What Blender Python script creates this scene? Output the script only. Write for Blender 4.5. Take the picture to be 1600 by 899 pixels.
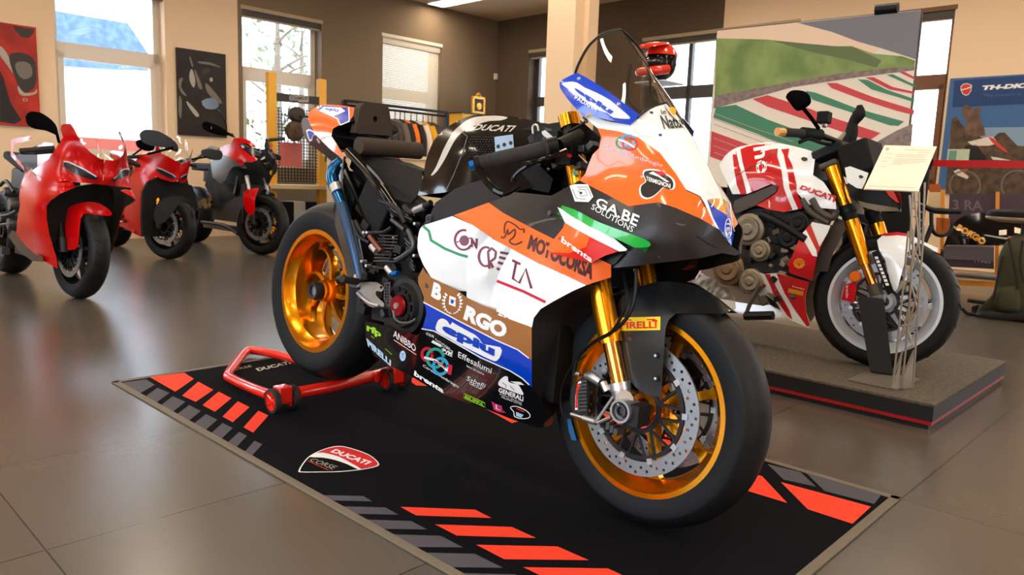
import bpy, math, random
import numpy as np
from math import pi, sin, cos, radians as rad, sqrt, atan2
from mathutils import Vector, Matrix
from mathutils.geometry import delaunay_2d_cdt

for _o in list(bpy.data.objects): bpy.data.objects.remove(_o)
SC = bpy.context.scene
COL = SC.collection
random.seed(7)

# ---------------------------------------------------------------- camera
F_PX = 1187.0                      # focal length for a 1600 px wide frame
CAM_H, PITCH, ROLL = 0.845, rad(8.06), rad(2.1)
_cp, _sp = cos(PITCH), sin(PITCH)
FWD = Vector((0, _cp, -_sp)); _u0 = Vector((0, _sp, _cp)); _r0 = Vector((1, 0, 0))
RGT = _r0*cos(ROLL) + _u0*sin(ROLL); UPV = -_r0*sin(ROLL) + _u0*cos(ROLL)
CAMP = Vector((0, 0, CAM_H))
cd = bpy.data.cameras.new('camera'); cam = bpy.data.objects.new('camera', cd); COL.objects.link(cam)
cd.sensor_width = 36; cd.lens = 36*F_PX/1600; cd.clip_start = .05; cd.clip_end = 200
cam.matrix_world = Matrix(((RGT.x, UPV.x, -FWD.x, 0), (RGT.y, UPV.y, -FWD.y, 0), (RGT.z, UPV.z, -FWD.z, CAM_H), (0, 0, 0, 1)))
cd.dof.use_dof = True; cd.dof.focus_distance = 2.1; cd.dof.aperture_fstop = 9
SC.camera = cam

# ---------------------------------------------------------------- exposure, world
SC.view_settings.view_transform = 'Standard'; SC.view_settings.look = 'None'
SC.view_settings.gamma = 1; SC.view_settings.use_curve_mapping = False
SC.view_settings.exposure = 0.38
SC.cycles.max_bounces = 8; SC.cycles.diffuse_bounces = 4; SC.cycles.glossy_bounces = 4
SC.cycles.transparent_max_bounces = 12; SC.cycles.transmission_bounces = 6
SC.cycles.caustics_reflective = False; SC.cycles.caustics_refractive = False
SC.cycles.sample_clamp_indirect = 6
W = bpy.data.worlds.new('sky'); SC.world = W; W.use_nodes = True
_bg = W.node_tree.nodes['Background']; _bg.inputs[0].default_value = (0.80, 0.90, 1.0, 1); _bg.inputs[1].default_value = 6.0

# ---------------------------------------------------------------- colour and materials
def lin(c):
    c = c/255.0
    return c/12.92 if c <= 0.04045 else ((c+0.055)/1.055)**2.4
def col(r, g, b): return (lin(r), lin(g), lin(b), 1)
MATS = {}
def mat(name, rgb, rough=.5, metal=0, coat=0, spec=.5, emis=None, es=0, trans=0, ior=1.45, noise=None, bump=None, alpha=1, sheen=0):
    if name in MATS: return MATS[name]
    m = bpy.data.materials.new(name); m.use_nodes = True; MATS[name] = m
    nt = m.node_tree; b = nt.nodes['Principled BSDF']
    b.inputs['Base Color'].default_value = col(*rgb); b.inputs['Roughness'].default_value = rough
    b.inputs['Metallic'].default_value = metal; b.inputs['Coat Weight'].default_value = coat; b.inputs['Coat Roughness'].default_value = .04
    b.inputs['Specular IOR Level'].default_value = spec; b.inputs['IOR'].default_value = ior
    b.inputs['Transmission Weight'].default_value = trans; b.inputs['Alpha'].default_value = alpha
    if sheen: b.inputs['Sheen Weight'].default_value = sheen
    if emis: b.inputs['Emission Color'].default_value = col(*emis); b.inputs['Emission Strength'].default_value = es
    if noise:                       # (scale, second colour, detail)
        tc = nt.nodes.new('ShaderNodeTexCoord'); n = nt.nodes.new('ShaderNodeTexNoise'); n.inputs['Scale'].default_value = noise[0]
        n.inputs['Detail'].default_value = noise[2] if len(noise) > 2 else 3
        mx = nt.nodes.new('ShaderNodeMix'); mx.data_type = 'RGBA'; mx.inputs['A'].default_value = col(*rgb); mx.inputs['B'].default_value = col(*noise[1])
        cr = nt.nodes.new('ShaderNodeMapRange'); cr.inputs['From Min'].default_value = .35; cr.inputs['From Max'].default_value = .65
        nt.links.new(tc.outputs['Object'], n.inputs['Vector']); nt.links.new(n.outputs['Fac'], cr.inputs['Value'])
        nt.links.new(cr.outputs['Result'], mx.inputs['Factor']); nt.links.new(mx.outputs['Result'], b.inputs['Base Color'])
    if bump:                        # (scale, strength)
        tc = nt.nodes.new('ShaderNodeTexCoord'); n = nt.nodes.new('ShaderNodeTexNoise'); n.inputs['Scale'].default_value = bump[0]
        bp = nt.nodes.new('ShaderNodeBump'); bp.inputs['Strength'].default_value = bump[1]; bp.inputs['Distance'].default_value = .002
        nt.links.new(tc.outputs['Object'], n.inputs['Vector']); nt.links.new(n.outputs['Fac'], bp.inputs['Height']); nt.links.new(bp.outputs['Normal'], b.inputs['Normal'])
    return m
def clear_glass(name, tint=(255, 255, 255), refl=.08, rough=.02, ior=1.45):
    if name in MATS: return MATS[name]
    m = bpy.data.materials.new(name); m.use_nodes = True; MATS[name] = m; nt = m.node_tree
    nt.nodes.remove(nt.nodes['Principled BSDF']); out = nt.nodes['Material Output']
    t = nt.nodes.new('ShaderNodeBsdfTransparent'); t.inputs[0].default_value = col(*tint)
    g = nt.nodes.new('ShaderNodeBsdfGlossy'); g.inputs['Roughness'].default_value = rough; g.inputs[0].default_value = (1, 1, 1, 1)
    fr = nt.nodes.new('ShaderNodeFresnel'); fr.inputs[0].default_value = ior
    ad = nt.nodes.new('ShaderNodeMath'); ad.operation = 'ADD'; ad.inputs[1].default_value = refl-.04; ad.use_clamp = True
    mx = nt.nodes.new('ShaderNodeMixShader')
    nt.links.new(fr.outputs[0], ad.inputs[0]); nt.links.new(ad.outputs[0], mx.inputs[0]); nt.links.new(t.outputs[0], mx.inputs[1])
    nt.links.new(g.outputs[0], mx.inputs[2]); nt.links.new(mx.outputs[0], out.inputs[0])
    return m
def weave(name, a, b, scale, rough=.3, coat=.6):
    if name in MATS: return MATS[name]
    m = mat(name, a, rough, 0, coat); nt = m.node_tree; p = nt.nodes['Principled BSDF']
    tc = nt.nodes.new('ShaderNodeTexCoord'); c = nt.nodes.new('ShaderNodeTexChecker'); c.inputs['Scale'].default_value = scale
    c.inputs['Color1'].default_value = col(*a); c.inputs['Color2'].default_value = col(*b)
    nt.links.new(tc.outputs['Object'], c.inputs['Vector']); nt.links.new(c.outputs['Color'], p.inputs['Base Color'])
    return m

# ---------------------------------------------------------------- photograph rays
def ray(px, py): return RGT*((px-800)/F_PX) - UPV*((py-449.5)/F_PX) + FWD
class Plane:
    """a plane in the room; P(px, py, off) is the point seen at a pixel, off metres nearer to the camera"""
    def __init__(s, p, n, inv=None): s.p = Vector(p); s.n = Vector(n); s.inv = inv
    def __call__(s, px, py, off=0):
        d = ray(px, py); t = (s.p-CAMP).dot(s.n)/d.dot(s.n); q = CAMP+d*t - d.normalized()*off
        return s.inv @ q if s.inv else q
def ground(px, py, z=0): return Plane((0, 0, z), (0, 0, 1))(px, py)
class Frame:
    """a vehicle's own axes: x forward, y left, z up, origin under the front axle; s below is the distance to the right"""
    def __init__(s, o, yaw, lean=0):
        s.o = Vector(o); s.X = Vector((cos(yaw), sin(yaw), 0)); rt = Vector((sin(yaw), -cos(yaw), 0)); up = Vector((0, 0, 1))
        s.R = rt*cos(lean)+up*sin(lean); s.Z = -rt*sin(lean)+up*cos(lean); L = -s.R
        s.M = Matrix(((s.X.x, L.x, s.Z.x, s.o.x), (s.X.y, L.y, s.Z.y, s.o.y), (s.X.z, L.z, s.Z.z, s.o.z), (0, 0, 0, 1)))
        s.c = CAMP-s.o
    def _loc(s, q): q = q-s.o; return Vector((q.dot(s.X), -q.dot(s.R), q.dot(s.Z)))
    def L(s, px, py, sd, off=0):
        d = ray(px, py); t = (sd-s.c.dot(s.R))/d.dot(s.R); return s._loc(CAMP+d*t-d.normalized()*off)
    def LX(s, px, py, x):
        d = ray(px, py); t = (x-s.c.dot(s.X))/d.dot(s.X); return s._loc(CAMP+d*t)
    def LZ(s, px, py, z):
        d = ray(px, py); t = (z-s.c.dot(s.Z))/d.dot(s.Z); return s._loc(CAMP+d*t)
    def surf(s, ctrl):
        """a smooth shell through (px, py, distance to the right) points"""
        f = rbf(ctrl)
        return lambda px, py, off=0: s.L(px, py, f(px, py), off)
def rbf(ctrl, lam=.5):
    c = np.array(ctrl, float); n = len(c); P = c[:, :2]/100
    def k(d): 
        with np.errstate(divide='ignore', invalid='ignore'): return np.where(d > 1e-9, d*d*np.log(d+1e-12), 0)
    K = k(np.linalg.norm(P[:, None]-P[None], axis=2)) + np.eye(n)*lam*.01
    A = np.zeros((n+3, n+3)); A[:n, :n] = K; A[:n, n] = 1; A[:n, n+1:] = P; A[n, :n] = 1; A[n+1:, :n] = P.T
    w = np.linalg.solve(A, np.r_[c[:, 2], 0, 0, 0])
    def f(px, py):
        q = np.array([px, py])/100
        return float(k(np.linalg.norm(P-q, axis=1)) @ w[:n] + w[n] + q @ w[n+1:])
    return f

# ---------------------------------------------------------------- mesh building
class MB:
    backm = None
    def __init__(s): s.v = []; s.f = []; s.m = []; s.mats = []
    def mi(s, m):
        if m not in s.mats: s.mats.append(m)
        return s.mats.index(m)
    def add(s, vs, fs, m):
        b = len(s.v); i = s.mi(m); s.v += [tuple(v) for v in vs]
        for f in fs: s.f.append(tuple(b+k for k in f)); s.m.append(i)
        return s
    def mirror(s):
        b = len(s.v); nf = len(s.f); s.v += [(x, -y, z) for x, y, z in s.v]
        for i in range(nf): s.f.append(tuple(b+k for k in reversed(s.f[i]))); s.m.append(s.m[i])
        return s
    def mirrored(s):
        o = MB(); o.mats = list(s.mats); o.v = [(x, -y, z) for x, y, z in s.v]; o.f = [tuple(reversed(f)) for f in s.f]; o.m = list(s.m); return o
    def xf(s, M):
        s.v = [tuple(M @ Vector(v)) for v in s.v]; return s
    def join(s, o, M=None):
        vs = [M @ Vector(v) for v in o.v] if M else o.v
        b = len(s.v); s.v += [tuple(v) for v in vs]; mp = [s.mi(m) for m in o.mats]
        for f, i in zip(o.f, o.m): s.f.append(tuple(b+k for k in f)); s.m.append(mp[i])
        return s
    def mesh(s, name, smooth=True, ang=40):
        me = bpy.data.meshes.new(name); me.from_pydata(s.v, [], s.f)
        for m in s.mats: me.materials.append(m)
        me.polygons.foreach_set('material_index', s.m)
        me.polygons.foreach_set('use_smooth', [smooth]*len(s.f)); me.update()
        if smooth:
            try: me.set_sharp_from_angle(angle=rad(ang))
            except Exception: pass
        return me
    def build(s, name, parent=None, smooth=True, ang=40, loc=None, bevel=0, label=None):
        o = bpy.data.objects.new(name, s.mesh(name, smooth, ang)); COL.objects.link(o)
        if parent: o.parent = parent
        if loc is not None: o.location = loc
        if bevel:
            b = o.modifiers.new('bevel', 'BEVEL'); b.width = bevel; b.segments = 2; b.limit_method = 'ANGLE'; b.angle_limit = rad(50)
        if label: o['label'] = label
        return o
    # ---- shapes
    def box(s, c, d, m, M=None, taper=1, tx=None):
        x, y, z = [k/2 for k in d]; t = taper; u = t if tx is None else tx
        vs = [(-x, -y, -z), (x, -y, -z), (x, y, -z), (-x, y, -z), (-x*u, -y*t, z), (x*u, -y*t, z), (x*u, y*t, z), (-x*u, y*t, z)]
        vs = [Vector(v) for v in vs]
        if M: vs = [M @ v for v in vs]
        vs = [v+Vector(c) for v in vs]
        return s.add(vs, [(0, 3, 2, 1), (4, 5, 6, 7), (0, 1, 5, 4), (1, 2, 6, 5), (2, 3, 7, 6), (3, 0, 4, 7)], m)
    def tube(s, pts, r, m, n=10, smooth=0, cap=True, flat=1.0):
        pts = [Vector(p) for p in pts]; rs = list(r) if isinstance(r, (list, tuple)) else [r]*len(pts)
        if smooth: pts, rs = catmull(pts, rs, smooth)
        N = len(pts); vs = []; fs = []; up = None
        for i in range(N):
            t = (pts[min(i+1, N-1)]-pts[max(i-1, 0)])
            t = t.normalized() if t.length > 1e-9 else Vector((0, 0, 1))
            if up is None: up = Vector((0, 0, 1)) if abs(t.z) < .9 else Vector((1, 0, 0))
            a = (up-t*up.dot(t)); a = a.normalized() if a.length > 1e-6 else t.orthogonal().normalized()
            up = a; b = t.cross(a)
            for k in range(n): vs.append(pts[i]+(a*cos(2*pi*k/n)*flat+b*sin(2*pi*k/n))*rs[i])
        for i in range(N-1):
            for k in range(n):
                k2 = (k+1) % n; fs.append((i*n+k, i*n+k2, (i+1)*n+k2, (i+1)*n+k))
        if cap: fs.append(tuple(reversed(range(n)))); fs.append(tuple((N-1)*n+k for k in range(n)))
        return s.add(vs, fs, m)
    def lathe(s, prof, m, n=48, c=(0, 0, 0), axis='y', arc=None, mats=None):
        """prof: (radius, along) pairs; axis through c"""
        vs = []; fs = []; full = arc is None; a0, a1 = (0, 2*pi) if full else arc; K = n if full else n+1
        c = Vector(c); P = len(prof)
        for k in range(K):
            a = a0+(a1-a0)*k/n
            for r, h in prof:
                if axis == 'y': v = Vector((r*cos(a), h, r*sin(a)))
                elif axis == 'z': v = Vector((r*cos(a), r*sin(a), h))
                else: v = Vector((h, r*cos(a), r*sin(a)))
                vs.append(c+v)
        b = len(s.v); s.v += [tuple(v) for v in vs]
        for k in range(n):
            k2 = (k+1) % K
            for j in range(P-1):
                f = (b+k*P+j, b+k*P+j+1, b+k2*P+j+1, b+k2*P+j)
                if axis == 'y': f = tuple(reversed(f))
                s.f.append(f); s.m.append(s.mi(mats[j] if mats else m))
        return s
    def cyl(s, a, b, r, m, n=20, r2=None):
        return s.tube([a, b], [r, r if r2 is None else r2], m, n)
    def loft(s, rings, m, close=True, caps=True):
        n = len(rings[0]); vs = [v for r in rings for v in r]; fs = []
        for i in range(len(rings)-1):
            for k in range(n if close else n-1):
                k2 = (k+1) % n; fs.append((i*n+k, i*n+k2, (i+1)*n+k2, (i+1)*n+k))
        if caps and close: fs.append(tuple(reversed(range(n)))); fs.append(tuple((len(rings)-1)*n+k for k in range(n)))
        return s.add(vs, fs, m)
    def poly(s, fn, poly, m, off=0, step=9, thick=0, holes=(), grid=True, nrm=None):
        """fill a pixel-traced (or any 2D) outline on the shell fn(u, v, off)"""
        if s is None: return
        pts, fs = fill(poly, holes, step, grid)
        V = [Vector(fn(x, y, off)) for x, y in pts]
        s.add(V, fs, m)
        if thick:
            Bk = [Vector(fn(x, y, off-thick)) for x, y in pts]
            s.add(Bk, [tuple(reversed(f)) for f in fs], MB.backm or m)
            ed = {}
            for f in fs:
                for i in range(3):
                    a, b = f[i], f[(i+1) % 3]; ed[(a, b)] = 1
            bd = [(a, b) for a, b in ed if (b, a) not in ed]
            b0 = len(s.v); vs = []; ff = []
            for a, b in bd:
                k = len(vs); vs += [V[a], V[b], Bk[b], Bk[a]]; ff.append((k, k+3, k+2, k+1))
            s.add(vs, ff, m)
        return s
    def text(s, fn, body, quad, m, off=.0012, bold=.0, shear=0, cut=0):
        """letters inside a quad (top-left, top-right, bottom-right, bottom-left)"""
        vs, fs = glyphs(body, bold, shear)
        tl, tr, br, bl = [np.array(q, float) for q in quad]
        out = []
        for x, y in vs:
            p = (bl*(1-x)+br*x)*(1-y) + (tl*(1-x)+tr*x)*y
            out.append(fn(p[0], p[1], off))
        s.add(out, fs, m); return s
    def stroke(s, fn, pts, w, m, off=.0012, closed=False):
        """a painted line of width w (in the outline's own units)"""
        P = [np.array(p, float) for p in pts]; n = len(P); L = []; R = []
        for i in range(n):
            a = P[(i-1) % n] if (closed or i > 0) else P[i]; b = P[(i+1) % n] if (closed or i < n-1) else P[i]
            t = b-a; t = t/(np.linalg.norm(t)+1e-9); nn = np.array([-t[1], t[0]])*w/2; L.append(P[i]+nn); R.append(P[i]-nn)
        V = [fn(p[0], p[1], off) for p in L+R]; fs = []
        for i in range(n if closed else n-1):
            j = (i+1) % n; fs.append((i, j, n+j, n+i))
        s.add(V, fs, m); return s

def catmull(pts, rs, k):
    P = [pts[0]*2-pts[1]]+pts+[pts[-1]*2-pts[-2]]; R = [rs[0]]+rs+[rs[-1]]; op = []; orr = []
    for i in range(1, len(P)-2):
        for j in range(k):
            t = j/k; a, b, c, d = P[i-1:i+3]
            op.append(.5*((2*b)+(c-a)*t+(2*a-5*b+4*c-d)*t*t+(3*b-a-3*c+d)*t**3)); orr.append(R[i]*(1-t)+R[i+1]*t)
    return op+[P[-2]], orr+[R[-2]]
def smooth2(pts, k=4, closed=True):
    """Catmull-Rom through 2D points"""
    n = len(pts); out = []
    g = (lambda i: np.array(pts[i % n], float)) if closed else (lambda i: np.array(pts[min(max(i, 0), n-1)], float))
    for i in range(n if closed else n-1):
        a, b, c, d = g(i-1), g(i), g(i+1), g(i+2)
        for j in range(k):
            t = j/k; out.append(tuple(.5*((2*b)+(c-a)*t+(2*a-5*b+4*c-d)*t*t+(3*b-a-3*c+d)*t**3)))
    if not closed: out.append(tuple(pts[-1]))
    return out
def dens(poly, step, closed=True):
    o = []; n = len(poly)
    for i in range(n if closed else n-1):
        a = np.array(poly[i], float); b = np.array(poly[(i+1) % n], float); k = max(1, int(math.ceil(np.linalg.norm(b-a)/step)))
        for j in range(k): o.append(tuple(a+(b-a)*j/k))
    return o
def inside(p, poly):
    x, y = p; c = False; n = len(poly); j = n-1
    for i in range(n):
        xi, yi = poly[i]; xj, yj = poly[j]
        if (yi > y) != (yj > y) and x < (xj-xi)*(y-yi)/(yj-yi)+xi: c = not c
        j = i
    return c
def fill(poly, holes=(), step=9, grid=True):
    P = dens(poly, step); pts = list(P); edges = [(i, (i+1) % len(P)) for i in range(len(P))]
    H = []
    for h in holes:
        h = list(h); b = len(pts); pts += h; edges += [(b+i, b+(i+1) % len(h)) for i in range(len(h))]; H.append(h)
    if grid:
        A = np.array(P); x0, y0 = A.min(0); x1, y1 = A.max(0)
        E0 = A; nx = int((x1-x0)/step); ny = int((y1-y0)/step)
        if nx*ny < 20000:
            for i in range(nx+1):
                for j in range(ny+1):
                    q = (x0+(i+.5)*step, y0+(j+.5)*step)
                    if inside(q, P) and np.abs(E0-q).sum(1).min() > step*.55 and not any(inside(q, h) for h in H): pts.append(q)
    r = delaunay_2d_cdt([Vector(p) for p in pts], edges, [], 0, 1e-7, True)
    vv = [(v.x, v.y) for v in r[0]]; fs = []
    for f in r[2]:
        if len(f) != 3: continue
        c = (sum(vv[i][0] for i in f)/3, sum(vv[i][1] for i in f)/3)
        if inside(c, P) and not any(inside(c, h) for h in H):
            a = [vv[i] for i in f]; ar = (a[1][0]-a[0][0])*(a[2][1]-a[0][1])-(a[1][1]-a[0][1])*(a[2][0]-a[0][0])
            fs.append(tuple(reversed(f)) if ar > 0 else tuple(f))
    return vv, fs
_GC = {}
def glyphs(body, bold=0, shear=0):
    k = (body, bold, shear)
    if k in _GC: return _GC[k]
    cu = bpy.data.curves.new('t', 'FONT'); cu.body = body; cu.size = 1; cu.offset = bold; cu.shear = shear; cu.resolution_u = 3
    o = bpy.data.objects.new('t', cu); COL.objects.link(o)
    dg = bpy.context.evaluated_depsgraph_get(); me = o.evaluated_get(dg).to_mesh()
    V = np.array([v.co[:2] for v in me.vertices]); me.calc_loop_triangles(); T = [tuple(t.vertices) for t in me.loop_triangles]
    o.evaluated_get(dg).to_mesh_clear(); bpy.data.objects.remove(o); bpy.data.curves.remove(cu)
    V = (V-V.min(0))/(V.max(0)-V.min(0))
    _GC[k] = ([tuple(v) for v in V], T); return _GC[k]

def empty(name, M=None, label=None, cat=None, group=None, parent=None):
    o = bpy.data.objects.new(name, None); COL.objects.link(o); o.empty_display_size = .1
    if M is not None: o.matrix_world = M
    tag(o, label, cat, group)
    if parent: o.parent = parent
    return o
def tag(o, label=None, cat=None, group=None, kind=None):
    if label: o['label'] = label
    if cat: o['category'] = cat
    if group: o['group'] = group
    if kind: o['kind'] = kind
    return o
def T(x, y, z): return Matrix.Translation((x, y, z))
def Rz(a): return Matrix.Rotation(a, 4, 'Z')
def Rx(a): return Matrix.Rotation(a, 4, 'X')
def Ry(a): return Matrix.Rotation(a, 4, 'Y')
# ================================================================ the showroom
# room axes: x runs along the right wall from the far corner, y is minus the distance from that wall, z up
A1 = rad(45.87); D1 = Vector((cos(A1), sin(A1), 0)); D2 = Vector((sin(A1), -cos(A1), 0))
CORN = Vector((-0.3895, 13.1643, 0)); HC = 3.459
RM = Matrix(((D2.x, D1.x, 0, CORN.x), (D2.y, D1.y, 0, CORN.y), (0, 0, 1, 0), (0, 0, 0, 1))); RMi = RM.inverted()
def rplane(x=None, y=None, z=None):
    if x is not None: return Plane(RM @ Vector((x, 0, 0)), D2, RMi)
    if y is not None: return Plane(RM @ Vector((0, y, 0)), D1, RMi)
    return Plane((0, 0, z), (0, 0, 1), RMi)
def place(o): o.matrix_world = RM @ o.matrix_world; return o
def rempty(name, p, label, cat, group=None, rz=0):
    return empty(name, RM @ T(*p) @ Rz(rz), label, cat, group)
XM, YM = 13.0, -12.5

m_beige = mat('warm beige wall paint', (242, 212, 176), .85, bump=(180, .15))
m_taupe = mat('taupe wall paint', (128, 108, 86), .85, bump=(180, .15))
m_dark = mat('dark brown wall paint', (92, 76, 60), .85, bump=(180, .15))
m_ceil = mat('ceiling paint', (228, 204, 176), .9)
m_pvc = mat('white window plastic', (235, 225, 212), .35)
m_darkfr = mat('dark window frame', (70, 66, 62), .4)
m_brownfr = mat('brown window frame', (120, 78, 48), .5)
m_pane = clear_glass('window glass', (250, 253, 255), .04, ior=1.12)

def floor_mat():
    m = mat('stone floor tiles', (96, 84, 70), .24, spec=.65); nt = m.node_tree; b = nt.nodes['Principled BSDF']
    tc = nt.nodes.new('ShaderNodeTexCoord'); mp = nt.nodes.new('ShaderNodeMapping'); mp.inputs['Location'].default_value = (-.43+6, -.25+18, 0)
    br = nt.nodes.new('ShaderNodeTexBrick'); br.offset = 0; br.squash = 1; br.inputs['Scale'].default_value = 1
    br.inputs['Brick Width'].default_value = .6; br.inputs['Row Height'].default_value = .6; br.inputs['Mortar Size'].default_value = .0022; br.inputs['Mortar Smooth'].default_value = .1
    br.inputs['Color1'].default_value = col(88, 81, 73); br.inputs['Color2'].default_value = col(80, 74, 67); br.inputs['Mortar'].default_value = col(46, 40, 34)
    n1 = nt.nodes.new('ShaderNodeTexNoise'); n1.inputs['Scale'].default_value = 2.5; n1.inputs['Detail'].default_value = 4; n1.inputs['Distortion'].default_value = .1
    mp2 = nt.nodes.new('ShaderNodeMapping'); mp2.inputs['Scale'].default_value = (.6, 1.4, 1)
    mx = nt.nodes.new('ShaderNodeMix'); mx.data_type = 'RGBA'; mx.blend_type = 'MULTIPLY'; mx.inputs['Factor'].default_value = .5
    cr = nt.nodes.new('ShaderNodeValToRGB'); cr.color_ramp.elements[0].position = .15; cr.color_ramp.elements[0].color = (.62, .61, .60, 1); cr.color_ramp.elements[1].position = .85; cr.color_ramp.elements[1].color = (1, .98, .95, 1)
    L = nt.links.new
    L(tc.outputs['Object'], mp.inputs['Vector']); L(mp.outputs[0], br.inputs['Vector']); L(tc.outputs['Object'], mp2.inputs['Vector']); L(mp2.outputs[0], n1.inputs['Vector'])
    L(n1.outputs['Fac'], cr.inputs['Fac']); L(br.outputs['Color'], mx.inputs['A']); L(cr.outputs['Color'], mx.inputs['B']); L(mx.outputs['Result'], b.inputs['Base Color'])
    mr = nt.nodes.new('ShaderNodeMapRange'); mr.inputs['To Min'].default_value = .22; mr.inputs['To Max'].default_value = .28
    L(n1.outputs['Fac'], mr.inputs['Value']); L(mr.outputs[0], b.inputs['Roughness'])
    n2 = nt.nodes.new('ShaderNodeTexNoise'); n2.inputs['Scale'].default_value = 120; bp = nt.nodes.new('ShaderNodeBump'); bp.inputs['Strength'].default_value = .08; bp.inputs['Distance'].default_value = .002
    L(tc.outputs['Object'], n2.inputs['Vector']); L(n2.outputs['Fac'], bp.inputs['Height']); L(bp.outputs['Normal'], b.inputs['Normal'])
    return m
m_floor = floor_mat()
b = MB(); b.box((XM/2, YM/2, -.05), (XM+.6, -YM+.6, .1), m_floor); tag(place(b.build('floor', smooth=False)), kind='structure')
b = MB(); b.box((XM/2, YM/2, HC+.05), (XM+.6, -YM+.6, .1), m_ceil); tag(place(b.build('ceiling', smooth=False)), kind='structure')

def rect(a, b, c, d): return [(a, b), (c, b), (c, d), (a, d)]
def wall_slab(name, fn, segs, holes, z0=0, z1=HC, th=.3):
    b = MB()
    for (a, c, m) in segs:
        hs = [rect(max(h[0], a), h[2], min(h[1], c), h[3]) for h in holes if h[0] >= a-1e-6 and h[1] <= c+1e-6]
        b.poly(fn, rect(a, z0, c, z1), m, step=50, holes=hs, thick=th, grid=False)
    return tag(place(b.build(name, smooth=False)), kind='structure')
WL = [(-6.62, -5.46, .9, 2.88), (-4.5, -3.36, .9, 2.9), (-2.34, -1.22, .9, 2.9), (-10.4, -8.6, .9, 2.9)]
WR = [(.74, 1.9, .9, 2.9), (2.95, 5.2, .9, 2.88), (5.75, 6.9, .9, 2.84), (10.5, 12.2, .9, 2.84)]
# plan positions run along y for the left wall and along x for the right wall
wall_slab('wall_left', lambda u, z, off=0: Vector((off, u, z)), [(YM, -4.56, m_beige), (-4.56, 0, m_taupe)], WL)
wall_slab('wall_right', lambda u, z, off=0: Vector((u, -off, z)), [(0, 4.19, m_dark), (4.19, 5.5, m_beige), (5.5, XM, m_beige)], [(.74, 1.9, .9, 2.9), (2.95, 4.19, .9, 2.88), (4.19, 5.2, .9, 2.88), (5.75, 6.9, .9, 2.84), (10.5, 12.2, .9, 2.84)])
# the two walls behind the camera, with their own windows
wall_slab('wall_front', lambda u, z, off=0: Vector((u, YM+off, z)), [(0, XM, m_beige)], [(2.0, 3.2, .9, 2.9), (5.8, 10.4, .5, 2.9)])
wall_slab('wall_side', lambda u, z, off=0: Vector((XM-off, u, z)), [(YM, 0, m_beige)], [(-9.0, -7.6, .9, 2.9), (-4.6, -3.2, .9, 2.9)])

nwin = [0]
m_slat = mat('cream blind slats', (226, 216, 198), .6)
def window(axis, a, c, z0, z1, m, depth=.17, trans=None, mull=None, fr=.07, sash=True):
    nwin[0] += 1
    def bx(b, u0, u1, y0, y1, d0, d1):
        cu, cz, cd_ = (u0+u1)/2, (y0+y1)/2, -(d0+d1)/2; du, dz, dd = u1-u0, y1-y0, d1-d0
        if axis == 'L': b.box((cd_, cu, cz), (dd, du, dz), m)
        elif axis == 'R': b.box((cu, -cd_, cz), (du, dd, dz), m)
        elif axis == 'F': b.box((cu, YM+cd_, cz), (du, dd, dz), m)
        else: b.box((XM-cd_, cu, cz), (dd, du, dz), m)
    b = MB(); D = (depth, depth+.07)
    bx(b, a, a+fr, z0, z1, *D); bx(b, c-fr, c, z0, z1, *D); bx(b, a, c, z0, z0+fr, *D); bx(b, a, c, z1-fr, z1, *D)
    if trans:
        bx(b, a, c, trans[0], trans[1], *D)
        if sash:
            f2 = .05; d2 = (depth-.02, depth+.05); lo = z0+fr
            for (q0, q1) in ((a+fr-.01, a+fr+f2), (c-fr-f2, c-fr+.01)): bx(b, q0, q1, lo, trans[0], *d2)
            bx(b, a+fr, c-fr, trans[0]-f2, trans[0]+.01, *d2); bx(b, a+fr, c-fr, lo-.01, lo+f2, *d2)
    if mull is not None:
        for q in mull: bx(b, q-.03, q+.03, z0, z1, *D)
    o = tag(place(b.build('window_%d' % nwin[0], smooth=False)), kind='structure')
    g = MB(); m2 = m
    def gx():
        dd = depth+.03
        if axis == 'L': g.box((-dd, (a+c)/2, (z0+z1)/2), (.006, c-a-.06, z1-z0-.06), m_pane)
        elif axis == 'R': g.box(((a+c)/2, dd, (z0+z1)/2), (c-a-.06, .006, z1-z0-.06), m_pane)
        elif axis == 'F': g.box(((a+c)/2, YM-dd, (z0+z1)/2), (c-a-.06, .006, z1-z0-.06), m_pane)
        else: g.box((XM+dd, (a+c)/2, (z0+z1)/2), (.006, c-a-.06, z1-z0-.06), m_pane)
    gx(); go = g.build('window_pane', smooth=False); go.parent = o; go.matrix_local = Matrix.Identity(4)
    # daylight portal in the opening
    ld = bpy.data.lights.new('daylight_portal', 'AREA'); ld.shape = 'RECTANGLE'; ld.size = c-a; ld.size_y = z1-z0; ld.cycles.is_portal = True
    lo_ = bpy.data.objects.new('daylight_portal', ld); COL.objects.link(lo_)
    if axis == 'L': Mx = T(-.32, (a+c)/2, (z0+z1)/2) @ Ry(-pi/2) @ Rz(pi/2)
    elif axis == 'R': Mx = T((a+c)/2, .32, (z0+z1)/2) @ Rx(-pi/2)
    elif axis == 'F': Mx = T((a+c)/2, YM-.32, (z0+z1)/2) @ Rx(pi/2)
    else: Mx = T(XM+.32, (a+c)/2, (z0+z1)/2) @ Ry(pi/2) @ Rz(pi/2)
    lo_.matrix_world = RM @ Mx
    return o
window('L', -6.62, -5.46, .9, 2.88, m_pvc, trans=(2.05, 2.17))
window('L', -4.5, -3.36, .9, 2.9, m_pvc, trans=(2.05, 2.18))
window('L', -2.34, -1.22, .9, 2.9, m_pvc, trans=(2.05, 2.17))
window('L', -10.4, -8.6, .9, 2.9, m_pvc, trans=(2.05, 2.17))
window('R', .74, 1.9, .9, 2.9, m_darkfr, trans=(2.05, 2.2), sash=False)
window('R', 2.95, 5.2, .9, 2.88, m_darkfr, trans=(2.05, 2.22), mull=(3.62,), sash=False)
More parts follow.
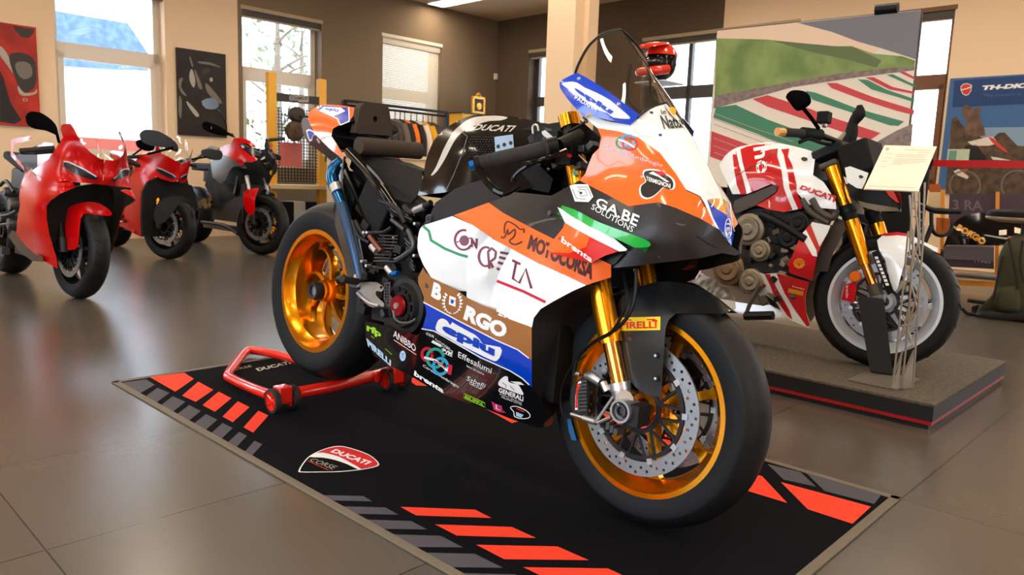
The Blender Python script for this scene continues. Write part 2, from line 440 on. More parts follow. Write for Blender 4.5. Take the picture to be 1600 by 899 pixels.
window('R', 5.75, 6.9, .9, 2.84, m_brownfr, trans=(2.05, 2.16), sash=True)
window('R', 10.5, 12.2, .9, 2.84, m_brownfr, trans=(2.05, 2.16))
window('F', 2.0, 3.2, .9, 2.9, m_darkfr, trans=(2.05, 2.17))
window('F', 5.8, 10.4, .5, 2.9, m_darkfr, mull=(7.33, 8.86), fr=.05)
window('S', -9.0, -7.6, .9, 2.9, m_darkfr, trans=(2.05, 2.17))
window('S', -4.6, -3.2, .9, 2.9, m_darkfr, trans=(2.05, 2.17))
# baseboards
b = MB(); b.box((.008, YM/2, .04), (.016, -YM, .08), m_beige); tag(place(b.build('baseboard_left', smooth=False)), kind='structure')
b = MB(); b.box((XM/2, -.008, .04), (XM, .016, .08), m_beige); tag(place(b.build('baseboard_right', smooth=False)), kind='structure')
# the square column in front of the far corner (stepped on its right edge)
pc = rplane(z=0)
colp = RMi @ (CAMP + ray(894, 60)*(7.2/ray(894, 60).dot(FWD)))
b = MB(); b.box((colp.x, colp.y, HC/2), (.34, .34, HC), m_beige); b.box((colp.x+.19, colp.y+.02, HC/2), (.07, .12, HC), m_beige)
tag(place(b.build('column', smooth=False)), kind='structure')

# roller blind boxes above the windows
def blind(axis, a, c, z, m, label, drop=0, slat=None):
    b = MB(); w = c-a+.04
    M = (lambda d, u, zz: (d, u, zz)) if axis == 'L' else (lambda d, u, zz: (u, -d, zz))
    D = (lambda d, u, zz: (d, u, zz)) if axis == 'L' else (lambda d, u, zz: (u, d, zz))
    b.box(M(-.04, (a+c)/2, z+.02), D(.09, w, .05), m)
    b.box(M(-.05, (a+c)/2, z-.04), D(.06, w-.05, .07), m_slat if drop else m_darkfr)
    b.box(M(-.05, (a+c)/2, z-.085), D(.05, w-.06, .02), m)
    r = b.build('headrail', smooth=False, bevel=.004)
    e = empty('window_blind', RM @ Matrix.Identity(4), label, 'blind'); r.parent = e
    if drop:
        s_ = MB(); n = int(drop/.028)
        for i in range(n):
            s_.box(M(-.05, (a+c)/2, z-.1-i*.028), D(.004, w-.08, .027), slat, Ry(rad(-14)) if axis == 'L' else None)
        q = s_.build('slats', smooth=False); q.parent = e
    return e
m_slat = mat('cream blind slats', (226, 216, 198), .6)
blind('L', -6.62, -5.46, 2.86, m_taupe, 'raised taupe blind box above the white window behind the red motorcycles')
blind('L', -4.5, -3.36, 2.86, mat('greige blind box', (178, 158, 130), .6), 'raised greige blind above the window beside the black canvas')
blind('L', -2.34, -1.22, 2.86, m_slat, 'cream slatted blind lowered over the window above the clothes rail', 1.75, m_slat)
blind('R', .74, 1.9, 2.88, mat('greige blind box', (178, 158, 130), .6), 'raised blind box above the narrow window left of the column')
blind('R', 2.95, 5.2, 2.85, mat('greige blind box', (178, 158, 130), .6), 'raised blind box above the dark framed window behind the helmet')
blind('R', 5.75, 6.9, 2.8, m_brownfr, 'raised brown blind box above the brown framed window')

# ---------------------------------------------------------------- ceiling lights
m_lamp = mat('warm lamp diffuser', (255, 236, 205), .5, emis=(255, 238, 212), es=17)
m_lfr = mat('lamp frame', (240, 235, 225), .4)
lp = rplane(z=HC)(722, -4); LW = (1.2, .3)
k = 0
spots = [(2.0, -2.1)]+[(x, y) for x in (2.3, 4.7, 7.1, 9.5, 11.9) for y in (-1.6, -4.1, -6.6, -9.1, -11.4) if not (x < 3 and y > -3)]
spots[0] = (lp.x, lp.y)
for (x, y) in spots:
    where = {0: 'bright ceiling panel light near the far corner, in view above the clothes rail'}.get(k, 'long ceiling panel light outside the frame')
    t = rempty('ceiling_light', (x, y, HC-.03), where, 'ceiling light', 'long ceiling panel lights')
    b = MB()
    for dx, dy, w, h in ((0, .16, 1.24, .02), (0, -.16, 1.24, .02), (.61, 0, .02, .34), (-.61, 0, .02, .34)): b.box((dx, dy, .01), (w, h, .04), m_lfr)
    b.build('frame', t, smooth=False)
    b = MB(); b.box((0, 0, .015), (1.2, .3, .01), m_lamp); b.build('diffuser', t, smooth=False)
    k += 1
# spot rails: thin linear lamps that give the long streaks on paint
# ---------------------------------------------------------------- wall pictures
def canvas(name, q0, q1, label, cat, axis, deco):
    b = MB(); P = (lambda d, u, z: (d, u, z)) if axis == 'L' else (lambda d, u, z: (u, -d, z))
    (u0, u1, z0, z1) = q0
    e = empty(name, RM @ Matrix.Identity(4), label, cat)
    mb = MB(); mb.box(P(.02, (u0+u1)/2, (z0+z1)/2), P(.035, u1-u0, z1-z0) if axis == 'L' else (u1-u0, .035, z1-z0), q1)
    pl = rplane(x=.0385) if axis == 'L' else rplane(y=-.0385)
    deco(mb, pl, (u0, u1, z0, z1))
    o = mb.build('canvas', e, smooth=False); return e
m_can_k = mat('black canvas print', (44, 36, 32), .6, noise=(5, (26, 20, 18)))
m_can_r = mat('red canvas print', (196, 44, 22), .55, noise=(4, (150, 26, 14)))
m_gry = mat('grey print', (120, 112, 104), .6); m_gry2 = mat('pale grey print', (176, 168, 158), .6); m_dk = mat('near black print', (30, 25, 24), .6)
m_blk2 = mat('soft black print', (58, 50, 46), .6)
def deco_red(mb, pl, q):
    def clip(poly): return poly
    f = lambda x, y, off=0: pl(x, y, off)
    mb.poly(f, [(20, 40), (53, 45), (53, 52), (44, 60), (34, 58), (24, 48)], m_blk2, .001, 50, grid=False)
    mb.poly(f, smooth2([(0, 72), (10, 82), (22, 108), (30, 122), (26, 122), (10, 100), (0, 86)], 3), m_gry2, .001, 50, grid=False)
    mb.poly(f, smooth2([(14, 88), (26, 82), (40, 84), (55, 96), (56, 132), (44, 144), (34, 143), (22, 118)], 3), m_blk2, .0012, 50, grid=False)
    mb.poly(f, smooth2([(24, 100), (36, 96), (48, 102), (50, 118), (38, 124), (28, 116)], 3), m_gry, .002, 50, grid=False)
    mb.poly(f, smooth2([(28, 134), (38, 145), (54, 144), (57, 138), (57, 146), (40, 150), (30, 146)], 3), m_gry2, .0025, 50, grid=False)
    mb.poly(f, [(0, 110), (6, 124), (16, 160), (34, 188), (22, 194), (0, 190)], m_dk, .002, 50, grid=False)
    mb.text(f, 'D', [(36, 153), (44, 154), (43, 159), (36, 158)], m_gry2, .003, .02)
def deco_blk(mb, pl, q):
    f = lambda x, y, off=0: pl(x, y, off)
    sh = [([(297, 88), (302, 102), (300, 104), (296, 92)], m_gry), ([(300, 108), (305, 125), (303, 137), (297, 128), (296, 115)], m_gry2), ([(304, 108), (312, 125), (316, 138), (311, 138), (306, 122)], m_gry),
          ([(322, 130), (334, 142), (346, 158), (344, 162), (330, 152), (322, 140)], m_gry), ([(310, 96), (330, 98), (346, 106), (330, 102), (312, 99)], m_gry), ([(280, 124), (286, 122), (283, 136), (292, 150), (284, 146), (279, 134)], m_gry),
          ([(280, 150), (284, 158), (283, 185), (279, 175)], m_gry), ([(292, 158), (304, 170), (311, 180), (306, 182), (294, 166)], m_gry2), ([(328, 122), (332, 122), (332, 127), (328, 127)], m_gry2), ([(317, 108), (326, 106), (328, 112), (318, 116)], m_blk2)]
    for p, m in sh: mb.poly(f, smooth2(p, 3), m, .001, 50, grid=False)
canvas('wall_canvas', (-7.55, -6.8, 1.22, 2.25), m_can_r, 'canvas print of a red motorcycle fairing at the far left edge', 'picture', 'L', deco_red)
canvas('wall_canvas', (-5.34, -4.74, 1.24, 2.26), m_can_k, 'dark canvas with grey bodywork highlights between the two left windows', 'picture', 'L', deco_blk)
b = MB(); b.box((.03, -.05, 2.55), (.05, .06, .1), m_pvc); tag(place(b.build('motion_sensor', smooth=False, bevel=.01)), 'small white motion sensor high in the far corner', 'sensor')

# ---------------------------------------------------------------- outside
m_out = mat('pale asphalt outside', (170, 170, 168), .9)
b = MB(); b.box((XM/2, YM/2, -.25), (90, 90, .1), m_out); tag(place(b.build('ground', smooth=False)), kind='structure')
m_roof = mat('blue grey roof tiles', (70, 92, 116), .6, noise=(8, (92, 114, 138))); m_house = mat('white house render', (240, 238, 234), .8)
hp = rplane(x=-9)
e = empty('house', RM @ T(-9, -7, -.2), 'white neighbouring house with blue grey roof outside the left window', 'house')
hi = (RM @ T(-9, -7, -.2)).inverted() @ RM
h = lambda x, y, off=0: hi @ hp(x, y, off)
b = MB(); b.poly(h, [(-60, 60), (240, 118), (240, 300), (-60, 300)], m_house, 0, 60, .0, grid=False); 
b.poly(h, [(-60, 60), (240, 118), (240, 300), (-60, 300)], m_house, -2.5, 60, .0, grid=False); b.build('wall', e, smooth=False)
b = MB(); b.poly(h, [(-60, -8), (200, 36), (232, 84), (236, 112), (100, 103), (-60, 82)], m_roof, .3, 40, .25, grid=False); b.build('roof', e, smooth=False)
m_wgl = mat('house window glass', (170, 185, 180), .2)
for q in ([(131, 128), (156, 131), (156, 165), (131, 163)], [(160, 131), (184, 134), (184, 168), (160, 166)]):
    b = MB(); b.poly(h, q, m_wgl, .05, 60, .04, grid=False); b.build('window', e, smooth=False)
m_red = mat('brick red wall', (168, 84, 74), .8)
b = MB(); b.box((-3.2, -6.6, .62), (.2, 4.5, 1.24), m_red); tag(place(b.build('garden_wall', smooth=False)), 'low brick red wall outside behind the red motorcycles', 'wall')
m_leaf = mat('dull green leaves', (120, 128, 96), .8); m_bark = mat('grey bark', (120, 104, 92), .9); m_yel = mat('yellow autumn leaves', (226, 178, 84), .8)
def tree(x, y, h, m, label, n=260, r=1.1):
    t = rempty('tree', (x, y, -.2), label, 'tree')
    b = MB(); b.tube([(0, 0, 0), (.05, 0, h*.5), (0, .05, h)], [.14, .1, .03], m_bark, 8, 3)
    for i in range(9):
        a = random.uniform(0, 6.28); z = h*random.uniform(.35, .9); l = random.uniform(.5, 1)*r
        b.tube([(0, 0, z), (cos(a)*l*.5, sin(a)*l*.5, z+.35*l), (cos(a)*l, sin(a)*l, z+.5*l)], [.04, .025, .01], m_bark, 5, 2)
    b.build('trunk', t)
    b = MB()
    for i in range(n):
        a = random.uniform(0, 6.28); q = r*sqrt(random.random()); z = h*random.uniform(.35, 1.1); s_ = random.uniform(.06, .14)
        M = Matrix.Rotation(random.uniform(0, 6), 3, 'X') @ Matrix.Rotation(random.uniform(0, 6), 3, 'Z')
        c = Vector((cos(a)*q, sin(a)*q, z)); b.add([c+M @ Vector(v)*s_ for v in ((-1, 0, 0), (0, -.6, 0), (1, 0, 0), (0, .6, .1))], [(0, 1, 2, 3)], m)
    b.build('crown', t, smooth=False)
tree(-4.5, -1.6, 4.2, m_leaf, 'sparse green tree outside the window beside the black canvas')
tree(-8.4, 1.2, 4.6, m_leaf, 'second sparse tree, further right outside the same window')
tree(7.6, 3.2, 3.0, m_yel, 'yellow leaved tree outside the brown framed window', 320, .8)
tree(4.6, 3.6, 2.4, m_yel, 'yellow leaved shrub outside the dark framed window', 260, .7)
# ================================================================ racing motorcycle (centre)
def Z(x0, y0, s): return lambda *p: [(x0+x/s, y0+y/s) for x, y in p]
def black(n, v=20, rough=.35, coat=0, metal=0): return mat(n, (v, v, v+1), rough, metal, coat, spec=.25)
m_tyre = mat('tyre rubber', (17, 17, 18), .48, spec=.3, noise=(9, (23, 22, 22)))
m_side = mat('tyre sidewall', (27, 29, 32), .7, spec=.2)
m_gold = mat('gold anodised wheel', (232, 150, 8), .24, .9, .3)
m_goldf = mat('gold fork tube', (238, 152, 10), .2, .9, .3)
m_goldc = mat('gold nitrided stanchion', (214, 150, 74), .12, 1)
m_steel = mat('brushed steel', (186, 188, 192), .34, .85); m_alu = mat('raw aluminium', (196, 198, 202), .3, .9)
m_disc = mat('brake disc steel', (150, 154, 160), .38, .75)
m_black = black('satin black', 13, .4); m_gloss = black('gloss black', 6, .12, .18); m_mblack = black('matt black', 17, .7)
m_blkmet = mat('black cast metal', (34, 34, 36), .5, .4); m_dgrey = mat('dark grey metal', (84, 84, 86), .4, .7)
m_rub = mat('grip rubber', (34, 31, 31), .75)
m_carb = weave('carbon fibre', (9, 10, 11), (24, 26, 29), 300, .35, .35)
m_carbm = weave('matt carbon fibre', (14, 13, 13), (30, 27, 26), 260, .6, 0)
m_org = mat('race orange paint', (250, 106, 34), .22, 0, .8); m_wht = mat('gloss white paint', (240, 243, 246), .2, 0, .8)
m_blu = mat('race blue paint', (0, 62, 196), .2, 0, .8); m_brn = mat('bronze brown paint', (158, 104, 58), .25, 0, .8)
m_bly = mat('gloss black belly paint', (10, 12, 14), .16, 0, .6); m_dkp = mat('dark plum black panel', (20, 12, 15), .4, 0, .1)
m_grp = mat('charcoal matt panel', (36, 34, 40), .6, spec=.2); m_gpn = mat('green paint', (24, 176, 66), .2, 0, .8)
m_redp = mat('signal red paint', (230, 34, 22), .2, 0, .8); m_gld = mat('ochre gold paint', (214, 146, 40), .25, 0, .6)
m_wt = mat('white lettering', (244, 244, 244), .4); m_mar = mat('maroon lettering', (116, 28, 56), .4); m_dmar = mat('dark maroon lettering', (76, 20, 22), .4)
m_grl = mat('green lettering', (26, 142, 96), .4); m_rdl = mat('red lettering', (200, 30, 52), .4); m_blul = mat('blue lettering', (10, 66, 190), .4)
m_teal = mat('teal lettering', (40, 160, 140), .4); m_lim = mat('lime lettering', (150, 214, 44), .4); m_pal = mat('pale blue lettering', (176, 208, 236), .4)
m_yel2 = mat('sticker yellow', (252, 214, 20), .35); m_pink = mat('pink lettering', (196, 50, 110), .4); m_bk = mat('black lettering', (18, 18, 20), .4)
m_silv = mat('silver lettering', (196, 192, 186), .3, .3); m_tit = mat('blue heated titanium', (34, 96, 150), .22, .9, .2)
m_screen = clear_glass('smoked screen', (224, 214, 202), .13)
m_sky = mat('anodised blue', (20, 120, 220), .25, .7)

MB.backm = m_mblack
def ringpts(r, n, a0=0): return [(r*cos(a0+2*pi*k/n), r*sin(a0+2*pi*k/n)) for k in range(n)]
def tyre_mesh(R, rb, w, m=None, ms=None, tread=None):
    """cross-section lathe: R outer radius, rb bead radius, w width"""
    m = m or m_tyre; ms = ms or m_side; h = w/2; b = MB()
    S = [(rb-.006, -h*.78), (rb+.002, -h*.84), (rb+(R-rb)*.25, -h*.97), (rb+(R-rb)*.48, -h)]
    Tt = [(rb+(R-rb)*.62, -h*.96), (rb+(R-rb)*.78, -h*.80), (rb+(R-rb)*.9, -h*.55), (rb+(R-rb)*.975, -h*.28), (R, 0)]
    half = S+Tt; prof = half+[(r, -y) for r, y in reversed(half[:-1])]; n = len(prof)-1
    mats = [ms if (i < 4 or i >= n-4) else m for i in range(n)]
    b.lathe(prof, m, 96, mats=mats)
    if tread:                      # shallow sipes as dark strips just proud of the crown
        for k in range(tread):
            a = 2*pi*k/tread
            for sg in (1, -1):
                pts = []
                for j in range(4):
                    t = j/3; y = sg*h*(.15+.55*t); rr = R-(R-rb)*(.02+.16*t*t)+.0008; aa = a+.10*t+(.05 if sg > 0 else 0)
                    pts.append(Vector((rr*cos(aa), y, rr*sin(aa))))
                b.tube(pts, .0022, m_black, 4)
    return b
def rim_mesh(rb, w, m, n, curved=0, hub=.035, sw=.026, tilt=0, twin=False, bar=.05):
    h = w/2; b = MB(); ro = rb+.0135
    b.lathe([(ro, h), (ro, h-.006), (rb-.002, h-.009), (rb-.004, h-.02), (rb-.02, h-.03), (rb-.024, 0), (rb-.02, -h+.03), (rb-.004, -h+.02), (rb-.002, -h+.009), (ro, -h+.006), (ro, -h), (rb-.004, -h), (rb-.010, -h+.014), (rb-.03, -h+.035), (rb-.034, 0), (rb-.03, h-.035), (rb-.010, h-.014), (rb-.004, h), (ro, h)], m, 96)
    b.lathe([(hub, bar), (hub-.012, bar), (hub-.012, -bar), (hub, -bar), (hub+.004, -bar*.8), (hub+.004, bar*.8), (hub, bar)], m, 32)
    b.lathe([(hub-.002, bar*.9), (hub+.014, bar*.4), (hub+.014, -bar*.4), (hub-.002, -bar*.9)], m, 32)
    for k in range(n):
        a0 = 2*pi*k/n; offs = ((-.05, 1), (.05, -1)) if twin else ((0, 1),)
        for oa, sg in offs:
            rings = []; R0 = hub+.008; R1 = rb-.028
            for j in range(9):
                t = j/8; r = R0+(R1-R0)*t; a = a0+oa*(1 if not twin else (1.6-t*2.2))+curved*(t*t)
                flare = max(0, (t-.82)/.18); ww = sw*(1.15-.4*t)+sw*.9*flare*flare; dd = (.034-.012*t)*(h/.05)**.3
                d = Vector((cos(a), 0, sin(a))); tn = Vector((-sin(a), 0, cos(a)))
                if curved: tn = (tn*1+d*(curved*-t*.8)).normalized()
                c = d*r; hw, hd = ww/2, dd/2
                rings.append([c+tn*hw*.55+Vector((0, hd, 0)), c+tn*hw+Vector((0, hd*.3, 0)), c+tn*hw*.8-Vector((0, hd, 0)), c-tn*hw*.8-Vector((0, hd, 0)), c-tn*hw+Vector((0, hd*.3, 0)), c-tn*hw*.55+Vector((0, hd, 0))])
            b.loft([list(reversed(q)) for q in rings], m)
    return b
def disc_mesh(R, r, y, m, mc, nh=48, carrier=True, t=.005):
    b = MB(); MB.backm = m; fn = lambda u, v, off=0: Vector((u, y+off, v)); holes = []
    for k in range(nh):
        rr = r+(R-r)*(.28, .52, .76, .4, .66)[k % 5]; a = 2*pi*k/nh
        holes.append([(rr*cos(a)+.0040*cos(q), rr*sin(a)+.0040*sin(q)) for q in [2*pi*i/8 for i in range(8)]])
    b.poly(fn, ringpts(R, 96), m, t/2, .5, t, holes=[ringpts(r, 72)]+holes, grid=False)
    for hpoly in holes:
        V = [Vector((u, y+s_, v)) for s_ in (t/2, -t/2) for u, v in hpoly]; n = len(hpoly)
        b.add(V, [(i, (i+1) % n, n+(i+1) % n, n+i) for i in range(n)], m)
    MB.backm = m_mblack
    if carrier:
        b.lathe([(.062, y+.003), (.05, y+.003), (.05, y-.003), (.062, y-.003), (.062, y+.003)], mc, 40)
        b.lathe([(r-.004, y+.003), (r-.014, y+.003), (r-.014, y-.003), (r-.004, y-.003), (r-.004, y+.003)], mc, 60)
        for k in range(10):
            for sg in (-1, 1):
                a = 2*pi*k/10; a2 = a+sg*.2
                b.tube([(.058*cos(a), y, .058*sin(a)), ((r-.009)*cos(a2), y, (r-.009)*sin(a2))], .0042, mc, 6)
            a = 2*pi*(k+.5)/10; b.box(((r-.001)*cos(a), y, (r-.001)*sin(a)), (.014, .012, .014), m_alu, Matrix.Rotation(-a, 3, 'Y'))
    return b
def wheel(parent, name, c, R, rb, w, tw, m, n, discs=(), rot=0, tread=None, m_s=None, discr=(.165, .130), nh=48, mt=None, **kw):
    """rim part with tyre and brake discs under it"""
    o = rim_mesh(rb, w, m, n, **kw).build(name, parent, ang=35, loc=c); o.rotation_euler = (0, rot, 0)
    t = tyre_mesh(R, rb+.002, tw, tread=tread, m=mt).build('tyre', o, ang=60)
    for y in discs:
        disc_mesh(discr[0], discr[1], y, m_disc, m_blkmet, nh).build('brake_disc', o, ang=30)
    return o

YAW = rad(-43.87)
B = Frame((.3472, 1.8127, .0009), YAW, rad(4.5)); P = B.L
bike = empty('racing_motorcycle', B.M, 'race bike in orange, white, blue and black livery on gold wheels', 'motorcycle')
RWC = Vector((-1.4329, -.008, .4071)); FWC = Vector((0, 0, .305))
fw = wheel(bike, 'front_wheel', FWC, .2985, .213, .106, .122, m_gold, 7, discs=(-.066, .066), rot=rad(-22), hub=.034, sw=.03, bar=.05, nh=60)
fw['label'] = 'gold seven spoke front wheel'
rw = wheel(bike, 'rear_wheel', RWC, .334, .214, .176, .200, m_gold, 7, discs=(.03,), rot=rad(12), curved=.55, hub=.036, sw=.011, bar=.06, discr=(.12, .09), nh=40, twin=True)
# sidewall paint marks on the tyres
b = MB(); pf = lambda px, py, off=0: B.L(px, py, .063, off)
b.poly(lambda x, y, off=0: B.L(x, y, .0615, off), Z(860, 640, 4.495)((118, 68), (142, 66), (160, 130), (184, 220), (150, 215), (128, 150)), mat('blue tyre band', (22, 96, 150), .6), .004, 30, .001, grid=False)
b.build('tyre_mark', bike)
# rear hub nut
b = MB(); b.lathe([(.0, .01), (.018, .01), (.02, -.02), (.030, -.022), (.034, -.012), (.034, .03)], m_blkmet, 28, c=(RWC.x, RWC.y-.07, RWC.z))
b.build('axle_nut', bike)
# ---- forks
FT, FB_ = P(898, 248, .105), P(969, 606, .105); ax_ = (FT-FB_).normalized()
FMID = P(953, 527, .105)
def fork(sg):
    mir = (lambda v: v) if sg < 0 else (lambda v: Vector((v.x, -v.y, v.z)))
    b = MB(); b.tube([mir(FT), mir(FMID)], .0285, m_goldf, 24); b.tube([mir(FMID+ax_*.004), mir(FMID-ax_*.014)], .0295, m_goldf, 24)
    b.tube([mir(FT+ax_*.01), mir(FT-ax_*.0)], .024, m_blkmet, 16)
    o = b.build('fork_leg', bike)
    b = MB(); b.tube([mir(FMID), mir(FB_)], .0205, m_goldc, 24); b.build('stanchion', o)
    b = MB(); b.tube([mir(FB_+ax_*.012), mir(FB_-ax_*.006)], .027, m_alu, 20); b.tube([mir(FB_-ax_*.006), mir(FB_-ax_*.045)], [.024, .02], m_steel, 16)
    ax = Vector((0, -.146*(1 if sg < 0 else -1), .305)); 
    b.cyl(Vector((0, ax.y*.62, .305)), Vector((0, ax.y*.90, .305)), .0265, m_steel, 24)
    k_ = -sg; b.lathe([(.027, .03*k_), (.028, 0), (.0225, 0), (.0215, .010*k_)], m_alu, 32, c=(0, ax.y, .305)); b.lathe([(.0215, .010*k_), (.015, .012*k_), (.014, .004*k_), (.011, .004*k_), (.010, .014*k_), (0, .014*k_)], m_dgrey, 28, c=(0, ax.y, .305))
    b.tube([mir(FB_-ax_*.03)+Vector((.0, 0, 0)), Vector((-.005, ax.y*.85, .33))], [.018, .022], m_steel, 10)
    for k in range(3): b.box((-.03+.012*k, ax.y*.9, .262-.004*k), (.01, .03, .016), m_dgrey)
    b.box((.03, ax.y*.75, .30), (.03, .05, .05), m_blkmet)
    b.build('axle_clamp', o)
    return o
fork(-1); fork(1)
b = MB(); b.cyl((0, -.12, .305), (0, .12, .305), .0125, m_steel, 16); b.build('front_axle', bike)
# ---- brake calipers
zc = Z(880, 560, 6.422)
def caliper(mirror):
    b = MB(); f = lambda x, y, off=0: P(x, y, .118, off)
    b.poly(f, smooth2(zc((105, 262), (190, 196), (248, 206), (262, 350), (252, 540), (205, 596), (120, 566), (78, 480), (78, 340)), 4), m_blkmet, 0, 6, .075)
    b.poly(f, zc((150, 240), (205, 212), (196, 262), (168, 330), (158, 470), (150, 520), (118, 520), (122, 380)), m_wt, .0015, 20, .001, grid=False)
    b.poly(f, zc((140, 262), (170, 250), (150, 330), (140, 420), (142, 500), (120, 500), (124, 380)), m_redp, .003, 20, .001, grid=False)
    for k in range(9):
        y = 235+k*36; q = zc((190-12*min(k, 3), y), (246, y-8)); b.tube([P(*q[0], .122), P(*q[1], .122)], .0052, m_dgrey, 6)
    q = zc((230, 170), (300, 190), (380, 240)); b.tube([P(*p, .115) for p in q], [.009, .014, .012], m_steel, 10, 3)
    q = zc((205, 600), (330, 640)); b.tube([P(*p, .118) for p in q], .009, m_alu, 10)
    q = zc((325, 645), (500, 390)); b.tube([P(*p, .125) for p in q], .004, m_steel, 8)
    q = zc((345, 650), (480, 590)); b.tube([P(*p, .125) for p in q], .004, m_steel, 8)
    q = zc((400, 240), (440, 330)); b.tube([P(*p, .122) for p in q], .009, m_alu, 8)
    q = zc((110, 150), (170, 165)); b.tube([P(*p, .115) for p in q], .006, m_alu, 8)
    q = zc((80, 560), (210, 600)); b.tube([P(*p, .12) for p in q], .005, m_alu, 8)
    if mirror: b = b.mirrored()
    return b.build('brake_caliper', bike)
caliper(False); caliper(True)
b = MB(); b.tube([P(994, 420, .13), P(993, 455, .135), P(985, 488, .14), P(962, 515, .14), P(925, 537, .13), P(903, 560, .12), P(897, 585, .118)], .0045, m_black, 8, 6)
b.tube([P(975, 425, .12), P(979, 470, .14), P(968, 500, .142), P(958, 516, .14)], .004, m_black, 8, 6)
b.tube([P(915, 556, .12), P(892, 575, .12), P(877, 610, .12), P(877, 640, .12), P(885, 660, .118)], .0022, m_black, 6, 6)
b.build('brake_hose', bike)
# ---- front fender
FC = [(960, 485, .078), (981, 457, .074), (1023, 441, .05), (1070, 443, .022), (1121, 467, .004), (1142, 485, 0), (1135, 491, .03), (1095, 478, .035), (1056, 490, .083), (1040, 513, .09), (1033, 621, .090), (995, 607, .092), (977, 588, .092), (960, 523, .088), (1000, 530, .092), (1010, 480, .082), (1085, 462, .025)]
ff = B.surf(FC); zf = Z(860, 420, 2.142)
b = MB(); b.poly(ff, smooth2([(960, 486), (968, 470), (981, 457), (1023, 441), (1070, 443), (1100, 453), (1121, 467), (1142, 486)], 4, False)+[(1128, 491), (1095, 490), (1056, 490), (1045, 500), (1040, 513), (1036, 570), (1033, 621), (1012, 618), (995, 607), (977, 588), (966, 560), (960, 523)], m_carb, 0, 7, .003)
for x, y in ((1025, 556), (1025, 592)):
    c = ff(x, y, .004); b.lathe([(0, -.004), (.007, -.003), (.008, .003)], m_blkmet, 12, c=c); b.lathe([(0, -.0055), (.0035, -.005), (.0035, 0)], m_alu, 8, c=c)
b.poly(ff, [(966, 496.5), (1032, 495), (1031.5, 516), (966.5, 517.5)], m_yel2, .0012, 12)
b.text(ff, 'PIRELLI', [(969, 503), (1026, 502), (1026, 513), (969, 514)], m_redp, .0022, .03)
b.stroke(ff, [(972, 500.5), (1024, 499.5)], 2, m_redp, .0022); b.stroke(ff, [(1019, 501.5), (1027, 501.5)], 3, m_redp, .0022)
fr_ = b.build('front_fender', bike, ang=60)
b2 = MB(); b2.poly(ff, smooth2([(960, 486), (968, 470), (981, 457), (1023, 441), (1070, 443), (1100, 453), (1121, 467), (1142, 486)], 4, False)+[(1128, 491), (1095, 490), (1056, 490), (1045, 500), (1040, 513), (1036, 570), (1033, 621), (1012, 618), (995, 607), (977, 588), (966, 560), (960, 523)], m_carb, 0, 7, .003)
b2.mirrored().build('front_fender', bike, ang=60)

# ---- side fairing
SFC = [(660, 353, .205), (707, 337, .205), (763, 317, .20), (652, 389, .215), (700, 390, .225), (673, 433, .22), (729, 452, .228), (729, 416, .228), (763, 371, .222), (799, 392, .23), (775, 438, .232), (775, 491, .222), (796, 500, .22), (831, 512, .216),
       (829, 356, .215), (862, 372, .215), (955, 413, .205), (955, 433, .19), (916, 446, .20), (862, 474, .212), (834, 496, .214), (831, 565, .2), (831, 610, .17), (839, 668, .12), (797, 654, .12), (727, 629, .125), (671, 605, .13), (640, 587, .135), (610, 573, .14), (584, 556, .145), (570, 503, .16),
       (659, 514, .195), (750, 559, .19), (678, 517, .19), (653, 442, .212), (662, 467, .208), (717, 503, .21), (700, 560, .165), (770, 600, .16), (620, 545, .15)]
sf = B.surf(SFC)
z4 = Z(640, 300, 4.494); z5 = Z(540, 470, 4.282)
def panel1(ctrl, side=None):
    pass
# the three overlapping white gill panels
g1 = B.surf([(660, 353, .207), (653, 367, .215), (652, 389, .219), (662, 416, .22), (673, 433, .218), (696, 445, .212), (717, 455, .2), (730, 452, .196), (730, 415, .20), (745, 390, .19), (763, 371, .185), (738, 351, .20), (707, 338, .205), (700, 385, .224), (695, 415, .222)])
g2 = B.surf([(763, 371, .214), (747, 389, .226), (733, 405, .232), (729, 420, .234), (729, 465, .226), (751, 476, .215), (776, 485, .203), (776, 438, .202), (785, 416, .196), (799, 392, .19), (752, 430, .232), (780, 380, .205)])
SF = MB()
SF.poly(g1, smooth2(z4((300, 170), (170, 212), (90, 240), (62, 300), (56, 400), (76, 465), (100, 520)), 3, False)+smooth2(z4((150, 600), (200, 630), (250, 650), (345, 695)), 3, False)+z4((410, 700), (430, 640), (430, 500), (500, 400), (580, 325))+z4((440, 230)), m_wht, 0, 8, .004)
SF.poly(g2, z4((555, 315))+smooth2(z4((480, 400), (425, 470), (400, 520)), 3, False)+z4((400, 740), (500, 795), (640, 850), (640, 620), (680, 520), (745, 418), (715, 400)), m_wht, 0, 8, .004)
SF.poly(sf, smooth2(z4((715, 400), (650, 520), (610, 620)), 3, False)+z4((610, 862), (700, 895), (833, 942))+[(831, 512), (834, 497), (845, 483), (865, 471), (895, 455), (916, 446), (885, 431), (840, 411)], m_wht, 0, 8, .004)
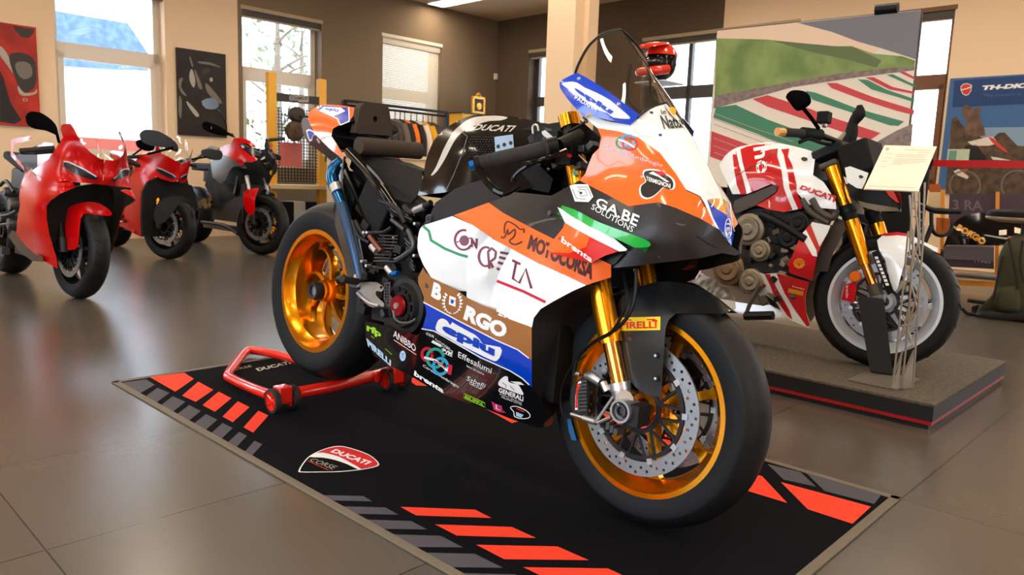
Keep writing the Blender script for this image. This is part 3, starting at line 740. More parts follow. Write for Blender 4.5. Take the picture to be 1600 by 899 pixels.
# edge lips of panels two and three seen from behind
SF.poly(sf, z4((310, 165), (555, 75), (660, 150), (850, 250), (1000, 325), (1200, 410), (1390, 500), (1415, 512), (1415, 600), (1240, 655), (1100, 590), (900, 500), (715, 400), (555, 310), (440, 230)), m_org, 0, 8, .004)
SF.poly(sf, z4((95, 530), (60, 600), (60, 640), (100, 740), (100, 750))+z5((520, 10), (760, 138), (1000, 262), (1150, 328), (1245, 400), (1245, 180), (1100, 125), (1010, 70))+z4((610, 830), (500, 792), (400, 742), (345, 697), (250, 652), (150, 602), (110, 560)), m_brn, 0, 8, .004)
SF.poly(sf, z5((520, 10), (536, 50), (540, 90), (525, 150), (512, 188), (590, 203), (700, 265), (900, 380), (1100, 470), (1180, 520), (1245, 580), (1245, 400), (1150, 328), (1000, 262), (760, 138)), m_blu, 0, 8, .004)
SF.poly(sf, z5((130, 140), (135, 250), (190, 370), (300, 440), (430, 500), (560, 580), (660, 630), (800, 680), (930, 720), (1100, 790), (1280, 850), (1320, 850), (1345, 780), (1290, 640), (1245, 580), (1180, 520), (1100, 470), (900, 380), (700, 265), (590, 203), (512, 188), (480, 232), (320, 190), (200, 150)), m_bly, 0, 8, .004)
for s_ in (SF,):
    s_.stroke(sf, dens(z5((520, 10), (760, 138), (1000, 262), (1150, 328), (1245, 400)), 6, False), 1.8, m_wt)
    s_.stroke(sf, dens(z5((508, 188), (590, 203), (700, 265), (900, 380), (1100, 470), (1180, 520), (1245, 580)), 6, False), 1.8, m_wt)
left = SF.mirrored(); left.build('side_fairing', bike, ang=60, label='left side fairing, turned away from the lens')
# graphics on the right side
SF.stroke(g1, dens(z4((95, 240), (135, 275), (150, 340), (250, 400), (350, 440), (428, 462)), 6, False), 4.2, m_grl)
SF.stroke(sf, dens(z4((612, 625), (700, 660), (800, 700), (975, 785)), 6, False), 4.2, m_rdl)
c_ = np.array(z4((378, 342))[0]); arc = lambda cx, cy, rx, ry, a0, a1, n=14: [(cx+rx*cos(rad(a0+(a1-a0)*i/n)), cy+ry*sin(rad(a0+(a1-a0)*i/n))) for i in range(n+1)]
SF.stroke(g1, arc(c_[0], c_[1]-1, 13.5, 15.5, -70, -330), 3.4, m_mar, .0015); SF.poly(g1, arc(c_[0]+1, c_[1], 7.5, 8.5, 0, 340), m_mar, .0015, 20, grid=False)
SF.stroke(g1, z4((320, 358), (350, 345)), 1.8, m_mar, .0015); SF.stroke(g1, z4((415, 325), (440, 325)), 1.8, m_mar, .0015)
SF.text(g1, 'N', z4((430, 325), (478, 328), (474, 402), (430, 385)), m_mar, .0015, .07)
c2 = z4((535, 455))[0]; SF.stroke(g2, arc(c2[0], c2[1], 11, 15, -60, -300), 3.8, m_mar, .0015)
SF.stroke(g2, dens(z4((560, 540), (550, 420), (575, 395), (605, 420), (600, 465), (565, 490), (590, 545)), 3, False), 3.8, m_mar, .0015)
for i, (a, e_) in enumerate((((635, 425), (712, 438)), ((628, 458), (700, 478)), ((620, 495), (675, 512)), ((612, 535), (640, 552)))):
    SF.stroke(g2, dens(z4(a, e_), 3, False), 4.0, m_mar, .0015)
SF.stroke(sf, z4((720, 480), (778, 508)), 3.8, m_mar); SF.stroke(sf, z4((748, 495), (725, 610), (770, 640), (815, 540), (855, 678)), 3.8, m_mar)
SF.text(sf, 'MOTOCORSA', z4((850, 298), (1302, 500), (1278, 620), (822, 400)), m_dmar, .0012, .05)
SF.stroke(sf, dens(smooth2(z4((665, 290), (668, 235), (690, 208), (740, 232), (775, 262), (805, 262), (795, 300)), 3, False), 3, False), 2.4, m_dmar)
SF.stroke(sf, dens(smooth2(z4((640, 315), (665, 320), (690, 262), (692, 300), (738, 262), (735, 310), (700, 345), (740, 370), (800, 345)), 3, False), 3, False), 2.6, m_dmar)
SF.text(sf, 'B', z4((170, 632), (228, 655), (218, 775), (150, 732)), m_wt, .0012, .06)
cx, cy = z4((300, 775))[0]
for sg in (-1, 1):
    SF.stroke(sf, arc(cx, cy+1, sg*13, 17, -50, 85, 10), 1.1, m_wt)
    for k in range(8):
        a = rad(-45+k*17); SF.poly(sf, smooth2([(cx+sg*cos(a)*(13+2*j)+dx, cy+1+sin(a)*(17+2*j)+dy) for j, dx, dy in ((-1, 0, 0), (0, sg*1.4, 1), (1.6, sg*.6, -1.5), (0, -sg*.8, -1.6))], 3), m_wt, .0013, 20, grid=False)
SF.poly(sf, z4((280, 728), (325, 745), (322, 808), (275, 790)), m_wt, .0013, 20, grid=False); SF.poly(sf, arc(cx-.3, cy-1, 2.4, 3.4, 0, 340), m_blul, .002, 20, grid=False)
SF.stroke(sf, z4((284, 752), (322, 768)), 1, m_brn, .002)
SF.text(sf, 'RGO', [(729.5, 476.5), (795, 508), (787, 531), (723.5, 499)], m_wt, .0012, .06)
# the epiu badge
SF.poly(sf, smooth2(z5((608, 205), (606, 165), (622, 130), (650, 120), (682, 138), (700, 165), (712, 145), (735, 158), (830, 210), (870, 232), (900, 262), (925, 292), (1035, 312), (1040, 360), (1012, 402), (975, 398), (880, 352), (760, 292), (690, 250)), 2), m_wt, .001, 12)
SF.text(sf, 'epiu', z5((652, 145), (1000, 312), (992, 392), (640, 222)), m_blul, .002, .06)
w = m_wt
SF.text(sf, 'Effesalumi', z5((755, 340), (980, 452), (972, 490), (752, 378)), w); SF.text(sf, 'Salumi dal maestro', z5((810, 430), (928, 488), (925, 500), (808, 441)), w)
SF.text(sf, 'Sabelli', z5((812, 502), (940, 560), (932, 590), (808, 532)), w, shear=.2); SF.text(sf, 'GROUP', z5((830, 545), (915, 585), (912, 600), (828, 560)), w)
SF.poly(sf, smooth2(z5((1025, 568), (1030, 535), (1062, 508), (1085, 512), (1092, 545), (1150, 562), (1170, 585), (1190, 630), (1150, 622), (1090, 598)), 3), w, .0012, 12, grid=False); SF.poly(sf, z5((1100, 540), (1170, 545), (1195, 565), (1150, 562)), w, .0013, 12, grid=False)
SF.stroke(sf, z5((1050, 550), (1075, 568), (1070, 585)), .9, m_bly, .002); SF.stroke(sf, z5((1100, 572), (1130, 600)), .9, m_bly, .002)
SF.text(sf, 'GENERALI', z5((1026, 582), (1190, 642), (1188, 676), (1022, 612)), w, .0012, .03); SF.text(sf, 'AGENZIA GENERALE', z5((1030, 620), (1180, 680), (1178, 690), (1028, 630)), w); SF.text(sf, 'MILANO CITTA', z5((1045, 640), (1180, 692), (1178, 704), (1042, 650)), w)
SF.text(sf, 'Cereda Ambrogio', z5((520, 425), (760, 570), (754, 592), (514, 445)), w); SF.text(sf, 'brenta', z5((462, 468), (658, 590), (654, 622), (456, 500)), w, .0012, .04)
SF.text(sf, 'PVM', z5((650, 318), (712, 345), (708, 372), (648, 345)), w, .0012, .03); SF.text(sf, 'fuchsfelge', z5((600, 250), (700, 315), (698, 330), (598, 268)), w); SF.text(sf, 'SSR', z5((534, 208), (592, 235), (590, 252), (536, 226)), w, shear=.3)
SF.stroke(sf, z5((578, 272), (640, 305)), 4, w); SF.stroke(sf, z5((645, 303), (716, 340), (712, 376), (642, 345)), .8, w, closed=True)
for (ex, ey, rx, ry, a, m_) in ((545, 360, 8, 10, 0, m_rdl), (600, 385, 13, 15, 0, m_teal), (635, 440, 11, 13, 0, mat('sky lettering', (60, 160, 210), .4))):
    q = z5((ex, ey))[0]; SF.stroke(sf, arc(q[0], q[1], rx, ry*.95, 0, 352, 24), 4.6, m_, .0012+ex*1e-6)
SF.stroke(sf, dens(z5((525, 380), (600, 400), (650, 440), (680, 470), (700, 435)), 3, False), 3.5, m_wt, .003); SF.stroke(sf, dens(z5((590, 400), (650, 435), (672, 462)), 3, False), 1.8, m_rdl, .004)
SF.poly(sf, z5((690, 425), (716, 435), (706, 500), (680, 490)), m_rdl, .003, 12, grid=False)
SF.text(sf, 'ANIBBO', z5((322, 195), (470, 300), (468, 345), (318, 240)), w, .0012, .01); SF.stroke(sf, z5((322, 262), (472, 362)), .8, w)
q = z5((382, 370))[0]; SF.poly(sf, arc(q[0], q[1], 4.8, 8.2, 0, 345), m_pal, .0012, 12, grid=False); SF.text(sf, 'T', [(q[0]-2, q[1]-4), (q[0]+2, q[1]-3), (q[0]+2, q[1]+4), (q[0]-2, q[1]+3)], m_blul, .002)
SF.text(sf, 'rfp', z5((142, 150), (238, 205), (236, 258), (140, 215)), m_lim, .0012, .05)
SF.text(sf, 'PIRELLI', z5((138, 250), (304, 402), (302, 440), (150, 305)), m_pal, .0012, .05); SF.stroke(sf, z5((170, 235), (310, 362)), .7, mat('lime lettering', (150, 214, 44), .4))
SF.stroke(sf, z5((790, 620), (930, 685), (934, 714), (792, 652)), 1.1, m_lim, closed=True); SF.text(sf, 'BIUPPA', z5((800, 632), (925, 690), (922, 708), (798, 650)), m_lim, .0012, .03)
SF.poly(sf, z5((975, 672), (1000, 690), (1045, 705), (1050, 735), (1075, 752), (1020, 745), (990, 728), (984, 700)), m_pink, .0012, 12, grid=False); SF.text(sf, 'L', z5((1005, 695), (1035, 705), (1035, 735), (1005, 725)), w, .002)
SF.stroke(sf, smooth2(z5((1102, 715), (1140, 708), (1200, 732), (1232, 762), (1225, 785), (1175, 790), (1130, 775), (1125, 745)), 3), 1.2, w, closed=True); SF.stroke(sf, z5((1145, 722), (1195, 745)), 2, m_rdl); SF.poly(sf, z5((1140, 745), (1190, 765), (1175, 785), (1140, 772)), m_pal, .0012, 12, grid=False)
# bolts
for x, y, s_ in ((668, 446, .209),):
    c = B.L(x, y, s_+.004); SF.lathe([(0, -.003), (.008, -.003), (.01, .004)], m_dgrey, 12, c=c)
# folds where the gills tuck under, and the seam of the belly
SF.stroke(sf, dens(z5((480, 345), (560, 400), (800, 520), (1000, 620), (1240, 705)), 8, False), .5, m_gloss, .0014)
SF.build('side_fairing', bike, ang=60, label='right side fairing carrying the sponsor lettering')

# ---- carbon duct panel facing the front wheel
cd_ = B.surf([(833, 495, .214), (831, 565, .198), (831, 610, .168), (843, 668, .118), (870, 474, .18), (895, 457, .18), (916, 447, .18), (870, 520, .13), (905, 500, .06), (900, 475, .11), (869, 629, .06), (885, 560, .06), (860, 600, .10), (940, 450, .10), (960, 480, .03), (930, 560, .0), (850, 550, .16)])
b = MB(); b.poly(cd_, smooth2([(916, 446), (895, 455), (865, 471), (845, 483), (835, 497)], 3, False)+[(831, 512), (831, 565), (831, 610), (836, 640), (843, 668), (868, 645), (890, 600), (915, 560), (935, 500), (955, 445)], m_carbm, -.002, 9, .004)
b.mirror(); b.build('radiator_duct', bike, ang=60)
b = MB(); b.tube([P(853, 655, .08), P(853, 655, .04)], .02, mat('rusty outlet', (110, 52, 40), .5, .5), 16); b.build('belly_outlet', bike)

# ---- dark upper side panels
UPC = [(655, 352, .19), (680, 317, .18), (711, 295, .17), (751, 281, .165), (782, 310, .19), (763, 317, .2), (707, 337, .2), (829, 356, .215), (862, 372, .213), (905, 282, .168), (860, 308, .185), (950, 305, .172), (982, 322, .165), (1029, 316, .145), (1056, 325, .125), (1095, 342, .095), (1124, 359, .06), (1141, 383, .025), (1158, 397, 0), (1129, 393, .045), (1095, 403, .09), (1031, 410, .14), (958, 418, .19), (880, 345, .205), (930, 360, .195), (1000, 380, .17), (1060, 370, .13), (800, 302, .185)]
up = B.surf(UPC); z3 = Z(860, 200, 4.0875); z1 = Z(640, 130, 4.494)
b = MB()
b.poly(up, [(660, 352), (672, 336), (680, 317), (711, 295), (751, 281), (768, 290), (782, 310), (763.5, 316.7), (709, 336.7)], m_grp, -.001, 8, .004)
b.poly(up, [(763.5, 316.7), (782, 310), (800, 300), (862, 306), (905, 282), (950.5, 305), (930, 330), (880, 350), (860, 372), (829, 355.6), (787, 333.4)], m_dkp, -.0015, 8, .004)
b.poly(up, z3((185, 335), (370, 430), (500, 500), (570, 490), (690, 475), (800, 510), (960, 580), (1080, 650), (1150, 750), (1225, 805), (1180, 815), (1100, 800), (960, 832), (700, 862), (560, 880), (400, 895), (280, 870), (0, 760), (0, 440)), m_dkp, -.001, 8, .004)
b.stroke(up, z3((556, 588), (700, 835)), .8, m_dgrey, .001); b.stroke(up, dens(z3((935, 690), (1010, 740), (1095, 772)), 4, False), 1.6, m_grp, .001)
b2 = b.mirrored(); b2.build('upper_fairing', bike, ang=60)
b.text(up, 'GA.BE', z3((300, 440), (572, 562), (548, 632), (288, 500)), m_wt, .0015, .02); b.text(up, 'SOLUTIONS', z3((272, 484), (536, 634), (522, 668), (258, 516)), m_wt, .0015)
b.poly(up, z3((122, 370), (150, 360), (240, 360), (274, 440), (244, 474), (156, 470)), m_wt, .0015, 12, grid=False)
b.stroke(up, z3((170, 378), (235, 378), (262, 440)), .9, m_bk, .0022); b.stroke(up, z3((140, 390), (168, 452), (225, 455)), .9, m_bk, .0022); b.stroke(up, z3((178, 392), (222, 394), (236, 430), (196, 436), (180, 400)), .9, m_bk, .0022); b.poly(up, z3((188, 408), (202, 408), (204, 422), (190, 421)), m_bk, .0022, 12, grid=False)
c = up(859, 333, .003); b.lathe([(0, -.003), (.006, -.003), (.008, .003)], m_dgrey, 12, c=c)
b.build('upper_fairing', bike, ang=60)
# ---- winglets
wl = B.surf([(871, 323, .222), (878, 321, .226), (897, 327, .232), (933, 347, .236), (970, 360, .225), (1007, 374, .20), (1017, 381, .19), (980, 391, .215), (921, 354, .24), (882, 347, .23), (880, 353, .23), (855, 390, .228), (926, 410, .226), (956, 393, .225), (900, 375, .24)])
b = MB()
b.poly(wl, smooth2(z3((75, 498), (150, 520), (225, 558), (300, 598), (450, 655), (600, 710), (640, 742), (620, 762), (540, 765)), 2, False)+z3((400, 700), (250, 630), (130, 560), (80, 520)), m_gpn, .004, 8, .012)
b.poly(wl, z3((45, 505), (75, 520), (130, 560), (250, 630), (400, 700), (490, 775), (485, 785), (440, 790), (300, 720), (150, 640), (92, 604)), m_wht, 0, 8, .008)
b.poly(wl, z3((92, 604), (150, 640), (300, 720), (432, 790), (350, 815), (262, 862), (0, 800), (-22, 770), (0, 738), (80, 640)), m_redp, 0, 8, .008)
b.poly(wl, z3((92, 604), (150, 640), (250, 700), (230, 760), (120, 800), (0, 795), (-22, 770), (0, 738), (80, 640)), m_org, .0008, 8)
b.poly(lambda x, y, off=0: P(x, y, .20, off), z3((262, 862), (432, 790), (470, 800), (420, 860), (380, 890)), m_carb, 0, 10, .05)
# the blade's roof back to the body
top = [(878, 321), (897, 327), (933, 347), (970, 360), (1007, 374), (1017, 381)]
V1 = [wl(x, y) for x, y in top]; V2 = [up(x-8, y+14, .0) for x, y in top]; n = len(top)
b.add(V1+V2, [(i, i+1, n+i+1, n+i) for i in range(n-1)], m_gpn)
b2 = b.mirrored(); b2.build('winglet', bike, ang=50)
b.text(wl, 'brenta', z3((76, 690), (274, 830), (262, 862), (66, 728)), m_wt, .0025, .03); b.stroke(wl, z3((50, 705), (60, 698), (70, 708), (60, 718)), 1, m_dmar, .0025, closed=True)
b.build('winglet', bike, ang=50)
# ---- nose
NC = [(914, 182, .165), (927, 197, .162), (939, 215, .16), (920, 256, .165), (906, 282, .168), (965, 205, .148), (997, 215, .128), (1031, 239, .106), (1055, 271, .092), (1072, 298, .082), (1095, 308, .07), (1104, 327, .058), (1114, 347, .046), (1124, 359, .035), (1141, 384, .006), (1000, 320, .155), (960, 260, .15), (1020, 280, .125), (1040, 310, .13), (1060, 325, .115), (1095, 342, .088), (982, 322, .165), (950, 305, .17),
      (984, 195, .135), (991, 189, .125), (1008, 174, .075), (1040, 161, .0), (1076, 205, 0), (1106, 260, 0), (1128, 310, 0), (1140, 350, 0), (1143, 384, 0), (1056, 163, -.04), (1084, 200, -.03), (1124, 270, -.03), (1020, 200, .09), (1050, 235, .07)]
nf = B.surf(NC)
CL = [(1040, 161), (1058, 181), (1076, 205), (1092, 232), (1106, 260), (1118, 285), (1128, 310), (1135, 332), (1140, 350), (1143, 384)]
b = MB()
b.poly(nf, z3((300, 0), (430, 20), (560, 60), (700, 160), (800, 290), (870, 400), (960, 440), (1000, 520), (1040, 600), (1080, 650), (960, 580), (800, 510), (690, 475), (570, 490), (500, 500), (370, 430), (185, 335), (225, 290), (245, 230), (270, 170), (310, 130), (325, 60)), m_org, 0, 7, .004)
b.poly(nf, [(913.5, 183), (933.4, 200), (965, 205), (997, 214.7), (1031, 239), (1055.7, 271), (1072.8, 298), (1095, 307.6), (1104.6, 312)]+[(1118, 310)]+list(reversed(CL[:7]))+smooth2([(1040, 161), (1022, 166), (1006, 176), (991, 190), (984, 195)], 3, False)+[(950, 190), (925, 180)], m_wht, 0, 7, .004)
b.poly(nf, [(1104.6, 312), (1113, 311), (1118, 310), (1128, 310), (1136, 336), (1119, 326)], m_gld, 0, 7, .004)
b.poly(nf, [(1104.6, 312), (1119, 326), (1136, 336), (1140, 350), (1143, 384), (1124, 359), (1114, 340)], m_blu, 0, 7, .004)
b.poly(nf, [(1095, 307.6), (1104.6, 312), (1114, 340), (1124, 359), (1119, 358), (1110, 338), (1101, 318)], m_wt, .0006, 7)
b2 = b.mirrored(); b2.build('nose_fairing', bike, ang=60, label='far half of the nose fairing')
b.text(nf, 'Cereda Ambrogio', [(944.5, 226), (1036, 256), (1034, 263), (943, 234)], m_pal, .0015)
for dx, dy, m_ in ((-5, 1, m_grl), (2, -2, mat('sky lettering', (60, 160, 210), .4)), (5, 3, m_rdl)): b.stroke(nf, arc(979+dx, 222+dy, 11, 9, 0, 352, 20), 3, m_, .0015+dx*4e-5)
b.stroke(nf, dens([(966, 218), (978, 222), (994, 232)], 3, False), 3, m_wt, .003)
tg = z3((588, 290), (600, 268), (640, 262), (690, 268), (735, 290), (780, 318), (798, 352), (792, 388), (765, 396), (728, 380), (700, 405), (660, 440), (615, 456), (578, 440), (566, 402), (574, 368), (605, 345), (600, 320))
b.poly(nf, smooth2(tg, 2), m_wt, .0012, 5); cxy = np.mean(tg, 0); b.poly(nf, smooth2([tuple(cxy+(np.array(q)-cxy)*.9) for q in tg], 2), m_dkp, .002, 5)
b.poly(nf, z3((660, 272), (720, 278), (742, 300), (700, 305)), m_rdl, .0028, 12, grid=False); b.poly(nf, z3((628, 290), (655, 278), (700, 306), (760, 345), (740, 345), (690, 312)), m_wt, .0026, 12, grid=False)
b.text(nf, 'TERMIGNONI', z3((612, 308), (768, 358), (766, 388), (610, 334)), m_wt, .0045, .02)
b.poly(nf, arc(1050, 174, 6.5, 7, 0, 345), mat('sun yellow lettering', (240, 170, 20), .4), .002, 12, grid=False)
b.text(nf, 'le', [(1032, 171), (1040, 170), (1041, 178), (1034, 179)], m_bk, .003); b.text(nf, 'Natur', [(1030, 180), (1066, 182), (1073, 199), (1038, 202)], m_bk, .003, .02, .1)
b.stroke(nf, arc(1138, 357, 5, 15, 0, 350, 20), 1, m_wt, .003, closed=True); b.text(nf, 'TES', [(1141, 346), (1141, 368), (1135, 368), (1135, 346)], m_wt, .003)
b.stroke(nf, dens([(1108, 294), (1115, 304), (1116, 316), (1110, 326)], 3, False), 2.0, m_wt, .002)
for x, y in ((1017.5, 176), (1031, 211), (916, 190)): b.lathe([(0, -.002), (.003, -.002), (.004, .003)], m_dgrey, 10, c=nf(x, y, .002))
b.stroke(nf, dens([(984, 196), (1000, 212), (1022, 214)], 4, False), .8, m_silv, .001)
b.stroke(nf, dens([(1072, 297), (1094, 307), (1104, 327)], 4, False), 1.4, m_bk, .001)
b.build('nose_fairing', bike, ang=60, label='near half of the nose fairing with orange flank')
# ---- windscreen
SCN = [(970, 46, 0), (988, 72, 0), (1005, 98, 0), (1022, 128, 0), (1040, 161, 0), (900, 113, .165), (908, 90, .15), (925, 67, .12), (944, 52, .075), (957, 48, .04), (930, 134, .155), (967, 155, .14), (996, 184, .12), (1014, 170, .06), (950, 90, .10), (980, 130, .095), (925, 105, .145)]
ws = B.surf(SCN)
edge = smooth2([(970, 46), (957, 48), (944, 52), (933, 59), (918, 74.5), (905, 98), (899, 114)], 3, False)
b = MB(); b.poly(ws, edge+[(930, 134), (967, 155), (996, 184)]+smooth2([(996, 184), (1014, 170), (1040, 161)], 3, False)[1:]+[(1022, 128), (1005, 98), (988, 72)], m_screen, 0, 7); b.mirror()
wso = b.build('windscreen', bike, ang=70)
b = MB(); b.tube([ws(x, y, .0005) for x, y in edge], .0034, m_black, 8); b.mirror(); b.build('edge_trim', wso)
b = MB(); b.tube([ws(x, y, .001) for x, y in smooth2([(996, 184), (1014, 170), (1040, 161)], 3, False)], .0028, m_black, 8); b.mirror(); b.build('edge_trim', wso)
# blue side fins beside the screen
z2 = Z(860, 30, 4.494)
bf = B.surf([(900, 113, .168), (877, 128, .185), (876, 137, .186), (887, 155, .184), (904, 175, .18), (913, 184, .175), (938, 134, .16), (967, 154, .146), (1000, 180, .122), (985, 195, .137), (930, 160, .17), (955, 180, .158)])
b = MB(); b.poly(bf, smooth2(z2((185, 375), (75, 430), (66, 460), (72, 490), (120, 560), (200, 650), (240, 692)), 2, False)+z2((262, 656), (330, 690), (420, 712), (560, 742), (590, 715), (625, 672), (480, 560), (350, 470), (250, 408)), m_blu, .001, 7, .004)
b2 = b.mirrored(); b2.build('screen_fin', bike, ang=60)
b.poly(bf, smooth2(z2((78, 455), (130, 440), (185, 445), (240, 480), (330, 520), (420, 570), (480, 620), (560, 690), (530, 700), (440, 690), (400, 660), (320, 632), (240, 575), (140, 498)), 2), m_wt, .002, 7)
b.text(bf, 'epiu', z2((150, 458), (450, 640), (420, 680), (190, 525)), m_blul, .005, .05, .1); b.text(bf, 'PADANA', z2((172, 532), (332, 622), (322, 648), (168, 560)), m_wt, .005, .02, .1)
for x, y in ((904, 123), (966, 163)): b.lathe([(0, -.002), (.0035, -.002), (.005, .003)], m_steel, 10, c=bf(x, y, .002))
b.build('screen_fin', bike, ang=60)
b = MB(); b.tube([P(948, 184, .13), P(960, 200, .12), P(1000, 222, .1), P(1030, 236, .08)], .003, m_wht, 8, 4); b.build('fairing_rib', bike)
# inside the nose: instrument bracket and red unit seen through the screen
b = MB(); b.box((-.12, 0, .93), (.10, .16, .02), m_black, Matrix.Rotation(rad(-35), 3, 'Y')); b.tube([P(985, 100, 0), P(980, 150, 0), P(1000, 175, 0)], .006, m_black, 8, 3); b.box((-.06, 0, .90), (.10, .07, .03), m_redp, Matrix.Rotation(rad(-35), 3, 'Y'))
b.build('instrument_bracket', bike)
# ---- fuel tank
TC = [(653, 304, .13), (662, 272, .105), (671, 235, .08), (680, 217, .065), (696, 201, .05), (718, 188, .035), (740, 181, .02), (773, 179.5, 0), (807, 183, 0), (840, 190, 0), (862, 195, 0), (700, 300, .165), (729, 286, .165), (690, 270, .135), (715, 230, .125), (730, 206, .10), (790, 205, .075), (790, 240, .13), (760, 260, .15), (840, 215, .07), (840, 245, .11), (870, 270, .11), (850, 290, .13), (720, 260, .15), (672, 315, .15), (660, 320, .135), (683, 306, .152), (650, 335, .125)]
tf = B.surf(TC)
TS = smooth2(z1((60, 790), (100, 640), (110, 560), (140, 470), (180, 390), (250, 320), (350, 260), (450, 225), (600, 222), (750, 238), (900, 270), (1000, 292)), 3, False)
b = MB(); b.poly(tf, TS+[(880, 230), (875, 280), (800, 302), (711, 297), (694, 301), (676, 303), (655, 306)], m_gloss, 0, 7)
b.poly(tf, smooth2(z1((150, 645), (185, 590), (235, 470), (300, 350), (350, 300), (400, 262), (470, 236), (600, 228), (690, 240), (640, 262), (560, 266), (480, 290), (410, 320), (340, 370), (290, 450), (250, 530), (200, 610), (165, 645)), 2), mat('pearl grey white paint', (206, 200, 194), .2, 0, .8), .001, 7)
b.stroke(tf, dens(z1((360, 335), (405, 375), (375, 480), (310, 640), (250, 765)), 5, False), 1.6, m_dgrey, .001)
b.text(tf, 'DUCATI', z1((468, 288), (752, 298), (715, 342), (435, 330)), m_silv, .0012, .03, .15)
for i in range(11):
    for j in range(9):
        x, y = 420+i*19+(j % 2)*9, 378+j*17
        if x-y*.0 < 600 and x > 420+(j*-3): b.poly(tf, z1(*[(x+7*cos(rad(a)), y+6*sin(rad(a))) for a in range(0, 360, 90)]), m_grp, .001, 30, grid=False)
b.poly(tf, z1((595, 378), (725, 360), (732, 452), (602, 482)), mat('blue white vent plate', (150, 180, 214), .3, .2), .002, 10, .002)
for q in ((622, 445), (665, 432), (710, 420)): b.poly(tf, z1(*[(q[0]+13*cos(rad(a)), q[1]+14*sin(rad(a))) for a in range(0, 360, 30)]), m_bk, .003, 30, grid=False)
# close the tank over the top
rt_ = [tf(x, y) for x, y in TS]; lf_ = [Vector((v.x, -v.y, v.z)) for v in rt_]; n = len(TS)
b2 = b.mirrored()
b.add(rt_+lf_, [(i, i+1, n+i+1, n+i) for i in range(n-1)], m_gloss)
sub = MB(); sub.poly(tf, TS+[(880, 230), (875, 280), (800, 302), (711, 297), (694, 301), (676, 303), (655, 306)], m_gloss, 0, 7); b.join(sub.mirrored())
b.build('fuel_tank', bike, ang=50)
# ---- seat and tail
sc = B.surf([(546, 230, .08), (570, 240, .07), (604, 249, .05), (630, 258, .04), (658, 266, .04), (660, 275, .06), (648, 306, .125), (640, 316, .13), (600, 300, .14), (560, 248, .11), (610, 275, .11), (650, 290, .09)])
ST = [(546, 230), (570, 240), (588, 248), (604, 249), (630, 258), (660, 267)]
b = MB(); SO = ST+[(660, 285), (652, 306), (642, 318), (620, 312), (600, 302), (575, 272), (556, 250)]
b.poly(sc, SO, m_mblack, 0, 7); sub = b.mirrored(); r1 = [sc(x, y) for x, y in ST]; r2 = [Vector((v.x, -v.y, v.z)) for v in r1]; n = len(ST)
b.add(r1+r2, [(i, i+1, n+i+1, n+i) for i in range(n-1)], m_mblack); b.join(sub); b.build('seat', bike, ang=50)
z8 = Z(420, 140, 3.995); z6 = Z(520, 160, 4.995)
tl = B.surf([(481, 177, .06), (503, 164, .03), (540, 165, .03), (560, 170, .05), (545, 190, .11), (530, 195, .115), (518, 212, .125), (528, 228, .13), (543, 253, .13), (515, 233, .12), (493, 210, .105), (483, 190, .09), (515, 185, .09)])
b = MB(); TT = smooth2(z8((245, 150), (275, 122), (330, 97), (400, 95), (480, 102), (560, 120)), 2, False)
b.poly(tl, TT+z8((500, 200), (440, 222), (400, 245), (390, 290), (430, 350), (490, 450), (468, 442), (380, 370), (290, 280), (250, 200)), m_org, 0, 6)
b.poly(tl, z8((335, 98), (490, 112), (500, 190), (455, 220), (435, 180), (300, 125)), m_blu, .001, 8); b.poly(tl, z8((345, 108), (450, 112), (478, 135), (400, 168), (320, 128)), m_wt, .0018, 8); b.stroke(tl, dens(z8((500, 110), (502, 198), (445, 222), (428, 182), (300, 122)), 5, False), 1.6, m_wt, .0022)
b.text(tl, 'epiu', z8((352, 110), (440, 118), (430, 148), (352, 132)), m_blul, .0026, .03)
sub = b.mirrored(); r1 = [tl(x, y) for x, y in TT]; r2 = [Vector((v.x, -v.y, v.z)) for v in r1]; n = len(TT)
b.add(r1+r2, [(i, i+1, n+i+1, n+i) for i in range(n-1)], m_org); b.join(sub)
E8 = z8((560, 120), (500, 200), (440, 222), (400, 245), (390, 290), (430, 350)); r1 = [tl(x, y) for x, y in E8]; r2 = [Vector((v.x, -v.y, v.z)) for v in r1]; n = len(E8)
b.add(r1+r2, [(i, i+1, n+i+1, n+i) for i in range(n-1)], m_black)
b.build('tail_fairing', bike, ang=50)
# exhaust under the tail
ef = B.surf([(471, 190, .05), (478, 182, .05), (483, 190, .085), (493, 210, .10), (515, 233, .115), (543, 255, .125), (540, 265, .10), (520, 253, .09), (495, 233, .075), (477, 217, .055), (471, 205, .045)])
b = MB(); b.poly(ef, smooth2(z8((205, 200), (215, 178), (240, 178), (258, 210), (300, 282), (380, 368), (470, 440), (492, 470), (480, 500), (440, 490), (400, 455), (330, 395), (260, 345), (225, 300), (207, 240)), 2), m_carb, 0, 6); b.mirror()
zt = z8((232, 255), (250, 245), (285, 262), (292, 282), (275, 290), (270, 318), (255, 325), (243, 300))
b.poly(ef, zt, m_wt, .0015, 10, grid=False); cxy = np.mean(zt, 0); b.poly(ef, [tuple(cxy+(np.array(q)-cxy)*.72) for q in zt], m_blul, .0022, 10, grid=False); b.stroke(ef, dens(z8((300, 305), (325, 350)), 5, False), 3.2, m_silv, .0015)
b.build('exhaust_silencer', bike, ang=50)
b = MB(); b.box((0, 0, 0), (.05, .15, .1), m_black); b.v = [tuple(Vector(v)+P(545, 215, .0)) for v in b.v]; b.build('tail_support', bike)
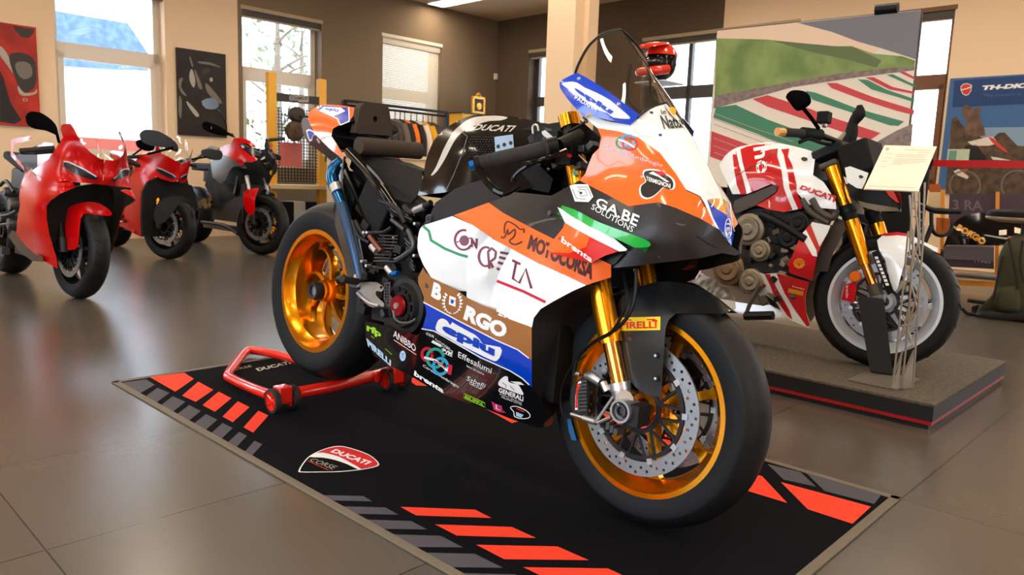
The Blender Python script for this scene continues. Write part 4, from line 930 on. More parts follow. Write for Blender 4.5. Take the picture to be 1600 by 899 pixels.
# bum stop pad and roll
def frontal(x0):                   # a board across the bike at one x
    return lambda px, py, off=0: B.LX(px, py, x0) + Vector((off, 0, 0))
xp = P(590, 200, 0).x
b = MB(); PD = smooth2(z6((180, 235), (215, 40), (245, 2), (300, 0), (420, 15), (440, 50), (465, 240), (462, 262), (200, 245)), 1)
b.poly(frontal(xp), PD, mat('dark foam', (58, 46, 38), .9), 0, 8, .035, holes=[z6(*[(332+17*cos(rad(a)), 132+26*sin(rad(a))) for a in range(0, 360, 30)])]); b.build('seat_pad', bike, ang=50)
q0 = P(560, 228, .12); q1 = Vector((q0.x, -q0.y+.10, q0.z)); qe = B.LX(655, 236, q0.x)
b = MB(); b.tube([q0, qe], .03, mat('dark foam', (58, 46, 38), .9), 20); b.build('foam_roll', bike)
# ---- rear structure
b = MB()
b.tube([P(545, 236, .13), P(575, 268, .14), P(598, 300, .15), P(620, 330, .15), P(650, 345, .15)], [.016, .018, .02, .018, .016], m_gloss, 10, 4)
b.tube([P(536, 258, .12), P(556, 300, .12), P(575, 345, .12), P(600, 385, .11)], .012, m_gloss, 8, 4)
b.tube([P(538, 245, .13), P(536, 290, .13), P(550, 340, .13), P(562, 365, .13)], .006, m_gloss, 8, 4)
b.build('subframe', bike)
b = MB(); b.poly(lambda x, y, off=0: P(x, y, .152, off), z6((262, 482), (285, 500), (350, 570), (390, 645), (330, 622), (280, 560)), mat('grey grip sheet', (96, 98, 104), .7), 0, 12, .004, grid=False); b.build('grip_pad', bike)
m_tub = m_tit
b = MB(); b.tube([P(533, 252, .10), P(523, 262, .115), P(520, 280, .125), P(527, 300, .13), P(536, 322, .135)], [.02, .023, .024, .022, .021], m_tub, 16, 5)
b.tube([P(525, 290, .13), P(529, 301, .13)], .0255, m_steel, 16); b.tube([P(536, 320, .135), P(550, 370, .14), P(560, 415, .14), P(566, 450, .14)], [.024, .022, .02, .018], mat('blued steel pipe', (52, 74, 104), .35, .8), 14, 4)
b.build('exhaust_pipe', bike)
hs = B.surf([(528, 318, .125), (545, 330, .145), (524, 345, .115), (536, 400, .125), (542, 440, .13), (562, 425, .15), (566, 445, .15), (552, 370, .15)])
b = MB(); b.poly(hs, [(526, 318), (541, 316), (552, 352), (562, 392), (569, 430), (566, 452), (546, 448), (541, 425), (535, 395), (523, 350)], m_carb, .0, 8, .004); b.build('heat_shield', bike, ang=60)
# swingarm on the far side
b = MB(); b.loft([[Vector((x, y+dy, z+dz)) for dy, dz in ((-w_, -h_), (w_, -h_), (w_, h_), (-w_, h_))] for x, y, z, w_, h_ in ((-.98, .02, .44, .10, .06), (-1.12, .10, .46, .05, .07), (-1.25, .15, .45, .035, .065), (-1.4329, .15, .407, .04, .06), (-1.5, .15, .405, .02, .03))], m_blkmet)
b.cyl((RWC.x, .11, RWC.z), (RWC.x, .19, RWC.z), .055, m_blkmet, 24); b.build('swingarm', bike, bevel=.008)
b = MB(); b.cyl((RWC.x, -.09, RWC.z), (RWC.x, .2, RWC.z), .02, m_steel, 16); b.build('rear_axle', bike)
b = MB(); b.box((RWC.x+.10, .03, RWC.z-.11), (.11, .05, .06), m_black, Matrix.Rotation(rad(35), 3, 'Y')); b.build('rear_caliper', bike, bevel=.006)
# ---- engine and frame mass
b = MB()
b.box((-.72, 0, .40), (.46, .26, .26), m_blkmet); b.box((-.70, 0, .58), (.40, .24, .22), m_black, Matrix.Rotation(rad(-10), 3, 'Y')); b.box((-.56, 0, .72), (.36, .2, .2), m_black); b.box((-.98, 0, .46), (.16, .2, .2), m_blkmet)
b.box((-.55, 0, .28), (.5, .16, .1), m_black); b.box((-.93, 0, .62), (.14, .16, .24), m_black, Matrix.Rotation(rad(14), 3, 'Y'))
b.box((-.25, 0, .42), (.05, .24, .3), m_mblack); b.box((-.20, 0, .68), (.10, .22, .10), m_mblack)
rnd = random.Random(3)
for i in range(46):
    x, y = rnd.uniform(566, 655), rnd.uniform(330, 500); c = P(x, y, rnd.uniform(.12, .15)); s_ = rnd.uniform(.012, .03)
    b.box(c, (s_*1.3, .03, s_), rnd.choice([m_blkmet, m_black, m_dgrey, m_blkmet]), Matrix.Rotation(rnd.uniform(-1, 1), 3, 'Y'))
for k in range(9):
    y = 368+k*5; b.tube([P(592-k, y, .15), P(622-k*.5, y+1, .15)], .003, m_dgrey, 6)
for k in range(7):
    q = P(632+k*1.5, 372+k*7, .155); q2 = P(641+k*1.2, 372+k*7+10, .155); b.tube([q, q2], .003, m_dgrey, 6)
for x, y in ((571, 364), (576, 364), (650, 400), (568, 409), (575, 416), (651, 350)): b.lathe([(0, -.012), (.006, -.01), (.006, .01)], m_steel, 10, c=P(x, y, .16))
b.build('engine', bike, bevel=.003)
b = MB(); b.box(P(640, 325, .10), (.2, .05, .09), m_mblack, Matrix.Rotation(rad(20), 3, 'Y')); b.box(P(600, 325, .08), (.16, .1, .12), m_mblack, Matrix.Rotation(rad(30), 3, 'Y')); b.box(P(562, 310, .05), (.1, .12, .16), m_mblack, Matrix.Rotation(rad(25), 3, 'Y')); b.box(P(590, 270, .03), (.2, .1, .07), m_black, Matrix.Rotation(rad(25), 3, 'Y')); b.build('battery_box', bike, bevel=.006)
b = MB(); z7 = Z(540, 310, 7.494)
for q, r, m_ in ((((735, 370), (800, 560), (690, 670), (595, 725)), .009, m_dgrey), (((690, 90), (720, 140), (780, 165), (880, 125), (1000, 50)), .009, m_blkmet), (((810, 145), (930, 92)), .012, m_alu), (((280, 445), (420, 620)), .008, mat('copper brown damper', (130, 74, 60), .35, .6)), (((300, 560), (360, 625)), .010, m_steel), (((400, 30), (600, 120), (700, 290)), .008, m_blkmet), (((330, 400), (450, 395), (540, 340)), .006, m_blkmet), (((540, 250), (690, 370)), .007, m_dgrey), (((80, 262), (150, 440), (280, 520)), .006, m_blkmet), (((120, 262), (190, 400), (240, 460)), .006, m_blkmet)):
    b.tube([P(*p, .165) for p in z7(*q)], r, m_, 10, 4)
b.lathe([(0, -.012), (.012, -.012), (.015, .01)], m_dgrey, 20, c=P(674, 342, .185)); b.lathe([(0, -.014), (.007, -.014), (.009, -.01)], m_blkmet, 20, c=P(674, 342, .185))
b.tube([P(614, 314, .15), P(612, 322, .15)], .011, m_yel2, 12)
b.tube([P(604, 418, .18), P(612, 428, .18)], .01, m_alu, 10); b.tube([P(613, 428, .18), P(622, 427, .18)], .009, m_sky, 12)
b.build('coolant_hose', bike)
zk = Z(540, 420, 6.42)
b = MB(); cc = P(634, 478, .165)
b.lathe([(0, -.035), (.03, -.035), (.034, -.028)], mat('red anodised clutch centre', (150, 20, 28), .3, .7), 32, c=cc); b.lathe([(0, -.040), (.009, -.040), (.010, -.034)], m_alu, 16, c=cc); b.lathe([(.034, -.02), (.062, -.02), (.07, -.005), (.086, -.002), (.09, .03)], m_blkmet, 40, c=cc)
for k in range(10): b.box(cc+Vector((.05*cos(k*.628), -.02, .05*sin(k*.628))), (.012, .012, .02), m_black, Matrix.Rotation(-k*.628, 3, 'Y'))
b.tube([P(*p, .2) for p in zk((480, 420), (500, 500), (560, 545), (650, 540), (710, 505))], .005, m_dgrey, 8, 4); b.build('clutch', bike)
b = MB(); bk_ = lambda x, y, off=0: P(x, y, .2, off)
b.poly(bk_, smooth2(zk((150, 150), (200, 135), (300, 135), (345, 155), (382, 190), (360, 232), (312, 222), (302, 262), (345, 310), (388, 350), (375, 385), (335, 375), (292, 388), (235, 375), (135, 280), (118, 235), (150, 205)), 2), m_alu, 0, 6, .012, holes=[zk(*[(357+15*cos(rad(a)), 188+16*sin(rad(a))) for a in range(0, 360, 40)])])
b.poly(bk_, smooth2(zk((200, 160), (290, 160), (310, 200), (270, 230), (290, 300), (250, 310), (190, 240)), 2), m_steel, .002, 8, .002)
b.tube([bk_(*p, .006) for p in zk((120, 240), (180, 300), (250, 350), (330, 372))], .006, m_alu, 8, 4)
b.poly(bk_, zk((385, 145), (450, 130), (445, 260), (475, 300), (465, 350), (438, 392), (400, 360), (380, 300), (385, 220)), m_dgrey, -.004, 8, .008, holes=[zk((395+22*i, 155+30*j), (410+22*i, 155+30*j), (410+22*i, 175+30*j), (395+22*i, 175+30*j)) for i in range(2) for j in range(7)])
b.tube([bk_(*p) for p in zk((100, 60), (112, 110), (140, 170))], [.006, .009, .01], m_alu, 8, 3)
b.build('footrest_bracket', bike, bevel=.0015)
b = MB(); b.tube([P(560, 441, .2), P(534, 436, .28)], .0115, m_rub, 14); b.tube([P(530, 438, .25), P(538, 436, .25)], .014, m_black, 10); b.build('footpeg', bike)
# ---- handlebar, controls
g0, g1_ = P(872, 228, .20), P(741, 258, .34)
dirg = (g1_-g0)
def bars(mir):
    b = MB()
    b.tube([g0, g0+dirg*.12], .024, m_black, 16); b.tube([g0+dirg*.12, g0+dirg*.16], .028, m_rub, 16); b.tube([g0+dirg*.16, g0+dirg*.93], [.019, .0185], m_rub, 18); b.tube([g0+dirg*.93, g0+dirg*.99], .021, m_black, 16)
    b.tube([g1_, g1_+dirg.normalized()*.012], .012, m_sky, 12)
    for t in (.80, .87): b.tube([g0+dirg*t, g0+dirg*(t+.008)], .0198, m_grp, 18)
    b.tube([g0, P(905, 212, .105)], .017, m_black, 12)
    if mir: b = b.mirrored()
    o = b.build('handlebar_grip', bike)
    b = MB(); b.tube([P(885, 236, .2), P(860, 246, .24), P(830, 256, .28), P(806, 272, .30), P(802, 284, .30)], [.007, .006, .006, .005, .006], m_gloss, 8, 4); 
    if mir: b = b.mirrored()
    b.build('brake_lever', o)
    b = MB(); b.tube([P(748, 262, .34), P(757, 280, .35), P(775, 298, .35), P(790, 302, .34), P(812, 290, .32)], [.007, .008, .009, .008, .006], m_gloss, 8, 4)
    if mir: b = b.mirrored()
    b.build('lever_guard', o)
bars(False); bars(True)
b = MB(); zg = Z(780, 180, 6.422)
b.poly(lambda x, y, off=0: P(x, y, .16, off), zg((425, 165), (460, 150), (560, 235), (555, 270), (510, 300), (480, 245), (430, 190)), m_alu, 0, 12, .02); b.tube([P(*p, .16) for p in zg((340, 190), (335, 120), (360, 95), (385, 110), (395, 160))], .003, m_silv, 6, 4)
b.box(P(850, 238, .16), (.06, .05, .05), m_black); b.box(P(862, 216, .13), (.08, .05, .03), m_black); b.box(P(888, 240, .14), (.05, .04, .06), m_black)
b.poly(lambda x, y, off=0: P(x, y, .18, off), zg(*[(705+26*cos(rad(a)), 408+18*sin(rad(a))) for a in range(0, 360, 40)]), m_redp, 0, 12, .006, grid=False)
for k in range(16): q = P(random.Random(k).uniform(820, 930), random.Random(k+50).uniform(205, 262), .12); b.box(q, (.02, .03, .016), m_blkmet if k % 3 else m_dgrey, Matrix.Rotation(k, 3, 'Y'))
b.tube([P(890, 205, .12), P(915, 190, .11), P(912, 183, .1)], .004, m_black, 6, 4); b.tube([P(900, 238, .13), P(925, 262, .12)], .002, m_silv, 6); b.build('brake_master_cylinder', bike, bevel=.003)
b = MB(); b.box((-.285, 0, .93), (.07, .27, .022), m_black); b.box((-.22, 0, .80), (.07, .27, .04), m_black); b.cyl((-.24, 0, .8), (-.28, 0, .94), .03, m_blkmet, 16); b.build('triple_clamp', bike, bevel=.006)
q = P(890, 190, .09); b = MB(); b.tube([q-ax_*.016, q+ax_*.016], [.027, .0275], m_goldf, 28); b.tube([q-ax_*.032, q-ax_*.016], .02, m_black, 16); b.build('reservoir_cap', bike)
b = MB(); b.poly(lambda x, y, off=0: P(x, y, .05, off), [(815, 200), (905, 186), (938, 215), (925, 262), (905, 285), (862, 306), (790, 306), (770, 290), (800, 240)], m_black, 0, 20, .03); b.build('dark_backing', bike)  # black backing sheet added behind the bars so the gap stays dark
b = MB(); b.poly(lambda x, y, off=0: P(x, y, .09, off), zg((590, 540), (680, 510), (715, 690), (640, 735), (600, 700)), m_mblack, 0, 10, .03); b.poly(lambda x, y, off=0: P(x, y, .14, off), zg((0, 560), (400, 500), (540, 640), (500, 780), (200, 720), (0, 740)), m_mblack, 0, 10, .004); b.build('air_duct', bike)
b = MB(); b.poly(lambda x, y, off=0: P(x, y, .108+.029, off), zg((738, 562), (780, 556), (786, 602), (744, 606)), m_teal, 0, 10, .001, grid=False); b.build('fork_sticker', bike)
# ================================================================ carpet mat under the bike
MB.backm = None
MY = rad(-43.4); md = Vector((cos(MY), sin(MY), 0)); mn = Vector((-md.y, md.x, 0))
mo = md*-3.116+mn*1.03; MM = Matrix(((md.x, mn.x, 0, mo.x), (md.y, mn.y, 0, mo.y), (0, 0, 1, 0), (0, 0, 0, 1))); MMi = MM.inverted()
m_rug = mat('black carpet', (11, 11, 16), 1, spec=.1, bump=(900, .5)); m_rugr = mat('red orange carpet', (240, 60, 30), .9, bump=(900, .5)); m_rugg = mat('grey carpet', (74, 72, 80), .92, bump=(900, .5))
m_edge = mat('rubber edge', (104, 94, 80), .7)
rug = empty('display_mat', MM, 'black carpet mat with red and grey bars under the race bike', 'mat')
ML, MW, MT = 2.53, 1.205, .005
b = MB(); b.box((ML/2, MW/2, MT/2-.001), (ML-.05, MW-.05, MT), m_rug)
rp = Plane((0, 0, MT-.001), (0, 0, 1), MMi); rf = lambda x, y, off=0: rp(x, y, 0)+Vector((0, 0, off))
zr = Z(180, 540, 2.504)
for q in ([(135, 125), (270, 108), (308, 132), (235, 182)], [(262, 198), (325, 143), (384, 175), (315, 222)], [(342, 235), (405, 182), (455, 208), (390, 261)], [(420, 280), (480, 220), (526, 243), (460, 302)], [(502, 322), (560, 257), (600, 275), (540, 343)]): b.poly(rf, zr(*q), m_rugr, .0012, 60, grid=False)
for q in ([(22, 148), (120, 134), (155, 155), (90, 193)], [(113, 205), (165, 167), (213, 187), (155, 229)], [(177, 237), (225, 200), (275, 222), (220, 265)], [(240, 272), (290, 235), (335, 258), (283, 300)], [(306, 309), (355, 270), (400, 292), (350, 335)], [(372, 348), (420, 305), (460, 325), (410, 372)], [(434, 387), (485, 340), (516, 355), (465, 409)], [(499, 427), (545, 375), (576, 388), (527, 442)]): b.poly(rf, zr(*q), m_rugg, .0012, 60, grid=False)
zq = Z(440, 680, 4.106)
for q in ([(212, 388), (525, 395), (582, 430), (285, 422)], [(345, 460), (665, 468), (750, 515), (430, 508)], [(498, 545), (830, 555), (935, 610), (605, 605)], [(668, 640), (1020, 650), (1165, 725), (825, 722)], [(885, 758), (1240, 766), (1420, 856), (1070, 852)], [(1130, 890), (1500, 898), (1700, 1000), (1340, 1000)]): b.poly(rf, zq(*q), m_rugg, .0012, 60, grid=False)
zs = Z(600, 740, 4.0)
for q in ([(103, 212), (570, 230), (672, 282), (200, 266)], [(318, 322), (800, 338), (950, 407), (455, 392)], [(578, 450), (1085, 460), (1280, 546), (750, 540)], [(870, 590), (1400, 598), (1600, 690), (1080, 690)]): b.poly(rf, zs(*q), m_rugr, .0012, 60, grid=False)
zu = Z(1100, 560, 2.652)
for q in ([(60, 515), (150, 470), (240, 490), (345, 602)], [(318, 515), (692, 617), (615, 688), (430, 628)]): b.poly(rf, zu(*q), m_rugr, .0012, 60, grid=False)
for q in ([(262, 440), (400, 474), (465, 535), (330, 505)], [(425, 480), (742, 558), (705, 606), (500, 552)]): b.poly(rf, zu(*q), m_rugg, .0012, 60, grid=False)
for q in ([(635, 592), (655, 590), (672, 604), (650, 603)], [(700, 600), (745, 608), (760, 622), (715, 614)], [(760, 640), (790, 645), (835, 652), (800, 662)], [(935, 640), (1020, 660), (1050, 690), (960, 668)], [(1020, 680), (1080, 690), (1110, 730), (1050, 712)]): b.poly(rf, q, m_rugr, .0012, 60, grid=False)
# shield badge
bd = smooth2(zq((108, 232), (150, 165), (200, 125), (280, 90), (360, 73), (440, 85), (560, 128), (622, 180), (612, 205), (520, 225), (380, 240), (240, 243), (130, 243)), 3)
b.poly(rf, bd, m_wt, .0014, 60, grid=False); cx, cy = np.mean(bd, 0); b.poly(rf, [(cx+(x-cx)*.955, cy+(y-cy)*.94) for x, y in bd], m_rug, .0018, 60, grid=False)
b.poly(rf, smooth2(zq((245, 115), (300, 92), (360, 80), (440, 92), (560, 135), (612, 180), (605, 202), (515, 218), (440, 180), (350, 135), (290, 120)), 2), mat('badge red', (214, 24, 32), .7), .0022, 60, grid=False)
b.poly(rf, smooth2(zq((175, 145), (235, 118), (300, 125), (370, 145), (440, 182), (510, 222), (490, 226), (420, 192), (340, 165), (260, 150)), 2), m_wt, .0024, 60, grid=False)
b.text(rf, 'DUCATI', zq((340, 92), (580, 178), (545, 200), (312, 115)), m_wt, .0028, .04, .15); b.text(rf, 'CORSE', zq((205, 155), (362, 208), (330, 230), (175, 170)), m_gry2, .0028, 0, .15); b.stroke(rf, zq((170, 172), (300, 232)), .8, m_rugr, .0028)
b.text(rf, 'DUCATI', [(398, 577), (452, 565), (456, 569), (404, 581)], m_gry2, .002, .04, .1); b.text(rf, 'CORSE', [(352, 580), (392, 571), (394, 574), (356, 583)], m_gry2, .002)
b.build('carpet', rug, smooth=False)
b = MB()
for c, d in (((ML/2, .0125), (ML, .025)), ((ML/2, MW-.0125), (ML, .025)), ((.0125, MW/2), (.025, MW)), ((ML-.0125, MW/2), (.025, MW))): b.box((c[0], c[1], .003), (d[0], d[1], .006), m_edge)
b.build('edge_strip', rug, smooth=False, bevel=.002)
# ================================================================ paddock stand
SM = Matrix.Translation((0, 0, 0)); m_std = mat('red powder coat', (218, 34, 20), .25, 0, .6)
g = lambda px, py, z: Plane((0, 0, z), (0, 0, 1))(px, py)
wn, wf = g(436, 626, .048), g(613, 594, .048)
std = empty('paddock_stand', T(wn.x, wn.y, 0), 'red tubular paddock stand holding up the rear of the race bike', 'stand'); off = Vector((-wn.x, -wn.y, 0))
b = MB(); r = .019
b.tube([g(466, 614, .06)+off, g(520, 604, .06)+off, g(583, 588, .06)+off, g(605, 582, .06)+off], r*1.15, m_std, 18); 
b.tube([g(420, 617, .06)+off, g(392, 606, .05)+off, g(362, 592, .03)+off, g(357, 585, .03)+off, g(372, 564, .03)+off, g(384, 550, .03)+off, g(398, 548, .03)+off, g(430, 554, .035)+off, g(460, 562, .04)+off, g(510, 576, .05)+off, g(590, 590, .06)+off], r, m_std, 18, 6)
b.build('frame', std)
for c_ in (wn, wf): b = MB(); b.box(c_+off+Vector((.01, .01, .02)), (.05, .05, .06), m_std, Matrix.Rotation(YAW, 3, 'Z')); b.build('axle_bracket', std, bevel=.004)
hubw = B.M @ Vector((RWC.x, .2, RWC.z)); b = MB(); b.tube([wf+off+Vector((0, 0, .04)), hubw+off+Vector((.03, .05, -.12)), hubw+off], r, m_std, 16, 4); b.build('lift_arm', std)
rtv = Vector((sin(YAW), -cos(YAW), 0)); WMt = Matrix(((cos(YAW), -sin(YAW), 0, 0), (sin(YAW), cos(YAW), 0, 0), (0, 0, 1, 0), (0, 0, 0, 1)))
for c in (g(427, 627, .0485), g(456, 620, .0485), g(604, 593, .0485), g(630, 589, .0485)):
    b = MB(); b.lathe([(.034, -.012), (.043, -.010), (.044, 0), (.043, .010), (.034, .012)], m_rub, 28)
    o = b.xf(WMt).build('caster_wheel', std, loc=c+off)
    b = MB(); b.lathe([(.036, -.010), (.030, -.009), (.028, -.003), (.012, -.004), (.008, -.012), (0, -.012)], m_std, 28); b.lathe([(0, .01), (.034, .01)], m_std, 24)
    for k in range(5): a = k*1.2566; b.tube([(.01*cos(a), -.006, .01*sin(a)), (.031*cos(a), -.008, .031*sin(a))], .004, m_std, 6)
    b.xf(WMt).build('hub', o)
# ================================================================ the three red motorcycles by the left wall
m_red1 = mat('deep red gloss paint', (200, 5, 7), .22, 0, .15, spec=.35); m_lens = mat('dark headlamp lens', (26, 28, 38), .25, 0, .15); m_drl = mat('daytime lamp strip', (206, 208, 214), .25)
m_clear = clear_glass('clear screen', (252, 252, 252), .1); m_wheelk = mat('black wheel', (26, 24, 24), .3, .5); m_bron = mat('bronze engine cover', (120, 96, 68), .4, .7)
m_rfl = mat('grey fairing paint', (88, 86, 86), .45, 0, .1); m_exh = mat('dark exhaust steel', (70, 66, 62), .4, .7); m_amber = mat('amber reflector', (230, 110, 20), .3)
MB.backm = m_mblack
def gpt(px, py, z=0): v = ground(px, py, z); return (v.x, v.y, z)
def sheet(name, par, fn, poly, m, thick=.004, mirror=False, step=5, off=0, ang=60, extra=None, label=None, both=False):
    b = MB(); b.poly(fn, poly, m, off, step, thick)
    if both: b.mirror()
    if extra: extra(b)
    o = b.build(name, par, ang=ang, label=label)
    if mirror:
        q = MB(); q.poly(fn, poly, m, off, step, thick); q.mirrored().build(name, par, ang=ang)
    return o
def flat(fr, s): return lambda x, y, off=0: fr.L(x, y, s, off)
def front(fr, xx): return lambda x, y, off=0: fr.LX(x, y, xx) + Vector((off, 0, 0))
def mirror_blob(par, fr, poly, s, m, stalk, mir=True, thick=.035):
    m = mat('mirror shell black', (12, 11, 11), .95, spec=0)
    for k in ((0, 1) if mir else (0,)):
        b = MB(); f = flat(fr, s); c = np.mean(poly, 0)
        b.poly(f, poly, m, 0, 4, .006)
        inner = [tuple(c+(np.array(q)-c)*.6) for q in poly]; V = [f(x, y, 0) for x, y in poly]+[f(x, y, thick) for x, y in inner]; n = len(poly)
        b.add(V, [(i, (i+1) % n, n+(i+1) % n, n+i) for i in range(n)]+[tuple(range(n, 2*n))], m)
        b.tube([fr.L(*p) for p in stalk], .008, m, 8, 4)
        if k: b = b.mirrored()
        b.build('mirror', par, ang=60)
def steered(fr, par, steer, R=.30, tw=.122, m=m_wheelk, n=5, sides=(-.066, .066), tread=26, twin=False, mt=None, rot=0, rb=.213):
    o = wheel(par, 'front_wheel', Vector((0, 0, R)), R, rb, .1, tw, m, n, discs=sides, rot=0, tread=tread, hub=.034, sw=.022, twin=twin, bar=.05, nh=30)
    o.rotation_euler = (0, rot, steer); return o

# ---- superbike nearest the camera, far left
A = Frame(gpt(122, 466), rad(-42.3), rad(5)); a1 = Z(0, 160, 5.995); a2 = Z(0, 230, 3.596)
ba = empty('sport_motorcycle', A.M, 'large red fully faired sport motorcycle nearest the left edge of the photo', 'motorcycle', 'red motorcycles parked by the window')
steered(A, ba, rad(6)); wheel(ba, 'rear_wheel', Vector((-1.46, 0, .32)), .32, .213, .15, .19, m_wheelk, 5, hub=.05, bar=.07, tread=26, nh=8)
AC = [(96, 196, .165), (110, 193, .14), (128, 225, .12), (142, 238, .09), (157, 248, .04), (163, 250, 0), (161, 267, 0), (160, 289, 0), (98, 215, .18), (93, 222, .19), (83, 238, .21), (77, 249, .22), (48, 267, .25), (58, 273, .25), (67, 283, .245), (80, 288, .22), (117, 285, .13), (150, 288, .03), (98, 253, .19), (152, 277, .045), (120, 250, .12), (39, 272, .24), (28, 313, .255), (25, 366, .22), (64, 405, .18), (90, 420, .14), (84, 386, .17), (73, 341, .21), (75, 318, .215), (95, 300, .215), (60, 320, .25), (50, 360, .235)]
af = A.surf(AC)
def ax(b):
    b.poly(af, a1((592, 556), (640, 562), (790, 630), (915, 702), (915, 718), (870, 728), (790, 705), (700, 668), (640, 630), (600, 596)), m_lens, .004, 5); b.stroke(af, dens(a1((596, 554), (645, 560), (790, 628), (918, 706)), 3, False), 2.0, m_drl, .006)
    b.stroke(af, dens(a1((575, 580), (640, 650), (690, 700)), 3, False), .8, mat('dark red seam', (90, 6, 8), .4), .004)
sheet('nose_fairing', ba, af, a1((575, 215), (600, 203), (660, 200), (690, 240), (770, 390), (850, 470), (940, 530), (975, 537), (968, 640), (962, 772), (900, 765), (700, 748), (600, 735), (480, 760), (400, 740), (350, 690), (300, 640), (460, 530), (500, 470), (560, 370), (590, 330), (568, 250)), m_red1, .005, both=True, extra=lambda b: (ax(b), b.join((lambda q: (ax(q), q.mirrored())[1])(MB()))))
sheet('side_fairing', ba, af, a2((140, 150), (118, 210), (108, 270), (112, 330), (95, 420), (92, 490), (150, 560), (230, 630), (290, 665), (325, 685), (318, 620), (298, 560), (275, 480), (262, 400), (262, 330), (285, 300), (340, 262), (430, 222), (400, 208), (330, 205), (240, 190), (185, 150), (180, 120)), m_red1, .005, mirror=True)
sheet('side_fairing', ba, af, a2((205, 150), (240, 180), (330, 200), (405, 196), (420, 215), (340, 222), (240, 205), (210, 180)), m_red1, .02, mirror=False, off=.012)
b = MB(); b.poly(front(A, -.02), a2((285, 300), (340, 262), (430, 222), (540, 205), (600, 212), (635, 235), (640, 300), (635, 345), (600, 420), (470, 430), (430, 560), (350, 600), (300, 560), (275, 480), (262, 400), (262, 330)), m_mblack, 0, 8, .05); b.box((-.12, 0, .55), (.12, .3, .3), m_black); b.box((-.5, 0, .42), (.6, .3, .42), m_blkmet); b.box((-.62, 0, .74), (.5, .2, .2), m_black); b.build('radiator_duct', ba)
FA = A.surf([(102, 342, .085), (117, 319, .065), (139, 316, .02), (156, 319, -.02), (170, 330, -.05), (175, 336, -.05), (164, 337, -.04), (145, 334, .0), (133, 334, .035), (126, 341, .065), (124, 363, .078), (121, 386, .08), (101, 380, .09), (110, 350, .088)])
sheet('front_fender', ba, FA, smooth2(a2((365, 400), (375, 350), (420, 322), (500, 308), (560, 318), (610, 350), (630, 380), (590, 386), (520, 377), (480, 374), (455, 400), (446, 480), (436, 560), (410, 578), (375, 575), (362, 540)), 2), m_red1, .005, step=4)
for sg in (-1, 1):
    b = MB(); b.tube([(-.14, sg*.105, .72), (.0, sg*.105, .36)], .024, m_black, 12); b.tube([(.0, sg*.105, .38), (.02, sg*.1, .29)], .03, m_blkmet, 12); b.box((-.06, sg*.1, .38), (.05, .05, .11), m_blkmet); b.build('fork_leg', ba)
SA = [(143, 180, 0), (130, 181, .07), (117, 188, .11), (111, 194, .135), (128, 225, .12), (142, 238, .09), (157, 248, .04), (163, 250, 0), (152, 210, 0), (130, 200, .10)]
sheet('windscreen', ba, A.surf(SA), smooth2([(111, 194), (117, 188), (130, 181), (143, 180)], 3, False)+[(148, 195), (152, 210), (158, 230), (163, 250), (157, 248), (142, 238), (128, 225), (115, 200)], m_clear, 0, both=True)
mirror_blob(ba, A, smooth2(a1((245, 120), (285, 86), (350, 90), (400, 105), (490, 170), (535, 235), (540, 290), (520, 305), (430, 265), (330, 250), (262, 215), (240, 160)), 2), .33, m_black, [(88, 205, .32), (92, 222, .25)])
for k in (0, 1):
    b = MB(); b.tube([A.L(84, 232, .2), A.L(32, 236, .34)], .017, m_rub, 12); b.tube([A.L(84, 238, .2), A.L(55, 240, .3), A.L(34, 240, .33)], .007, m_black, 8); (b.mirrored() if k else b).build('handlebar_grip', ba)
sheet('fuel_tank', ba, flat(A, .1), a1((355, 400), (350, 640), (250, 640), (140, 500), (250, 470), (300, 420)), m_blkmet, .2, step=8)
sheet('fuel_tank', ba, flat(A, .12), a1((500, 385), (420, 372), (350, 410), (350, 640), (460, 530), (480, 480)), m_red1, .24, step=8)
sheet('tail_fairing', ba, flat(A, .1), a1((100, 350), (150, 335), (290, 315), (300, 350), (130, 388), (122, 470), (285, 640), (235, 655), (100, 500)), m_red1, .03, step=6)
b = MB(); b.box((-1.15, 0, .84), (.5, .2, .06), m_mblack, Matrix.Rotation(rad(12), 3, 'Y')); b.box((-1.0, 0, .7), (.5, .16, .2), m_black); b.build('seat', ba, bevel=.02)
sheet('exhaust_silencer', ba, flat(A, .19), a2((45, 500), (70, 465), (110, 500), (240, 620), (245, 645), (180, 640), (110, 590)), m_exh, .08, step=8)
b = MB()
for px, py, r in ((22, 320, .05), (14, 300, .035), (20, 350, .045), (8, 340, .04)): b.lathe([(0, -.03), (r*.8, -.03), (r, 0), (r, .05)], m_dgrey, 20, c=A.L(px, py, .2))
for q in (((0, 338), (14, 336), (26, 330)), ((0, 290), (10, 283), (22, 300)), ((0, 352), (16, 350))): b.tube([A.L(*p, .22) for p in q], .012, m_blkmet, 8, 3)
b.build('engine', ba)
b = MB(); b.box(A.L(0, 390, .12), (.3, .05, .05), m_dgrey); b.build('swingarm', ba)

